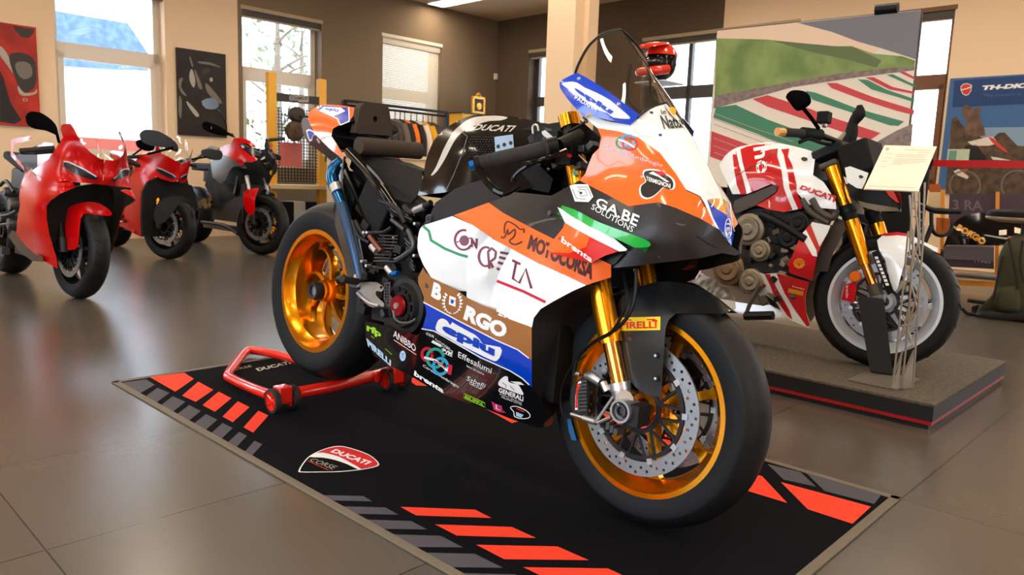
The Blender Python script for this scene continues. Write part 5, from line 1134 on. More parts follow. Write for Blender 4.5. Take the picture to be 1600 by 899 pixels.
# ---- second bike
Bb = Frame(gpt(262, 405), rad(-44), rad(5)); b1 = Z(160, 180, 6.424); b2_ = Z(0, 170, 2.9); b3 = Z(120, 300, 7.49)
bb = empty('sport_motorcycle', Bb.M, 'smaller red faired sport motorcycle parked second from the left, with gold fork legs', 'motorcycle', 'red motorcycles parked by the window')
steered(Bb, bb, rad(22)); wheel(bb, 'rear_wheel', Vector((-1.4, 0, .31)), .31, .213, .14, .18, m_wheelk, 5, hub=.05, bar=.07, tread=26, nh=8)
BC = [(214, 242, .19), (213, 250, .2), (241, 240, .16), (243, 224, .17), (253, 242, .13), (261, 244, .11), (272, 250, .06), (282, 256, 0), (281, 268, 0), (279, 281, 0), (269, 284, .04), (254, 280, .10), (244, 275, .14), (238, 269, .16), (228, 267, .18), (217, 258, .2), (212, 262, .21), (222, 267, .21), (176, 295, .24), (190, 318, .22), (222, 345, .16), (222, 370, .13), (205, 350, .18), (230, 300, .2), (224, 312, .19), (260, 262, .10)]
bfn = Bb.surf(BC)
def bx_(b):
    b.poly(bfn, b1((540, 530), (600, 548), (700, 598), (745, 632), (700, 645), (600, 600), (545, 562)), m_lens, .004, 5); b.stroke(bfn, dens(b1((545, 527), (600, 545), (700, 595), (748, 630)), 3, False), 1.5, m_drl, .006)
sheet('nose_fairing', bb, bfn, b1((345, 400), (480, 382), (520, 388), (532, 340), (540, 285), (562, 310), (600, 400), (650, 410), (720, 450), (784, 488), (778, 570), (765, 652), (700, 672), (600, 645), (540, 612), (500, 640), (440, 660), (330, 540), (345, 490)), m_red1, .005, both=True, extra=lambda b: (bx_(b), b.join((lambda q: (bx_(q), q.mirrored())[1])(MB()))))
sheet('side_fairing', bb, bfn, [(212, 262), (228, 268), (238, 274), (232, 282), (225, 296), (222, 312), (223, 345), (222, 371), (205, 363), (192, 348), (190, 325), (184, 308), (176, 296), (186, 290), (200, 284)], m_red1, .005, mirror=True)
b = MB(); b.poly(front(Bb, -.04), [(224, 300), (232, 284), (245, 277), (262, 284), (280, 284), (300, 290), (306, 306), (308, 330), (290, 330), (270, 340), (262, 370), (224, 370), (222, 340)], m_mblack, 0, 8, .05); b.box((-.45, 0, .42), (.6, .28, .42), m_blkmet); b.box((-.12, 0, .56), (.12, .26, .26), m_black); b.box((-.6, 0, .72), (.6, .2, .16), m_black); b.build('radiator_duct', bb)
FB2 = Bb.surf([(238, 333, .17), (246, 312, .16), (262, 309, .11), (278, 307, .05), (290, 309, .01), (300, 318, -.03), (296, 322, -.02), (284, 318, .04), (270, 330, .12), (258, 345, .15), (246, 348, .165)])
sheet('front_fender', bb, FB2, smooth2([(240, 335), (246, 318), (262, 309), (278, 306), (290, 309), (301, 320), (290, 318), (281, 317), (272, 330), (262, 343), (252, 350), (243, 348)], 2), m_mblack, .004, step=4)
for sg in (-1, 1):
    b = MB(); b.tube([(-.15, sg*.1, .74), (-.05, sg*.1, .52)], .025, m_goldf, 14); b.tube([(-.05, sg*.1, .52), (.0, sg*.1, .33)], .019, m_goldc, 12); b.tube([(-.005, sg*.1, .36), (.01, sg*.1, .28)], .026, m_blkmet, 12); b.box((-.07, sg*.1, .36), (.05, .05, .11), m_dgrey); b.build('fork_leg', bb)
SB = [(281, 212, 0), (272, 214, .05), (262, 222, .09), (253, 232, .11), (261, 244, .11), (272, 250, .06), (282, 256, 0), (283, 235, 0)]
sheet('windscreen', bb, Bb.surf(SB), [(253, 232), (262, 222), (272, 214), (281, 212), (283, 235), (282, 256), (272, 250), (261, 244)], m_clear, 0, both=True)
mirror_blob(bb, Bb, smooth2(b1((335, 265), (380, 245), (440, 250), (520, 262), (528, 320), (500, 360), (420, 355), (350, 320)), 2), .30, m_black, [(222, 232, .29), (206, 244, .2)])
for k in (0, 1): b = MB(); b.tube([Bb.L(218, 245, .18), Bb.L(196, 246, .33)], .017, m_rub, 12); (b.mirrored() if k else b).build('handlebar_grip', bb)
b = MB(); b.loft([[Vector((x, w_*cos(a), z+h_*sin(a))) for a in [2*pi*k/12 for k in range(12)]] for x, z, w_, h_ in ((-.28, .84, .1, .06), (-.42, .88, .15, .11), (-.62, .86, .14, .11), (-.78, .8, .08, .07))], m_red1); b.build('fuel_tank', bb)
b = MB(); b.box((-.98, 0, .80), (.45, .2, .06), m_mblack, Matrix.Rotation(rad(-4), 3, 'Y')); b.box((-1.3, 0, .92), (.35, .15, .08), m_red1, Matrix.Rotation(rad(14), 3, 'Y')); b.build('seat', bb, bevel=.02)
b = MB()
for i in range(16): rr = random.Random(i); b.box(Bb.L(rr.uniform(176, 196), rr.uniform(303, 348), .2), (.04, .04, .03), m_bron if i % 2 else m_dgrey, Matrix.Rotation(rr.random(), 3, 'Y'))
b.tube([Bb.L(180, 345, .16), Bb.L(215, 362, .14)], .03, m_red1, 10); b.build('engine', bb)
sheet('brake_caliper', bb, flat(Bb, -.1), [(297, 327), (301, 324), (305, 333), (302, 343), (297, 338)], m_alu, .04)

# ---- third bike: tall tourer
C = Frame(gpt(408, 398), rad(-44), rad(4)); c1 = Z(300, 170, 7.493); c2 = Z(290, 270, 6.9125)
bc = empty('adventure_motorcycle', C.M, 'tall red and grey touring motorcycle with hand guards in front of the black canvas', 'motorcycle', 'red motorcycles parked by the window')
steered(C, bc, rad(22), R=.31, rb=.225, n=7, twin=True); wheel(bc, 'rear_wheel', Vector((-1.56, 0, .32)), .32, .213, .14, .18, m_wheelk, 7, hub=.05, bar=.07, tread=26, nh=8)
CC = [(344, 236, .2), (352, 226, .19), (365, 215, .17), (375, 218, .15), (390, 222, .11), (399, 228, .08), (402, 240, .08), (404, 250, .09), (400, 254, .12), (390, 255, .15), (380, 258, .18), (372, 248, .2), (358, 240, .21), (331, 247, .22), (328, 270, .24), (340, 280, .24), (352, 290, .22), (346, 300, .2), (362, 265, .21), (376, 258, .17), (415, 262, .04), (425, 275, 0), (420, 240, 0), (412, 228, 0), (432, 260, -.03), (410, 290, .03), (418, 256, .03)]
cf_ = C.surf(CC)
sheet('nose_fairing', bc, cf_, c1((325, 460), (400, 420), (450, 420), (490, 345), (560, 335), (680, 370), (745, 430), (752, 460), (700, 440), (640, 410), (545, 400), (560, 440), (680, 540), (770, 580), (750, 610), (690, 625), (620, 622), (590, 672), (540, 640), (440, 570), (330, 522)), m_red1, .005, mirror=True, step=4)
def cx_(b):
    b.poly(cf_, c1((560, 405), (640, 440), (740, 490), (810, 530), (800, 560), (720, 545), (640, 500), (575, 450)), m_lens, .003, 4); b.poly(cf_, c1((568, 425), (600, 430), (620, 455), (590, 462)), m_drl, .006, 4); b.stroke(cf_, c1((555, 402), (640, 435), (740, 485), (812, 522)), 1.4, m_rfl, .006)
b = MB(); b.poly(front(C, -.3), c1((560, 690), (640, 700), (900, 760), (940, 800), (900, 880), (880, 1050), (600, 1100), (500, 1000)), m_black, 0, 20, .04, grid=False); b.build('radiator', bc)
b = MB(); b.poly(cf_, c1((545, 398), (640, 408), (745, 460), (800, 470), (850, 560), (890, 620), (880, 680), (840, 640), (770, 585), (680, 540), (570, 460)), m_gloss, 0, 4, .005); cx_(b); b.mirror(); b.build('headlamp_cowl', bc)
sheet('beak', bc, cf_, c1((620, 625), (700, 630), (770, 600), (850, 690), (920, 770), (880, 899), (840, 800), (780, 750), (700, 730), (630, 690)), m_mblack, .01, mirror=True, step=4)
sheet('side_fairing', bc, cf_, c1((230, 545), (320, 525), (440, 575), (585, 668), (480, 680), (440, 730), (390, 840), (330, 880), (240, 800), (215, 620)), m_rfl, .005, mirror=True, step=4)
b = MB(); b.poly(flat(C, .14), c1((215, 620), (240, 560), (330, 880), (420, 780), (470, 690), (560, 685), (585, 760), (565, 1000), (420, 1100), (250, 1100), (150, 900)), m_mblack, 0, 8, .25, grid=False); b.box((-.5, 0, .5), (.7, .28, .4), m_blkmet); b.box((-.75, 0, .22), (.8, .2, .05), m_dgrey); b.box((-.9, 0, .78), (.6, .2, .16), m_black); b.build('engine', bc)
b = MB()
for i in range(14): rr = random.Random(i+9); b.box(C.L(rr.uniform(312, 332), rr.uniform(308, 325), .2), (.07, .04, .05), m_bron, Matrix.Rotation(rr.random(), 3, 'Y'))
b.build('water_pump_cover', bc)
b = MB(); b.tube([C.L(315, 347, .16), C.L(350, 352, .14), C.L(372, 366, .12)], .018, m_exh, 8, 3); b.tube([(-.62, .16, .35), (-.55, .3, .0)], .012, m_black, 8); b.build('side_stand', bc)
for sg in (-1, 1):
    b = MB(); b.tube([(-.2, sg*.1, .78), (-.05, sg*.1, .48)], .022, m_steel, 12); b.tube([(-.05, sg*.1, .48), (.0, sg*.1, .3)], .028, m_blkmet, 12); b.build('fork_leg', bc)
FC3 = C.surf([(381, 300, .2), (393, 296, .15), (405, 294, .08), (400, 303, .12), (398, 325, .16), (396, 335, .165), (388, 334, .18), (382, 320, .19)])
sheet('front_fender', bc, FC3, smooth2(c2((630, 205), (700, 180), (790, 165), (770, 220), (750, 300), (745, 420), (715, 460), (670, 440), (630, 360)), 2), m_red1, .006, step=4)
sheet('front_fender', bc, C.surf([(404, 296, .03), (415, 297, .0), (425, 303, -.03), (430, 306, -.04), (415, 302, .02)]), [(403, 297), (415, 296), (427, 302), (432, 308), (420, 304), (408, 303)], m_gloss, .005, step=4)
SC_ = [(388, 187, .06), (384, 195, .08), (395, 215, .09), (405, 227, .08), (413, 232, 0), (408, 205, 0), (400, 190, 0)]
sheet('windscreen', bc, C.surf(SC_), [(387, 186), (400, 188), (408, 205), (413, 232), (405, 227), (395, 215), (384, 195)], clear_glass('light smoke screen', (190, 184, 176), .1), 0, both=True)
mirror_blob(bc, C, smooth2([(316, 194), (322, 190), (340, 196), (354, 205), (358, 210), (350, 213), (330, 208), (318, 202)], 2), .38, m_black, [(356, 210, .36), (366, 214, .2)], mir=False)
b = MB(); b.tube([C.L(322, 160, .40), C.L(340, 172, .38), C.L(352, 190, .32), C.L(354, 205, .25)], .008, m_black, 8, 4); b.poly(flat(C, .42), smooth2([(315, 158), (332, 153), (342, 162), (338, 170), (322, 170)], 2), m_black, 0, 5, .03); b.build('mirror', bc)
for k in (0, 1): b = MB(); b.tube([C.L(364, 212, .18), C.L(330, 200, .4)], .017, m_rub, 12); (b.mirrored() if k else b).build('handlebar_grip', bc)
b = MB(); b.tube([C.L(300, 252, .12), C.L(318, 240, .12), C.L(329, 231, .12), C.L(343, 235, .12)], .02, mat('olive grey cover', (120, 112, 90), .6), 10, 3); b.box((-1.15, 0, .86), (.7, .24, .08), m_mblack); b.build('seat', bc, bevel=.02)
b = MB(); b.loft([[Vector((x, w_*cos(a), z+h_*sin(a))) for a in [2*pi*k/12 for k in range(12)]] for x, z, w_, h_ in ((-.4, .98, .12, .08), (-.55, 1.0, .15, .11), (-.75, .94, .14, .1), (-.9, .88, .08, .06))], m_rfl); b.build('fuel_tank', bc)
b = MB(); b.box(C.L(432, 247, -.3), (.1, .05, .05), m_black); b.tube([C.L(424, 240, -.25), C.L(434, 243, -.36)], .012, m_black, 8); b.build('hand_guard', bc)
# ================================================================ white and red naked bike on its platform
PZ = .1
Wf = Frame(gpt(1368, 573, PZ), rad(-44), rad(4)); w1 = Z(1100, 200, 4.496); w2_ = Z(1080, 350, 4.996); w3 = Z(1280, 370, 3.596); w4 = Z(1200, 130, 6.9125); w5 = Z(1320, 215, 4.86); w6 = Z(1140, 370, 5.995)
bw = empty('naked_motorcycle', Wf.M, 'white and red striped naked motorcycle standing on the grey platform', 'motorcycle')
m_wred = mat('crimson stripe paint', (196, 22, 30), .2, 0, .8); m_wwheel = mat('white wheel paint', (206, 214, 226), .35, 0, .3); m_grayp = mat('grey plastic', (70, 62, 54), .5); m_sub = mat('grey cast cover', (128, 118, 100), .4, .6)
fwc = steered(Wf, bw, rad(16), R=.287, tw=.114, m=m_wwheel, n=7, tread=22, twin=False); fwc['label'] = 'white front wheel'
wheel(bw, 'rear_wheel', Vector((-1.48, 0, .33)), .33, .213, .15, .2, m_wwheel, 5, hub=.05, bar=.07, tread=26, nh=8)
WL_ = lambda x, y, s, off=0: Wf.L(x, y, s, off)
# tank
WT = [(1123, 262, .05), (1140, 238, .04), (1157, 229, .03), (1180, 224, .0), (1200, 222, 0), (1215, 224, .0), (1240, 228, .02), (1265, 236, .06), (1273, 245, .09), (1270, 262, .13), (1290, 285, .17), (1307, 326, .19), (1270, 322, .17), (1245, 300, .18), (1244, 326, .17), (1215, 331, .17), (1180, 322, .17), (1210, 295, .16), (1180, 303, .15), (1150, 303, .14), (1135, 290, .12), (1150, 260, .12), (1200, 250, .12), (1240, 260, .13)]
wt = Wf.surf(WT); tk = smooth2([(1124, 258), (1132, 245), (1143, 235), (1157, 229), (1180, 225), (1200, 222), (1225, 225), (1250, 231), (1268, 236)], 2, False)
TO = tk+w1((780, 215), (765, 330), (840, 380), (880, 440), (925, 520), (930, 572), (800, 562), (720, 530), (650, 450), (690, 540), (690, 565), (560, 592), (440, 570), (360, 540), (520, 430), (515, 405), (470, 395), (300, 465), (200, 465), (170, 400), (140, 340))
b = MB(); b.poly(wt, TO, m_wht, 0, 7)
b.poly(wt, [(1146, 234)]+w1((262, 140), (300, 240), (380, 320), (420, 330), (560, 400), (600, 500), (650, 570), (560, 592), (440, 570), (360, 540), (520, 430), (515, 405), (470, 395), (340, 450), (300, 330), (250, 200), (240, 160)), m_wred, .001, 8) if False else None
b.poly(wt, w1((200, 190), (225, 165), (250, 270), (290, 420), (300, 465), (258, 467), (230, 400), (210, 290)), m_wred, .0012, 7)
b.poly(wt, w1((255, 150), (300, 130), (360, 118), (460, 112), (520, 108), (515, 200), (545, 300), (560, 420), (590, 500), (622, 575), (560, 592), (440, 570), (360, 540), (520, 430), (515, 405), (470, 395), (335, 452), (300, 350), (270, 240)), m_wred, .0012, 7)
b.poly(wt, w1((540, 150), (600, 145), (590, 200), (620, 260), (650, 400), (650, 450), (690, 540), (690, 565), (662, 570), (630, 500), (600, 420), (590, 330), (570, 240), (560, 190)), m_wred, .0012, 7)
b.poly(wt, w1((395, 172), (430, 118), (520, 110), (590, 125), (740, 160), (560, 140), (470, 150)), m_wht, .002, 7)
b.text(wt, 'he', w1((330, 140), (455, 300), (370, 350), (330, 150)), m_wt, .0025, .04) if False else None
b.text(wt, 'he', w1((478, 292), (372, 320), (335, 165), (432, 150)) and [w1((455, 120))[0], w1((480, 300))[0], w1((372, 322))[0], w1((345, 140))[0]], m_wt, .0025, .015)
b.text(wt, 'DUCATI', w1((680, 398), (930, 478), (925, 528), (668, 428)), m_wred, .002, .05, .2)
b.stroke(wt, dens(w1((520, 150), (400, 240), (210, 340)), 4, False), 1, m_bk, .003); b.stroke(wt, dens(w1((515, 405), (560, 420)), 4, False), 1, m_bk, .003)
b.poly(wt, w1((682, 210), (700, 203), (725, 210), (728, 228), (705, 235), (685, 225)), m_bk, .002, 7)
q = MB(); q.poly(wt, TO, m_wht, 0, 7); r1 = [wt(x, y) for x, y in tk]; r2 = [Vector((v.x, -v.y, v.z)) for v in r1]; n = len(tk); b.add(r1+r2, [(i, i+1, n+i+1, n+i) for i in range(n-1)], m_wht); b.join(q.mirrored())
b.build('fuel_tank', bw, ang=50)
sheet('side_cover', bw, flat(Wf, .17), w1((215, 510), (490, 400), (515, 410), (505, 450), (360, 545), (240, 598), (215, 595), (205, 540)), m_grayp, .03)
wl2 = Wf.surf([(1247, 352, .18), (1267, 346, .18), (1307, 340, .2), (1240, 425, .19), (1268, 435, .18), (1296, 360, .19), (1162, 418, .15), (1200, 470, .13), (1240, 510, .12), (1267, 512, .11), (1262, 437, .17), (1195, 430, .18), (1220, 428, .18)])
b = MB(); b.poly(wl2, w1((620, 899), (680, 752), (760, 660), (890, 690), (865, 740), (810, 860), (795, 899), (760, 1075), (600, 1020), (590, 960)), m_wred, 0, 8, .006)
b.poly(wl2, w1((760, 662), (888, 688), (868, 740), (812, 835), (750, 680)), m_wht, .0015, 8); b.poly(wl2, w1((680, 752), (716, 715), (790, 860), (795, 905), (762, 899)), m_wht, .0015, 8)
q = w6((652, 250))[0]; b.poly(wl2, [(q[0]+r_*cos(rad(a)), q[1]+r_*sin(rad(a))*.9) for k in range(18) for a, r_ in ((k*20, 9.4 if k % 2 else 8.2),)], m_gld, .0015, 30, grid=False); b.stroke(wl2, [(q[0]+6*cos(rad(a)), q[1]+5.4*sin(rad(a))) for a in range(-200, 30, 20)], .6, m_wred, .003)
for a in range(-160, 0, 27): b.stroke(wl2, [(q[0], q[1]+4), (q[0]+6*cos(rad(a)), q[1]+5*sin(rad(a)))], .5, m_wred, .003)
b.build('side_fairing', bw, ang=60, label='right radiator shroud with a yellow shell badge')
b = MB(); b.poly(wl2, w6((120, 290), (320, 350), (450, 340), (590, 380), (745, 425), (710, 560), (715, 700), (750, 830), (740, 855), (590, 790), (500, 730), (300, 580), (170, 400)), m_wht, 0, 7, .006)
b.poly(wl2, w6((325, 350), (378, 352), (440, 480), (560, 690), (590, 780), (540, 740), (420, 560), (380, 460)), m_wred, .0015, 7); b.poly(wl2, w6((440, 342), (590, 380), (745, 425), (708, 560), (714, 700), (750, 830), (725, 845), (620, 700), (520, 540), (470, 430)), m_wred, .0015, 7)
b.text(wl2, 'V4', w6((235, 380), (350, 460), (330, 485), (205, 415)), m_wred, .002, .04); b.poly(wl2, w6((552, 482), (692, 515), (686, 555), (548, 522)), m_gld, .003, 8); b.text(wl2, 'brembo', w6((590, 455), (700, 485), (698, 500), (588, 472)), m_wt, .004)
b.poly(wl2, w6((330, 540), (430, 610), (480, 690), (380, 640)), m_grp, .0015, 8); b.build('belly_fairing', bw, ang=60)
sheet('radiator', bw, flat(Wf, .1), w6((745, 420), (860, 415), (790, 760), (755, 800), (715, 700), (710, 560)), mat('mesh grille', (96, 84, 66), .6, .3), .2, step=10)
sheet('radiator_frame', bw, flat(Wf, .13), w1((930, 630), (1000, 660), (990, 720), (900, 899), (870, 1010), (800, 1010), (760, 1075), (800, 860), (870, 740)), m_grayp, .02, mirror=True, step=10)
b = MB()
b.box((-.6, 0, .50), (.5, .28, .3), m_blkmet); b.box((-.75, 0, .30), (.5, .24, .2), m_sub); b.box((-.5, 0, .72), (.5, .18, .14), m_black); b.box((-.98, 0, .58), (.3, .14, .14), m_black); b.box((-.35, 0, .45), (.1, .3, .3), m_black)
for px, py, r, m_ in ((1172, 359, .075, m_sub), (1190, 392, .05, m_sub), (1140, 420, .08, m_bron), (1235, 372, .06, m_black), (1250, 350, .05, m_black), (1175, 440, .06, m_sub)):
    b.lathe([(0, -.035), (r*.3, -.035), (r*.35, -.028), (r*.7, -.03), (r*.78, -.02), (r, -.015), (r, .05)], m_, 28, c=WL_(px, py, .16))
rnd = random.Random(5)
for i in range(50):
    c = WL_(rnd.uniform(1150, 1245), rnd.uniform(335, 470), rnd.uniform(.13, .17)); s_ = rnd.uniform(.012, .03)
    b.box(c, (s_*1.4, .03, s_), rnd.choice([m_blkmet, m_black, m_sub, m_grayp]), Matrix.Rotation(rnd.uniform(-1, 1), 3, 'Y'))
b.tube([WL_(*p, .18) for p in ((1188, 335), (1220, 350), (1260, 375))], .018, m_black, 10, 3); b.build('engine', bw, bevel=.003)
b = MB(); b.tube([WL_(*p, .17) for p in w1((760, 500), (810, 580), (900, 630), (930, 600))], .016, m_grayp, 10, 4); b.tube([WL_(*p, .17) for p in w1((690, 500), (750, 590), (880, 670))], .014, m_grayp, 10, 4); b.build('coolant_hose', bw)
b = MB(); b.tube([WL_(*p, .2) for p in w2_((420, 720), (640, 715))], .02, m_black, 8); b.tube([WL_(*p, .18) for p in w2_((540, 480), (470, 600), (430, 700))], .01, m_grayp, 8, 3); b.build('footpeg', bw)
sheet('tail_fairing', bw, flat(Wf, .12), w2_((0, 380), (50, 370), (200, 440), (215, 480), (270, 480), (340, 580), (350, 660), (310, 690), (100, 520), (0, 460)), m_wht, .03)
b = MB(); b.loft([[Vector((x, y+dy, z+dz)) for dy, dz in ((-w_, -h_), (w_, -h_), (w_, h_), (-w_, h_))] for x, y, z, w_, h_ in ((-.85, .02, .42, .1, .05), (-1.05, .10, .44, .05, .06), (-1.25, .15, .40, .035, .055), (-1.48, .15, .33, .04, .05))], m_blkmet); b.cyl((-1.48, .0, .33), (-1.48, .18, .33), .045, m_steel, 20); b.build('swingarm', bw, bevel=.008)
b = MB(); b.loft([[Vector((x, w_*cos(a), z+h_*sin(a))) for a in [2*pi*k/14 for k in range(14)]] for x, z, w_, h_ in ((-.80, .70, .08, .05), (-.95, .72, .12, .04), (-1.12, .76, .10, .04), (-1.22, .80, .06, .03))], m_mblack); b.build('seat', bw)
b = MB(); b.loft([[Vector((x, w_*cos(a), z+h_*sin(a))) for a in [2*pi*k/14 for k in range(14)]] for x, z, w_, h_ in ((-.85, .64, .07, .04), (-1.1, .70, .09, .05), (-1.3, .80, .06, .04), (-1.42, .86, .02, .015))], m_wred); b.build('tail_unit', bw)
# front end: forks, fender, caliper
for sg in (-1, 1):
    mir = (lambda v: v) if sg < 0 else (lambda v: Vector((v.x+.03, -v.y, v.z)))
    t0, t1, t2, t3, t4 = [mir(WL_(x, y, .11)) for x, y in ((1300, 262), (1321, 322), (1330, 345), (1352, 413), (1364, 445))]
    b = MB(); b.tube([t0, t1], [.033, .028], m_goldf, 18); b.tube([t2, t3], [.033, .027], m_goldf, 18); b.tube([t1, t2], .030, m_mblack, 14); b.tube([t1+(t2-t1)*.3, t1+(t2-t1)*.5], .036, m_black, 14)
    o = b.build('fork_leg', bw); b = MB(); b.tube([t3, t4], .02, m_goldc, 14); b.build('stanchion', o)
    b = MB(); b.tube([t4, t4+(t4-t3)*.5], .028, m_grayp, 12); b.cyl((.0, sg*.07, .3), (.0, sg*.12, .3), .03, m_steel, 20); b.build('axle_clamp', o)
b = MB(); cq = w3((145, 270), (205, 250), (212, 290), (195, 370), (125, 355), (130, 330)); b.poly(flat(Wf, .12), cq, m_wred, 0, 8, .06); b.text(flat(Wf, .122), 'brembo', [(1321, 442), (1324, 442), (1318, 468), (1315, 468)] and [w3((165, 275))[0], w3((165, 345))[0], w3((150, 345))[0], w3((150, 275))[0]], m_wt, .002); b.tube([WL_(*p, .11) for p in w3((180, 365), (215, 375))], .008, m_alu, 8); b.build('brake_caliper', bw, bevel=.004)
b = MB(); c = WL_(*w3((200, 225))[0], .135); b.lathe([(0, -.006), (.02, -.005), (.024, .0), (.024, .01)], m_amber, 20, c=c); b.build('reflector', bw)
WFD = Wf.surf([(1341, 389, .1), (1372, 375, .07), (1400, 365, .04), (1420, 365, .0), (1445, 375, -.02), (1468, 395, -.03), (1440, 385, .0), (1420, 384, .05), (1412, 420, .09), (1400, 450, .1), (1395, 455, .1), (1378, 410, .1), (1371, 380, .1)])
b = MB(); b.poly(WFD, w3((335, 75), (325, 20), (360, -10), (440, -20), (510, -12), (590, 30), (680, 70), (670, 92), (600, 60), (530, 60), (495, 90), (475, 160), (440, 295), (425, 308), (405, 280), (370, 130)), m_wht, 0, 6, .005)
b.poly(WFD, w3((335, -8), (360, -18), (440, -26), (520, -14), (500, -2), (440, -8), (380, -4)), m_wred, .001, 6); b.poly(WFD, w3((668, 66), (682, 72), (680, 96), (668, 92)), m_amber, .002, 8, grid=False); b.build('front_fender', bw, ang=60)
b = MB(); b.poly(flat(Wf, .135), w3((295, 90), (335, 70), (420, 310), (385, 330), (370, 300)), m_black, 0, 10, .02); 
for k in range(8): q = np.array(w3((318, 120))[0])+np.array([2.35*k, 5.9*k]); b.poly(flat(Wf, .137), [tuple(q+np.array(o_)) for o_ in ((-2, -2), (3, -2.6), (4.5, 1.4), (-.6, 2.2))], m_wt, .001, 30, grid=False)
b.build('fork_guard', bw)
# handlebar, lever, mirrors
b = MB(); b.tube([WL_(*w4((100, 525))[0], .42), WL_(*w4((180, 530))[0], .38)], .018, m_gld, 12); b.tube([WL_(*w4((170, 530))[0], .385), WL_(*w4((380, 545))[0], .28)], .019, m_rub, 14); b.tube([WL_(*w4((370, 540))[0], .28), WL_(*w4((560, 560))[0], .18)], .026, m_mblack, 14); b.tube([WL_(*w4((560, 560))[0], .18), WL_(*w4((760, 640))[0], .05)], .014, m_black, 10); b.build('handlebar_grip', bw)
b = MB(); b.tube([WL_(*p, .3-.04*i) for i, p in enumerate(w4((340, 640), (440, 605), (560, 640), (680, 660)))], [.009, .007, .008, .01], m_black, 8, 4); b.build('brake_lever', bw)
mirror_blob(bw, Wf, smooth2(w4((190, 150), (240, 85), (330, 75), (420, 100), (465, 170), (455, 230), (400, 270), (340, 300), (290, 285), (240, 220)), 2), .36, m_mblack, [(1254, 168, .35), (1267, 184, .3), (1279, 201, .24)], mir=False)
b = MB(); b.box(WL_(1288, 184, .2), (.05, .05, .05), m_mblack); b.tube([WL_(1285, 195, .2), WL_(1292, 196, .2)], .012, m_alu, 8); b.build('fluid_reservoir', bw, bevel=.006)
b = MB(); lp_ = lambda x, y: WL_(*w4((x, y))[0], -.12)
b.tube([lp_(990, 240), lp_(985, 330), lp_(920, 430), lp_(900, 540), lp_(860, 640)], [.012, .03, .022, .03, .035], m_mblack, 10, 3); b.tube([lp_(800, 640), lp_(880, 560)], .03, m_sub, 10); b.tube([lp_(900, 480), lp_(950, 480)], .014, m_amber, 8); b.build('handlebar_grip', bw)
b = MB(); b.box(WL_(1305, 240, .0), (.14, .2, .05), m_black, Matrix.Rotation(rad(-25), 3, 'Y')); b.box(WL_(1290, 238, .05), (.05, .08, .02), m_teal, Matrix.Rotation(rad(-25), 3, 'Y')); b.box(WL_(1348, 250, .0), (.13, .2, .14), m_mblack, Matrix.Rotation(rad(-20), 3, 'Y')); b.box(WL_(1310, 262, .0), (.08, .26, .03), m_grayp, Matrix.Rotation(rad(-25), 3, 'Y')); b.build('instrument_panel', bw, bevel=.01)
# headlight unit
wh = Wf.surf([(1320, 262, .12), (1352, 285, .11), (1345, 296, .13), (1330, 290, .14), (1345, 315, .12), (1370, 322, .08), (1400, 325, .03), (1407, 331, .0), (1360, 300, .1), (1400, 312, .03)])
sheet('headlamp_cover', bw, wh, w5((0, 230), (40, 218), (180, 270), (160, 330), (130, 390), (95, 385), (20, 340)), m_wht, .006, mirror=True, extra=lambda b: b.poly(wh, w5((105, 290), (125, 284), (145, 300), (125, 314), (108, 305)), m_bk, .002, 8))
b = MB(); b.poly(wh, w5((10, 350), (95, 385), (140, 392), (300, 400), (420, 520), (410, 560), (330, 560), (180, 540), (100, 500), (40, 450)), m_black, -.002, 6, .006); b.poly(wh, w5((95, 480), (180, 500), (400, 535), (420, 562), (250, 560), (130, 525)), m_sub, .002, 6, .004); b.poly(wh, w5((310, 405), (370, 405), (415, 500), (390, 490), (330, 440)), m_wred, .003, 6); b.mirror(); b.build('headlamp', bw)
# ---- platform
m_plt = mat('grey carpet platform', (96, 86, 74), .95, noise=(60, (74, 66, 56)), bump=(700, .6)); m_pls = mat('black platform side', (20, 19, 19), .5); m_rst = mat('red platform strip', (170, 14, 24), .4)
pn, pfar = RMi @ ground(1460, 633, PZ), RMi @ ground(1571, 564, PZ); pw = RMi @ ground(1200, 588, PZ)
X1, Y0, Y1_ = pn.x, pn.y, pfar.y; X0 = 5.9
pt = rempty('display_platform', ((X0+X1)/2, (Y0+Y1_)/2, 0), 'low grey carpeted platform with black sides and a red strip', 'platform'); LX_, LY_ = X1-X0, Y1_-Y0
b = MB(); b.box((0, 0, PZ-.006), (LX_, LY_, .012), m_plt); b.build('top', pt, smooth=False, bevel=.003)
b = MB(); b.box((0, 0, .064), (LX_-.002, LY_-.002, .05+.01), m_pls); b.box((0, 0, .01), (LX_-.03, LY_-.03, .02), m_pls); b.build('side', pt, smooth=False)
b = MB(); b.box((0, 0, .027), (LX_-.006, LY_-.006, .014), m_rst); b.build('red_strip', pt, smooth=False)
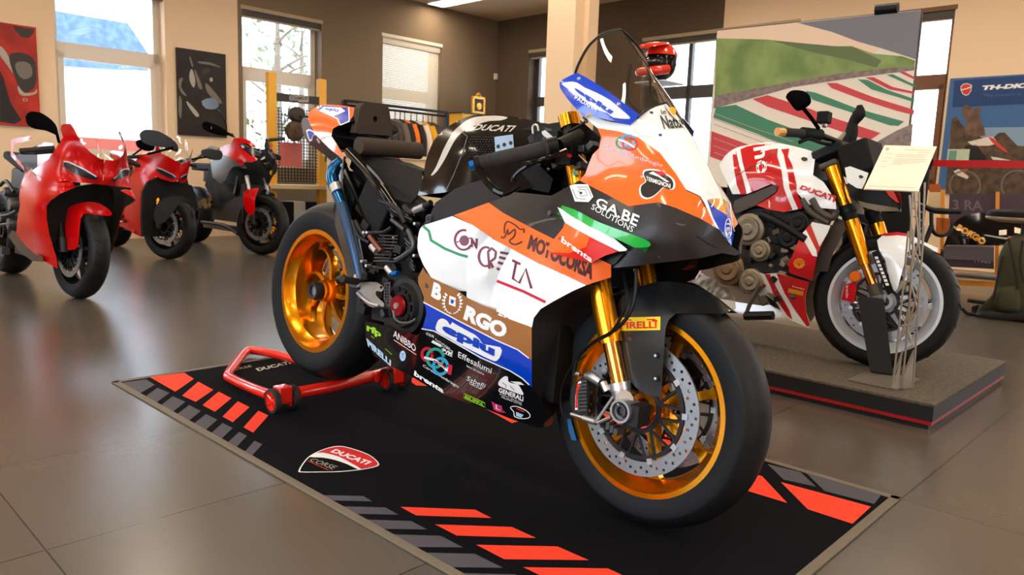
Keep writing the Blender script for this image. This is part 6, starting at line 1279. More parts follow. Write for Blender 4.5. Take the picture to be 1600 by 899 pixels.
# ---- wheel chock in front of the wheel, and the price sign stand
ck = lambda x, y, off=0: Plane(ground(1380, 598, PZ), -ray(1380, 598)-Vector((0, 0, ray(1380, 598).z))*-1)(x, y, off)
cb = ground(1375, 588, PZ)
chn = Vector((ray(1375, 500).x, ray(1375, 500).y, 0)).normalized(); chs = Vector((chn.y, -chn.x, 0))
CM = Matrix(((chs.x, chn.x, 0, cb.x), (chs.y, chn.y, 0, cb.y), (0, 0, 1, PZ), (0, 0, 0, 1))); CMi = CM.inverted(); cpl = Plane(cb, chn, CMi)
ch = empty('wheel_chock', CM, 'black upright wedge leaning before the front wheel of the white motorcycle', 'chock')
b = MB(); b.poly(cpl, w3((215, 345), (235, 335), (355, 348), (365, 360), (412, 760), (405, 775), (285, 752)), mat('black powder coat', (24, 23, 24), .6), 0, 60, .05, grid=False); b.poly(cpl, w3((285, 752), (405, 775), (412, 760), (412, 775), (300, 762)), m_black, -.0, 60, .12, grid=False); b.build('chock', ch, smooth=False, bevel=.004)
sb = ground(1399, 606, PZ); zs_ = lambda *p: w3(*p)
sM = T(sb.x, sb.y, PZ); sMi = sM.inverted(); sg_ = empty('sign_stand', sM, 'tilted cream information sheet on a brushed steel lattice stand on the platform', 'sign stand')
m_ss = mat('brushed steel stand', (160, 150, 136), .38, .7)
gp = Plane((0, 0, PZ+.004), (0, 0, 1), sMi); b = MB(); b.poly(lambda x, y, off=0: gp(x, y)+Vector((0, 0, off)), zs_((160, 806), (275, 755), (568, 803), (440, 862)), m_ss, .004, 60, .006, grid=False); b.build('base', sg_, smooth=False)
spn = Vector((ray(1410, 500).x, ray(1410, 500).y, 0)).normalized(); p1 = Plane(sb, spn, sMi); p2 = Plane(sb+spn*.06, spn, sMi)
z5f = lambda pts, pl: [pl(*q) for q in pts]
b = MB()
for seg, pl in (((3, (412, 850), (440, 600), (480, 200), (500, -30)), p1), ((3, (462, 855), (490, 600), (520, 200), (530, -40)), p1), ((3, (528, 845), (545, 560), (570, 200), (590, -60)), p1), ((2, (460, 500), (520, 495)), p1), ((2, (415, 790), (470, 640)), p1), ((2, (475, 770), (532, 640)), p1), ((2, (460, 560), (520, 350)), p1), ((2, (440, 600), (560, 400)), p2), ((2, (500, 500), (585, 200)), p1), ((2, (470, 300), (560, 100)), p2), ((2, (480, 640), (530, 610)), p1), ((2, (505, 200), (575, -20)), p1), ((2, (520, 600), (470, 440)), p2), ((2, (555, 420), (500, 200)), p2), ((2, (575, 180), (505, -10)), p2)):
    b.tube(z5f(zs_(*seg[1:]), pl), .0042, m_ss, 6)
b.poly(p1, zs_((412, 850), (470, 640), (445, 840)), m_ss, 0, 60, .004, grid=False); b.poly(p1, zs_((462, 858), (475, 770), (532, 640), (527, 850)), m_ss, 0, 60, .004, grid=False)
for q in (((1421, 305), (1428, 400)), ((1429, 302), (1437, 400)), ((1436, 300), (1437, 380)), ((1445, 285), (1441, 390)), ((1426, 300), (1421, 400))): b.tube([p1(*q[0]), p1(*(q[1]))], .004, m_ss, 6)
for i in range(6): b.tube([p1(1421+i*3, 310+i*14), p1(1446-i*2, 322+i*12)], .003, m_ss, 5)
b.build('lattice_post', sg_)
SGP = [WL_(0, 0, 0)]*0
qa, qb, qc, qd = [sMi @ (CAMP+ray(x, y)*(2.95+dd)) for x, y, dd in ((1382, 227, .12), (1464, 229, .12), (1435, 299, -.02), (1350, 295, -.02))]
def bil(u, v, off=0):
    t = qd.lerp(qa, v).lerp(qc.lerp(qb, v), u); nrm_ = (qb-qa).cross(qd-qa).normalized(); nrm_ = nrm_ if nrm_.dot(ray(1400, 260)) < 0 else -nrm_
    return t+nrm_*off
b = MB(); b.poly(lambda x, y, off=0: bil(x, y, off), [(0, 0), (1, 0), (1, 1), (0, 1)], mat('cream information sheet', (246, 232, 212), .5), 0, 9, .006, grid=False)
b.f = [tuple(reversed(f)) for f in b.f]
m_inkl = mat('grey ink', (186, 172, 156), .6)
for v, u0, u1 in ((.90, .42, .92), (.85, .7, .92), (.78, .3, .88), (.74, .3, .84), (.68, .3, .92), (.64, .3, .9), (.60, .3, .8), (.56, .3, .5), (.70, .1, .24), (.62, .08, .2), (.50, .06, .22), (.80, .1, .22), (.06, .05, .92)): b.stroke(bil, [(u0, v), (u1, v)], .008, m_inkl, .002)
b.poly(bil, [(.06, .89), (.09, .86), (.12, .89), (.12, .93), (.06, .93)], m_inkl, .002, 9, grid=False)
b.build('information_sheet', sg_, smooth=False)
# ================================================================ track display behind the white bike
MB.backm = None
def dp(x, y, d): return CAMP+ray(x, y)*d
pa = dp(1441, 14, 4.6); pe = ray(1120, 47); pb = CAMP+pe*((pa.z-CAM_H)/pe.z)
hd = (pb-pa); DW = hd.length; hd.normalize(); hn = Vector((-hd.y, hd.x, 0))
if hn.dot(CAMP-pa) < 0: hn = -hn
DM = Matrix(((hn.x, hd.x, 0, pa.x), (hn.y, hd.y, 0, pa.y), (0, 0, 1, 0), (0, 0, 0, 1))); DMi = DM.inverted()
disp = empty('track_display', DM, 'tall printed display of green, white and red racetrack kerbs behind the white bike', 'display panel')
m_pr = lambda n, c: mat(n, c, .55)
cream = m_pr('print cream', (236, 222, 204)); grn = m_pr('print kerb green', (62, 128, 96)); rd = m_pr('print kerb red', (204, 62, 66)); grs = mat('print grass', (142, 160, 92), .55, noise=(5, (106, 132, 66))); tar = mat('print tarmac', (146, 126, 118), .55, noise=(30, (118, 98, 94))); gsk = m_pr('print grey', (120, 120, 128)); pch = m_pr('print sand', (238, 208, 180)); dgs = m_pr('print dark grass', (96, 112, 66)); crb = m_pr('print dark line', (176, 150, 140))
b = MB(); b.box((-.02, DW/2, pa.z/2+.04), (.04, DW, pa.z-.08), black('display edge', 44)); 
b.build('frame', disp, smooth=False)
pl_ = Plane(pa, hn, DMi); pf_ = lambda x, y, off=0: pl_(x, y)+Vector((off, 0, 0))
b = MB(); b.box((.001, DW/2, pa.z/2+.04), (.004, DW-.01, pa.z-.09), cream)
def art(m, k, *p): b.poly(pf_, list(p), m, .004+k*.0004, 60, grid=False)
art(gsk, 1, (1247, 36), (1440, 16), (1431, 93), (1410, 86), (1375, 75), (1340, 65), (1300, 50), (1262, 40))
art(pch, 2, (1121, 48), (1247, 36), (1300, 50), (1340, 65), (1375, 75), (1365, 84), (1330, 75), (1300, 73), (1245, 68), (1200, 62), (1120, 60))
art(grs, 3, (1120, 60), (1200, 62), (1245, 68), (1300, 73), (1330, 72), (1365, 84), (1410, 88), (1430, 95), (1429, 104), (1385, 107), (1290, 118), (1200, 135), (1117, 150))
art(dgs, 4, (1205, 63), (1300, 72), (1335, 74), (1378, 95), (1370, 106), (1330, 95), (1262, 80))
art(tar, 4, (1117, 150), (1200, 135), (1290, 118), (1385, 107), (1429, 104), (1429, 110), (1340, 121), (1240, 136), (1160, 158), (1115, 170))
art(rd, 2, (1176, 155), (1200, 149), (1265, 170), (1305, 185), (1376, 208), (1360, 219), (1335, 213), (1295, 199), (1262, 188), (1200, 167))
art(grn, 2, (1259, 142), (1275, 145), (1340, 170), (1413, 190), (1404, 197), (1390, 196), (1325, 174), (1270, 156))
art(rd, 2, (1292, 130), (1308, 130), (1365, 152), (1429, 172), (1428, 180), (1400, 173), (1350, 157), (1300, 138))
art(grn, 2, (1340, 124), (1356, 125), (1385, 140), (1429, 155), (1429, 160), (1400, 151), (1362, 140))
art(rd, 2, (1352, 121), (1366, 121), (1395, 136), (1430, 144), (1429, 147), (1390, 140)); art(grn, 2, (1385, 117), (1395, 116), (1430, 133), (1430, 137)); art(rd, 2, (1405, 113), (1413, 112), (1430, 121), (1430, 125))
art(grn, 2, (1119, 168), (1150, 164), (1200, 187), (1260, 209), (1320, 228), (1300, 250), (1240, 232), (1180, 208), (1115, 184))
art(rd, 2, (1112, 205), (1175, 228), (1240, 255), (1300, 275), (1300, 300), (1220, 285), (1110, 245))
for y0 in (177, 186, 194, 216, 228, 238): b.stroke(pf_, dens([(1116, y0), (1180, y0+24), (1250, y0+48)], 12, False), 1.0, crb, .0062)
art(tar, 3, (1427, 193), (1400, 205), (1360, 228), (1340, 262), (1320, 320), (1300, 420), (1290, 520), (1400, 520), (1412, 380))
b.build('printed_face', disp, smooth=False)
b = MB(); q = DMi @ dp(1387, 14, 4.72); b.tube([q+Vector((0, -.06, 0)), q+Vector((0, .07, 0))], .032, m_black, 14); b.box(q+Vector((-.02, 0, -.04)), (.03, .04, .08), m_black); b.build('clamp_lamp', disp)
# ================================================================ rope barrier
bp0 = dp(1448, 255, 6.0); bm = T(bp0.x, bp0.y, 0); bar_ = empty('belt_barrier', bm, 'black barrier post with red belt stretched to the right edge', 'barrier')
b = MB(); b.lathe([(0, 0), (.16, 0), (.16, .012), (.03, .03), (.03, bp0.z-.05)], m_black, 28, axis='z'); b.lathe([(.04, bp0.z-.05), (.045, bp0.z+.03), (.03, bp0.z+.045), (0, bp0.z+.045)], m_black, 24, axis='z'); b.build('post', bar_)
be = dp(1640, 258, 5.5); v = be-bp0; b = MB(); b.add([bm.inverted() @ (bp0+Vector((0, 0, -.026))), bm.inverted() @ (be+Vector((0, 0, -.026))), bm.inverted() @ (be+Vector((0, 0, .026))), bm.inverted() @ (bp0+Vector((0, 0, .026)))], [(0, 1, 2, 3)], mat('red belt', (190, 6, 16), .6))
o = b.build('belt', bar_, smooth=False); sm = o.modifiers.new('thick', 'SOLIDIFY'); sm.thickness = .003
# ================================================================ poster on the right wall
ps = empty('wall_poster', RM @ T(7.46, -.01, 1.5), 'blue sky motorcycle poster on the right wall behind the belt barrier', 'poster'); psi = (RM @ T(7.46, -.01, 1.5)).inverted()
ppl = Plane(RM @ Vector((0, -.02, 0)), D1, psi); pp = lambda x, y, off=0: ppl(x, y)+Vector((0, -off, 0))
sky1, sky2, sky3 = m_pr('poster deep blue', (26, 62, 116)), m_pr('poster blue', (62, 104, 156)), m_pr('poster pale blue', (132, 160, 186)); brs = mat('poster brown brush', (98, 76, 56), .6, noise=(14, (66, 50, 38))); tre = mat('poster bare tree', (122, 92, 76), .6, noise=(14, (94, 70, 56)))
b = MB(); b.box((0, 0, 0), (1.06, .02, 1.16), sky2)
def pa_(m, k, *p): b.poly(pp, list(p), m, .002+k*.0015, 60, grid=False)
pa_(sky1, 0, (1491, 126), (1660, 114), (1660, 160), (1488, 168)); pa_(sky3, 0, (1486, 200), (1660, 198), (1660, 240), (1480, 250))
pa_(brs, 1, (1487, 186), (1494, 182), (1504, 196), (1520, 206), (1545, 222), (1560, 208), (1570, 207), (1590, 228), (1660, 230), (1660, 305), (1477, 303))
pa_(tre, 2, (1505, 166), (1512, 164), (1520, 170), (1533, 168), (1530, 184), (1538, 200), (1540, 212), (1520, 214), (1508, 208), (1510, 190), (1503, 176))
pa_(m_pr('poster white', (226, 216, 204)), 3, (1512, 222), (1545, 214), (1552, 214), (1560, 224), (1545, 228), (1520, 228)); pa_(m_pr('poster red', (214, 60, 44)), 4, (1544, 214), (1552, 216), (1572, 234), (1576, 240), (1568, 236), (1552, 224)); pa_(m_dk, 3, (1508, 228), (1525, 226), (1540, 244), (1540, 250), (1514, 250), (1508, 240))
pa_(m_pr('poster white', (226, 216, 204)), 4, (1548, 245), (1558, 246), (1580, 251), (1552, 250)); pa_(m_pr('poster white', (226, 216, 204)), 4, (1490, 268), (1498, 264), (1514, 276), (1512, 280), (1496, 274)); pa_(m_pr('poster red', (214, 60, 44)), 5, (1500, 265), (1514, 264), (1508, 272))
for cx, r in ((1508, 24), (1590, 25)): b.stroke(pp, [(cx+r*cos(rad(a)), 290+r*.95*sin(rad(a))) for a in range(0, 360, 20)], 2.2, m_gry, .01, closed=True)
sh_ = [(1501, 135), (1505, 131), (1512, 130), (1519, 133), (1518, 142), (1514, 148), (1509, 150), (1504, 147), (1501, 141)]
b.poly(pp, sh_, m_pr('poster white', (226, 216, 204)), .005, 60, grid=False); b.poly(pp, [(1510+(x-1510)*.85, 140+(y-140)*.85) for x, y in sh_], m_pr('poster red', (214, 60, 44)), .007, 60, grid=False); b.stroke(pp, [(1502, 141), (1510, 139), (1518, 136)], 1.6, m_wt, .009)
b.text(pp, 'TH-DICI', [(1535, 134), (1612, 129), (1610, 137), (1535, 141)], m_wt, .005, .06, .2); b.text(pp, 'The passion in', [(1536, 147), (1596, 145), (1596, 150), (1536, 153)], sky2, .005); b.text(pp, 'maximum experience', [(1534, 156), (1602, 153), (1602, 159), (1534, 162)], sky1, .005)
b.build('print', ps, smooth=False)
b = MB(); q = RMi @ Plane(RM @ Vector((0, -.3, 0)), D1)(1497, 244); tg2 = rempty('price_card', (q.x, q.y, q.z), 'small pale green card standing before the blue poster', 'card'); b.box((0, 0, 0), (.2, .01, .14), mat('pale green card', (190, 204, 176), .6)); b.box((-.05, -.007, 0), (.07, .004, .11), mat('teal print', (110, 150, 140), .6)); b.build('card', tg2, smooth=False)
# ================================================================ far right: rack with black race bodywork, stool, chair, backpack
sp_ = ground(1560, 470, 0); rkb = dp(1515, 440, 6.8); km = T(rkb.x, rkb.y, 0) @ Rz(atan2(ray(1515, 440).y, ray(1515, 440).x)-pi/2); kmi = km.inverted()
m_orgp = mat('orange yellow rack paint', (226, 142, 30), .4); m_prp = mat('dusty purple panel', (72, 56, 66), .6); m_ltp = mat('grey violet panel', (112, 100, 106), .5)
rk = empty('display_rack', km, 'orange framed rack with dark purple panels behind the white bike', 'rack')
rpl = Plane(rkb, Vector((ray(1515, 440).x, ray(1515, 440).y, 0)).normalized(), kmi); R_ = lambda x, y, d=0: rpl(x, y)+Vector((0, d, 0))
b = MB()
for x0, x1, y0, y1 in ((1470, 1476, 298, 452), (1556, 1562, 300, 440), (1634, 1640, 300, 440)): b.poly(lambda x, y, off=0: R_(x, y, -off), [(x0, y0), (x1, y0), (x1-2, y1), (x0-2, y1)], m_orgp, 0, 60, .04, grid=False)
b.poly(lambda x, y, off=0: R_(x, y, -off), [(1496, 438), (1640, 446), (1640, 453), (1496, 446)], m_orgp, 0, 60, .04, grid=False); b.build('frame', rk, smooth=False)
b = MB(); b.poly(lambda x, y, off=0: R_(x, y, .1-off), [(1483, 303), (1636, 303), (1636, 384), (1480, 384)], m_prp, 0, 60, .02, grid=False); b.text(lambda x, y, off=0: R_(x, y, .1-off), '3 RA', [(1488, 312), (1536, 314), (1536, 330), (1488, 328)], m_ltp, .002, .02); b.build('back_panel', rk, smooth=False)
b = MB(); b.poly(lambda x, y, off=0: R_(x, y, -.06-off), [(1474, 384), (1553, 386), (1553, 408), (1474, 404)], m_ltp, 0, 60, .3, grid=False); b.poly(lambda x, y, off=0: R_(x, y, -.05-off), [(1474, 404), (1553, 408), (1553, 420), (1474, 416)], m_prp, 0, 60, .3, grid=False); b.text(lambda x, y, off=0: R_(x, y, -.05-off), 'TYRES', [(1520, 404), (1548, 406), (1548, 411), (1520, 409)], m_gry2, .003, .02); b.build('shelf', rk, smooth=False)
b = MB(); b.tube([R_(1486, 426, -.05), R_(1556, 432, -.05)], .034, mat('dull silver roller', (150, 134, 118), .35, .6), 16); b.build('roller', rk)
for bl_ in range(3):
  b = MB()
  if bl_ == 0: b.poly(lambda x, y, off=0: R_(x, y, .3-off), [(1448, 300), (1470, 301), (1468, 326), (1446, 325)], mat('cream storage box', (222, 194, 150), .7), 0, 60, .2, grid=False)
  if bl_ == 1: b.poly(lambda x, y, off=0: R_(x, y, .3-off), [(1450, 287), (1466, 287), (1466, 300), (1449, 300)], mat('rust orange box', (176, 88, 24), .6), 0, 60, .2, grid=False)
  if bl_ == 2: b.poly(lambda x, y, off=0: R_(x, y, -.0-off), [(1463, 340), (1484, 342), (1483, 366), (1462, 365)], mat('rust orange box', (176, 88, 24), .6), 0, 60, .1, grid=False)
  b.build('storage_box', rk, smooth=False)
RF = Frame((rkb.x-.25, rkb.y-.15, 0), rad(-40), 0); rfb = empty('race_fairing', RF.M, 'gloss black race bodywork with yellow lettering on the orange rack', 'motorcycle bodywork')
rs = RF.surf([(1474, 386, .1), (1484, 360, .14), (1498, 342, .1), (1520, 334, .06), (1545, 333, .03), (1580, 338, .0), (1620, 345, 0), (1620, 392, .15), (1560, 394, .2), (1500, 392, .2), (1520, 362, .2), (1550, 360, .16), (1590, 365, .12)])
b = MB(); b.poly(rs, smooth2([(1474, 386), (1484, 360), (1498, 342), (1520, 334), (1545, 333), (1580, 338), (1620, 345)], 3, False)+[(1620, 384), (1560, 384), (1500, 383), (1480, 383)], m_gloss, 0, 7, .01); b.text(rs, 'BORGO', [(1499, 350), (1542, 374), (1537, 384), (1492, 358)], m_gld, .003, .06)
b.poly(rs, [(1561, 360), (1573, 359), (1573, 367), (1561, 368)], cream, .002, 20); b.poly(rs, [(1585, 355), (1612, 362), (1612, 368), (1585, 364)], cream, .002, 20); b.poly(rs, [(1575, 369), (1620, 370), (1620, 378), (1575, 377)], mat('rust orange box', (176, 88, 24), .6), .002, 20)
b.build('bodywork', rfb, ang=60)
# stool
sg0 = ground(1583, 494); st = empty('bar_stool', T(sg0.x, sg0.y, 0), 'black padded stool with a pale seat rim at the right edge', 'stool')
sz_ = (dp(1590, 340, (sg0-CAMP).dot(FWD)).z)
b = MB(); b.lathe([(0, sz_+.055), (.19, sz_+.055), (.235, sz_+.04), (.245, sz_+.01), (.24, sz_-.005)], m_mblack, 40, axis='z'); b.build('seat', st)
b = MB(); b.lathe([(.242, sz_+.004), (.25, sz_), (.244, sz_-.014), (.17, sz_-.035), (0, sz_-.035)], mat('pale seat shell', (178, 160, 130), .4), 40, axis='z'); b.build('seat_shell', st)
b = MB(); b.tube([(0, 0, sz_-.03), (0, 0, .1)], .022, m_grayp, 16); b.build('column', st)
b = MB()
for k in range(5): a = k*1.2566+.4; b.tube([(0, 0, .1), (.25*cos(a), .25*sin(a), .05)], [.022, .014], m_black, 8)
b.build('base', st)
for k in range(5): a = k*1.2566+.4; b = MB(); b.cyl((.25*cos(a)-.012, .25*sin(a), .028), (.25*cos(a)+.012, .25*sin(a), .028), .028, m_black, 14); b.build('castor', st)
# arm chair, partly behind the sign
ac = dp(1455, 345, 4.5); am = T(ac.x, ac.y, 0); ami = am.inverted(); ch2 = empty('office_chair', am, 'black office chair with a loop armrest behind the sign stand', 'chair')
aq = lambda x, y, d=4.5: ami @ dp(x, y, d)
b = MB(); b.tube([aq(1444, 322), aq(1455, 328), aq(1470, 330), aq(1500, 331)], [.012, .017, .019, .014], m_black, 12, 4); b.tube([aq(1455, 331), aq(1456, 355), aq(1462, 366), aq(1474, 368), aq(1484, 362), aq(1488, 350)], .011, m_black, 10, 5); b.tube([aq(1456, 352), aq(1440, 385), aq(1410, 392)], .014, m_black, 10, 4); b.build('armrest', ch2)
b = MB(); b.box(aq(1372, 330)+Vector((0, 0, .0)), (.06, .36, .42), m_mblack, Matrix.Rotation(rad(60), 3, 'Z')); b.build('backrest', ch2, bevel=.02)
b = MB(); b.box(aq(1395, 392), (.4, .4, .07), m_mblack); b.build('seat', ch2, bevel=.02); b = MB(); q = aq(1395, 392); b.tube([q, (q.x, q.y, .08)], .025, m_black, 12); b.build('column', ch2)
b = MB()
for k in range(5): a = k*1.2566; b.tube([(q.x, q.y, .09), (q.x+.28*cos(a), q.y+.28*sin(a), .03)], [.022, .014], m_black, 8)
b.build('base', ch2)
# backpack
bg = ground(1570, 499); bgm = T(bg.x, bg.y, 0); bgi = bgm.inverted(); bk = empty('backpack', bgm, 'olive green backpack standing on the floor below the black stool', 'backpack'); bn_ = Vector((ray(1570, 499).x, ray(1570, 499).y, 0)).normalized()
bpl = Plane(bg, bn_, bgi); m_olv = mat('olive fabric', (66, 62, 42), .9, bump=(250, .4)); m_olvd = mat('dark olive fabric', (38, 36, 28), .9)
def pillow(par, name, outline, m, d0, t, pl):
    b = MB(); c = np.mean(outline, 0); nrm = bgi.to_3x3() @ bn_; rings = []
    for f_, o_ in ((1.0, d0+t*.5), (1.02, d0+t*.2), (1.0, d0), (.88, d0-t*.32), (.6, d0-t*.45)): rings.append([pl(c[0]+(x-c[0])*f_, c[1]+(y-c[1])*f_)+nrm*o_ for x, y in outline])
    b.loft(rings, m); return b.build(name, par, ang=70)
ol = smooth2([(1535, 499), (1529, 482), (1546, 468), (1556, 445), (1560, 405), (1572, 380), (1592, 368), (1618, 380), (1630, 430), (1632, 499)], 3)
pillow(bk, 'main_bag', ol, m_olv, .05, .24, bpl); pillow(bk, 'front_pocket', smooth2([(1556, 482), (1558, 455), (1570, 447), (1590, 448), (1596, 470), (1590, 486)], 3), m_olv, -.06, .10, bpl)
pillow(bk, 'base_panel', smooth2([(1532, 499), (1534, 484), (1560, 486), (1600, 488), (1632, 486), (1634, 500)], 2), m_olvd, -.03, .14, bpl)
b = MB(); nv = bgi.to_3x3() @ -bn_
for q in (((1576, 372), (1582, 400), (1588, 430), (1590, 450)), ((1598, 375), (1594, 410), (1600, 440)), ((1552, 470), (1560, 430), (1568, 398))): b.tube([bpl(*p)+nv*.1 for p in q], .009, m_olvd, 6, 4)
b.build('strap', bk); b = MB(); b.tube([bpl(1512, 469)+nv*.02, bpl(1545, 474)+nv*.02], .014, m_black, 8); b.tube([bpl(1503, 482), bpl(1512, 490), bpl(1535, 493)], .012, m_black, 8, 4); b.build('waist_belt', bk)
# scrap of paper on the floor
q = ground(1420, 661); b = MB(); b.add([(-.01, -.008, .002), (.012, -.006, .002), (.008, .01, .003), (-.012, .007, .005)], [(0, 1, 2, 3)], cream); o = b.build('paper_scrap', smooth=False, loc=q); tag(o, 'tiny pale scrap lying on the floor before the platform', 'scrap')
# ================================================================ far left corner: yellow rack, clothes rail, counter
m_yrk = mat('warm yellow rack paint', (240, 176, 60), .45); m_tan = mat('pale wood counter', (226, 200, 156), .6)
def lfr(xp): return Plane(RM @ Vector((xp, 0, 0)), D2, RMi)
r1 = lfr(.75); G = lambda x, y, d=0: r1(x, y)+Vector((d, 0, 0)); gm = lambda x, y, off=0: G(x, y, off)
e = empty('product_rack', RM.copy(), 'yellow framed grid rack with black header beside the tall red touring bike', 'rack')
def strip(name, par, m, *q, t=.06, off=0, fn=gm):
    b = MB(); b.poly(fn, list(q), m, off, 200, t, grid=False); return b.build(name, par, smooth=False)
def zfoot(x, pl): v = pl(x, 300); return v
ya, yb_ = G(424, 200), G(502, 200)
for yy in (ya.y, yb_.y):
    b = MB(); b.box((.75, yy, 1.01), (.08, .1, 2.02), m_yrk); b.build('post', e, smooth=False)
strip('header', e, m_blk2, (430, 145), (498, 152), (498, 164), (430, 158), t=.05, off=.03); b = MB(); b.poly(gm, [(450, 149.5), (480, 150), (480, 160), (464, 160), (464, 157.5), (450, 157)], m_gry2, .034, 60, grid=False); b.text(gm, 'SCRAMBLER', [(451, 150.5), (479, 151.5), (479, 156.5), (451, 156)], m_blk2, .038, .02); b.build('header_label', e, smooth=False)
b = MB(); tl_, br_ = G(430, 168), G(498, 285); n = 0
for i in range(15): y = tl_.y+(br_.y-tl_.y)*i/14; b.box((.75, y, (tl_.z+br_.z)/2), (.008, .008, tl_.z-br_.z), m_black)
for i in range(24): z = br_.z+(tl_.z-br_.z)*i/23; b.box((.75, (tl_.y+br_.y)/2, z), (.008, abs(br_.y-tl_.y), .008), m_black)
b.build('grid_panel', e, smooth=False)
q = G(462, 292); b = MB(); b.box((.72, (ya.y+yb_.y)/2, q.z), (.35, yb_.y-ya.y+.1, .05), m_tan); b.build('shelf', e, smooth=False)
b = MB(); b.box((.72, (ya.y+yb_.y)/2, G(460, 360).z), (.35, yb_.y-ya.y, .12), m_yrk); b.build('base', e, smooth=False)
for i in range(3):
    b = MB(); q = G(442+i*18, 322); b.box((0, 0, 0), (.28, .17, .3), m_black if i != 1 else m_gry2); o = b.build('shop_box', smooth=False, bevel=.01); o.matrix_world = RM @ T(.74, q.y, G(460, 360).z+.215); tag(o, ['dark box at the left on the bottom shelf of the yellow rack', 'pale box in the middle of the bottom shelf of the yellow rack', 'dark box at the right on the bottom shelf of the yellow rack'][i], 'box', 'boxes on the yellow rack')
# bag and goggles hanging, small poster
q = G(453, 205, .12); b = MB(); m_brb = mat('brown canvas bag', (104, 80, 60), .95, noise=(18, (70, 52, 40)))
rings = [[Vector((q.x+dx*t, q.y+w_*cos(a), q.z+h_*sin(a))) for a in [2*pi*k/14 for k in range(14)] ] for dx, t, w_, h_ in ((-.09, 1, .05, .07), (-.06, 1, .1, .12), (.03, 1, .105, .13), (.07, 1, .07, .08))]
b.loft(rings, m_brb); o = b.build('hanging_bag'); o.matrix_world = RM; tag(o, 'brown canvas bag hanging on the grid of the yellow rack', 'bag')
q = G(455, 180, .12); b = MB(); b.loft([[Vector((q.x+dx, q.y+r_*1.2*cos(a), q.z+r_*sin(a))) for a in [2*pi*k/14 for k in range(14)]] for dx, r_ in ((-.08, .03), (-.05, .08), (.02, .1), (.07, .07))], m_blk2); b.box((q.x+.08, q.y+.05, q.z-.02), (.08, .1, .03), m_blk2); o = b.build('helmet'); o.matrix_world = RM; tag(o, 'small dark helmet hanging above the brown bag', 'helmet')
b = MB(); b.poly(gm, [(436, 222), (470, 224), (470, 262), (436, 260)], mat('pink red shirt print', (206, 110, 104), .8), .03, 30, .02); o = b.build('folded_shirt', smooth=False); o.matrix_world = RM; tag(o, 'pinkish red shirt hung low on the yellow grid rack', 'shirt')
# clothes rail
r2 = lfr(1.6); G2 = lambda x, y, d=0: r2(x, y)+Vector((d, 0, 0)); e = empty('clothes_rail', RM.copy(), 'black steel clothes rail below the cream blind', 'clothes rail')
pL, pR = G2(538, 158), G2(698, 176); zt = pR.z; zb_ = G2(698, 182).z
for yy in (pL.y, pR.y):
    b = MB(); b.box((1.6, yy, zt/2), (.05, .05, zt), m_black); b.build('upright', e, smooth=False); b = MB(); b.box((1.6, yy, .02), (.5, .05, .04), m_black); b.build('foot', e, smooth=False)
b = MB(); b.box((1.6, (pL.y+pR.y)/2, zt), (.05, pR.y-pL.y, .03), m_black); b.build('top_bar', e, smooth=False)
b = MB(); b.cyl((1.6, pL.y, zb_), (1.6, pR.y, zb_), .014, m_black, 10); b.build('hanging_bar', e)
m_hang = black('hanger plastic', 30); jk = [(548, 'charcoal', (62, 54, 50)), (556, 'grey', (96, 84, 76)), (566, 'black', (34, 28, 28)), (576, 'dark grey', (70, 62, 58)), (590, 'black', (38, 32, 30)), (603, 'slate', (62, 58, 60)), (613, 'charcoal', (52, 46, 46)), (622, 'charcoal', (60, 52, 50)), (634, 'taupe grey', (104, 90, 82)), (642, 'black', (44, 36, 34)), (649, 'orange and black', (226, 118, 34)), (659, 'black', (30, 24, 26)), (668, 'cream white', (222, 206, 190)), (678, 'yellow', (222, 166, 20)), (686, 'dark grey', (66, 56, 54)), (692, 'slate grey', (76, 64, 62))]
seen = {}
for i, (px, nm, c) in enumerate(jk):
    y = lfr(1.82)(px, 195).y; zh = zb_-.05; m = mat('jacket '+nm, c, .85)
    lb = {548: 'charcoal jacket at the far left end of the clothes rail', 556: 'grey jacket second from the left end of the rail', 566: 'black jacket third from the left end of the rail', 576: 'dark grey jacket fourth from the left end of the rail', 590: 'black jacket hidden behind the seat pad of the race bike', 603: 'slate jacket just right of the upright seat pad', 613: 'charcoal jacket right of the slate jacket', 622: 'charcoal jacket left of the taupe one', 634: 'taupe grey jacket left of the orange shoulders', 642: 'black jacket tucked just left of the orange shouldered one', 649: 'jacket with bright orange shoulders and black body', 659: 'black jacket between the orange and cream ones', 668: 'cream white jacket on the rail', 678: 'yellow jacket on the rail', 686: 'dark grey jacket just right of the yellow one', 692: 'slate grey jacket at the right end of the rail'}[px]
    j = empty('jacket', RM @ T(1.6, y, zh), lb, 'jacket', 'jackets on the clothes rail')
    b = MB(); b.tube([(0, 0, .05), (0, 0, -.06)], .006, m_hang, 6); b.tube([(-.18, 0, -.12), (0, 0, -.05), (.18, 0, -.12)], .012, m_hang, 6); b.build('hanger', j)
    b = MB(); tw = .045+.01*(i % 3); rings = []
    for z, hw, th in ((-.055, .05, .03), (-.09, .13, tw), (-.13, .21, tw), (-.25, .23, tw*1.1), (-.5, .21, tw), (-.78, .22, tw*1.1), (-.80, .20, tw*.8)): rings.append([Vector((hw*cos(a), th*sin(a)*(1+.2*sin(5*a+i)), z+.0*cos(a))) for a in [2*pi*k/20 for k in range(20)]])
    b.loft(rings, m); b.build('body', j, ang=80)
    for s_ in (-1, 1): b = MB(); b.tube([(s_*.17, 0, -.13), (s_*.25, .0, -.3), (s_*.26, 0, -.62)], [.05, .05, .035], mat('jacket black', (34, 28, 28), .85) if nm == 'orange and black' and s_ < 0 else m, 10, 3); b.build('sleeve', j, ang=80)
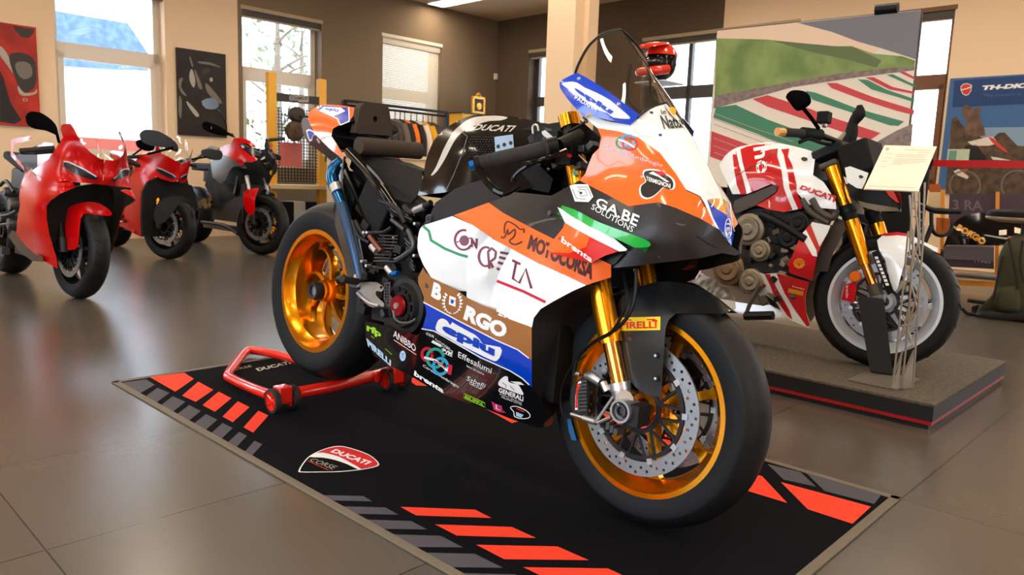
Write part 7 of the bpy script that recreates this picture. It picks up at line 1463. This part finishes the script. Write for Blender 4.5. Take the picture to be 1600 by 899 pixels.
# counter
cq = RMi @ Plane(RM @ Vector((2.6, 0, 0)), D2)(630, 243); zc_ = cq.z; cl_, cr_ = (RMi @ Plane(RM @ Vector((2.6, 0, 0)), D2)(556, 243)).y, (RMi @ Plane(RM @ Vector((2.6, 0, 0)), D2)(800, 243)).y
e = rempty('counter', (2.3, (cl_+cr_)/2, 0), 'pale wood counter standing behind the race bike seat', 'counter'); b = MB(); b.box((0, 0, zc_-.02), (.6, cr_-cl_+.06, .04), m_tan); b.build('counter_top', e, smooth=False, bevel=.004)
b = MB(); b.box((0, 0, (zc_-.04)/2), (.52, cr_-cl_, zc_-.04), m_tan); b.build('body', e, smooth=False)
# yellow cabinet and golden frame
r3 = lfr(.45); G3 = lambda x, y: r3(x, y); a_, b_ = G3(722, 177), G3(772, 178)
e = rempty('cabinet', (.28, (a_.y+b_.y)/2, 0), 'tall yellow cabinet in the far corner under the golden frame', 'cabinet'); b = MB(); b.box((0, 0, a_.z/2), (.34, b_.y-a_.y, a_.z), mat('bright yellow panel', (244, 180, 20), .4)); b.box((0, 0, a_.z+.012), (.36, b_.y-a_.y+.02, .024), m_blk2); b.build('body', e, smooth=False)
for s_ in (-1, 1): b = MB(); b.box((.175, s_*(b_.y-a_.y)/4, a_.z/2), (.012, (b_.y-a_.y)/2-.02, a_.z-.06), mat('bright yellow panel', (244, 180, 20), .4)); b.build('door', e, smooth=False)
c0 = G3(757, 176); w0 = abs(G3(748, 160).y-G3(768, 160).y); h0 = G3(757, 148).z-G3(757, 176).z; m_gf = mat('gilded frame', (240, 176, 70), .35, .4)
e = rempty('golden_frame', (.3, c0.y, a_.z+.03), 'ornate golden picture frame standing on the yellow cabinet', 'picture frame'); b = MB(); t_ = w0*.16
for dy, dz_, wy, hz in ((-w0/2+t_/2, h0/2, t_, h0), (w0/2-t_/2, h0/2, t_, h0), (0, t_/2, w0, t_), (0, h0-t_/2, w0, t_)): b.box((0, dy, dz_), (.04, wy, hz), m_gf)
b.tube([(0, -.05, h0), (0, 0, h0+.045), (0, .05, h0)], .02, m_gf, 8, 3)
for a in range(0, 360, 30): b.lathe([(0, -.01), (.014, 0), (0, .01)], m_gf, 8, c=(.02, cos(rad(a))*w0*.42, h0/2+sin(rad(a))*h0*.44), axis='x')
b.build('frame', e, bevel=.006); b = MB(); b.box((-.005, 0, h0/2), (.02, w0-t_, h0-t_), m_blk2); b.lathe([(0, .012), (.05, .008), (.06, 0)], m_gf, 14, c=(.01, .01, h0*.45), axis='x'); b.build('picture', e, smooth=False)
# ================================================================ helmet on a slim stand before the dark framed window
hc = dp(1032, 98, 5.6); hm = T(hc.x, hc.y, 0) @ Rz(atan2(-ray(1032, 98).y, -ray(1032, 98).x)+rad(-35)); hmi = hm.inverted(); hz = hc.z
hs_ = empty('helmet_stand', hm, 'slim grey stand with a small plate carrying the red helmet', 'stand')
b = MB(); b.lathe([(0, 0), (.16, 0), (.16, .015), (.015, .03), (.012, hz-.16)], m_grayp, 28, axis='z'); b.build('pole', hs_); b = MB(); b.box((0, 0, hz-.15), (.26, .26, .012), mat('frosted shelf', (200, 206, 210), .3)); b.build('plate', hs_, smooth=False, bevel=.004)
he = empty('helmet', hm @ T(0, 0, hz), 'red and black off-road helmet with a long peak behind the windscreen', 'helmet')
m_hr = mat('helmet red', (222, 44, 20), .25, 0, .8); b = MB()
def ell(c, r, m, n=24, k=14, z0=-1, z1=1, b=None):
    rings = [];  c = Vector(c)
    for i in range(k+1):
        t = z0+(z1-z0)*i/k; q = sqrt(max(0, 1-t*t)); rings.append([c+Vector((r[0]*q*cos(a), r[1]*q*sin(a), r[2]*t)) for a in [2*pi*j/n for j in range(n)]])
    b.loft(rings, m)
ell((0, 0, 0), (.135, .115, .135), m_gloss, z0=-.92, z1=.98, b=b); ell((-.005, 0, .012), (.14, .119, .135), m_hr, z0=.25, z1=.98, b=b); b.build('shell', he, ang=80)
b = MB(); b.tube([(.05, -.1, -.06), (.15, -.07, -.08), (.185, 0, -.085), (.15, .07, -.08), (.05, .1, -.06)], [.035, .035, .03, .035, .035], m_hr, 12, 4); b.build('chin_bar', he)
b = MB(); b.loft([[Vector((x, -w_, z)), Vector((x, w_, z)), Vector((x, w_*.8, z+.018)), Vector((x, 0, z+.03)), Vector((x, -w_*.8, z+.018))] for x, w_, z in ((.02, .09, .115), (.10, .1, .105), (.19, .085, .085), (.235, .06, .07))], m_hr); b.build('peak', he, ang=60)
b = MB(); ell((.05, 0, -.005), (.095, .09, .05), mat('goggle lens', (20, 20, 24), .1, 0, 1), b=b); b.build('goggles', he, ang=80)
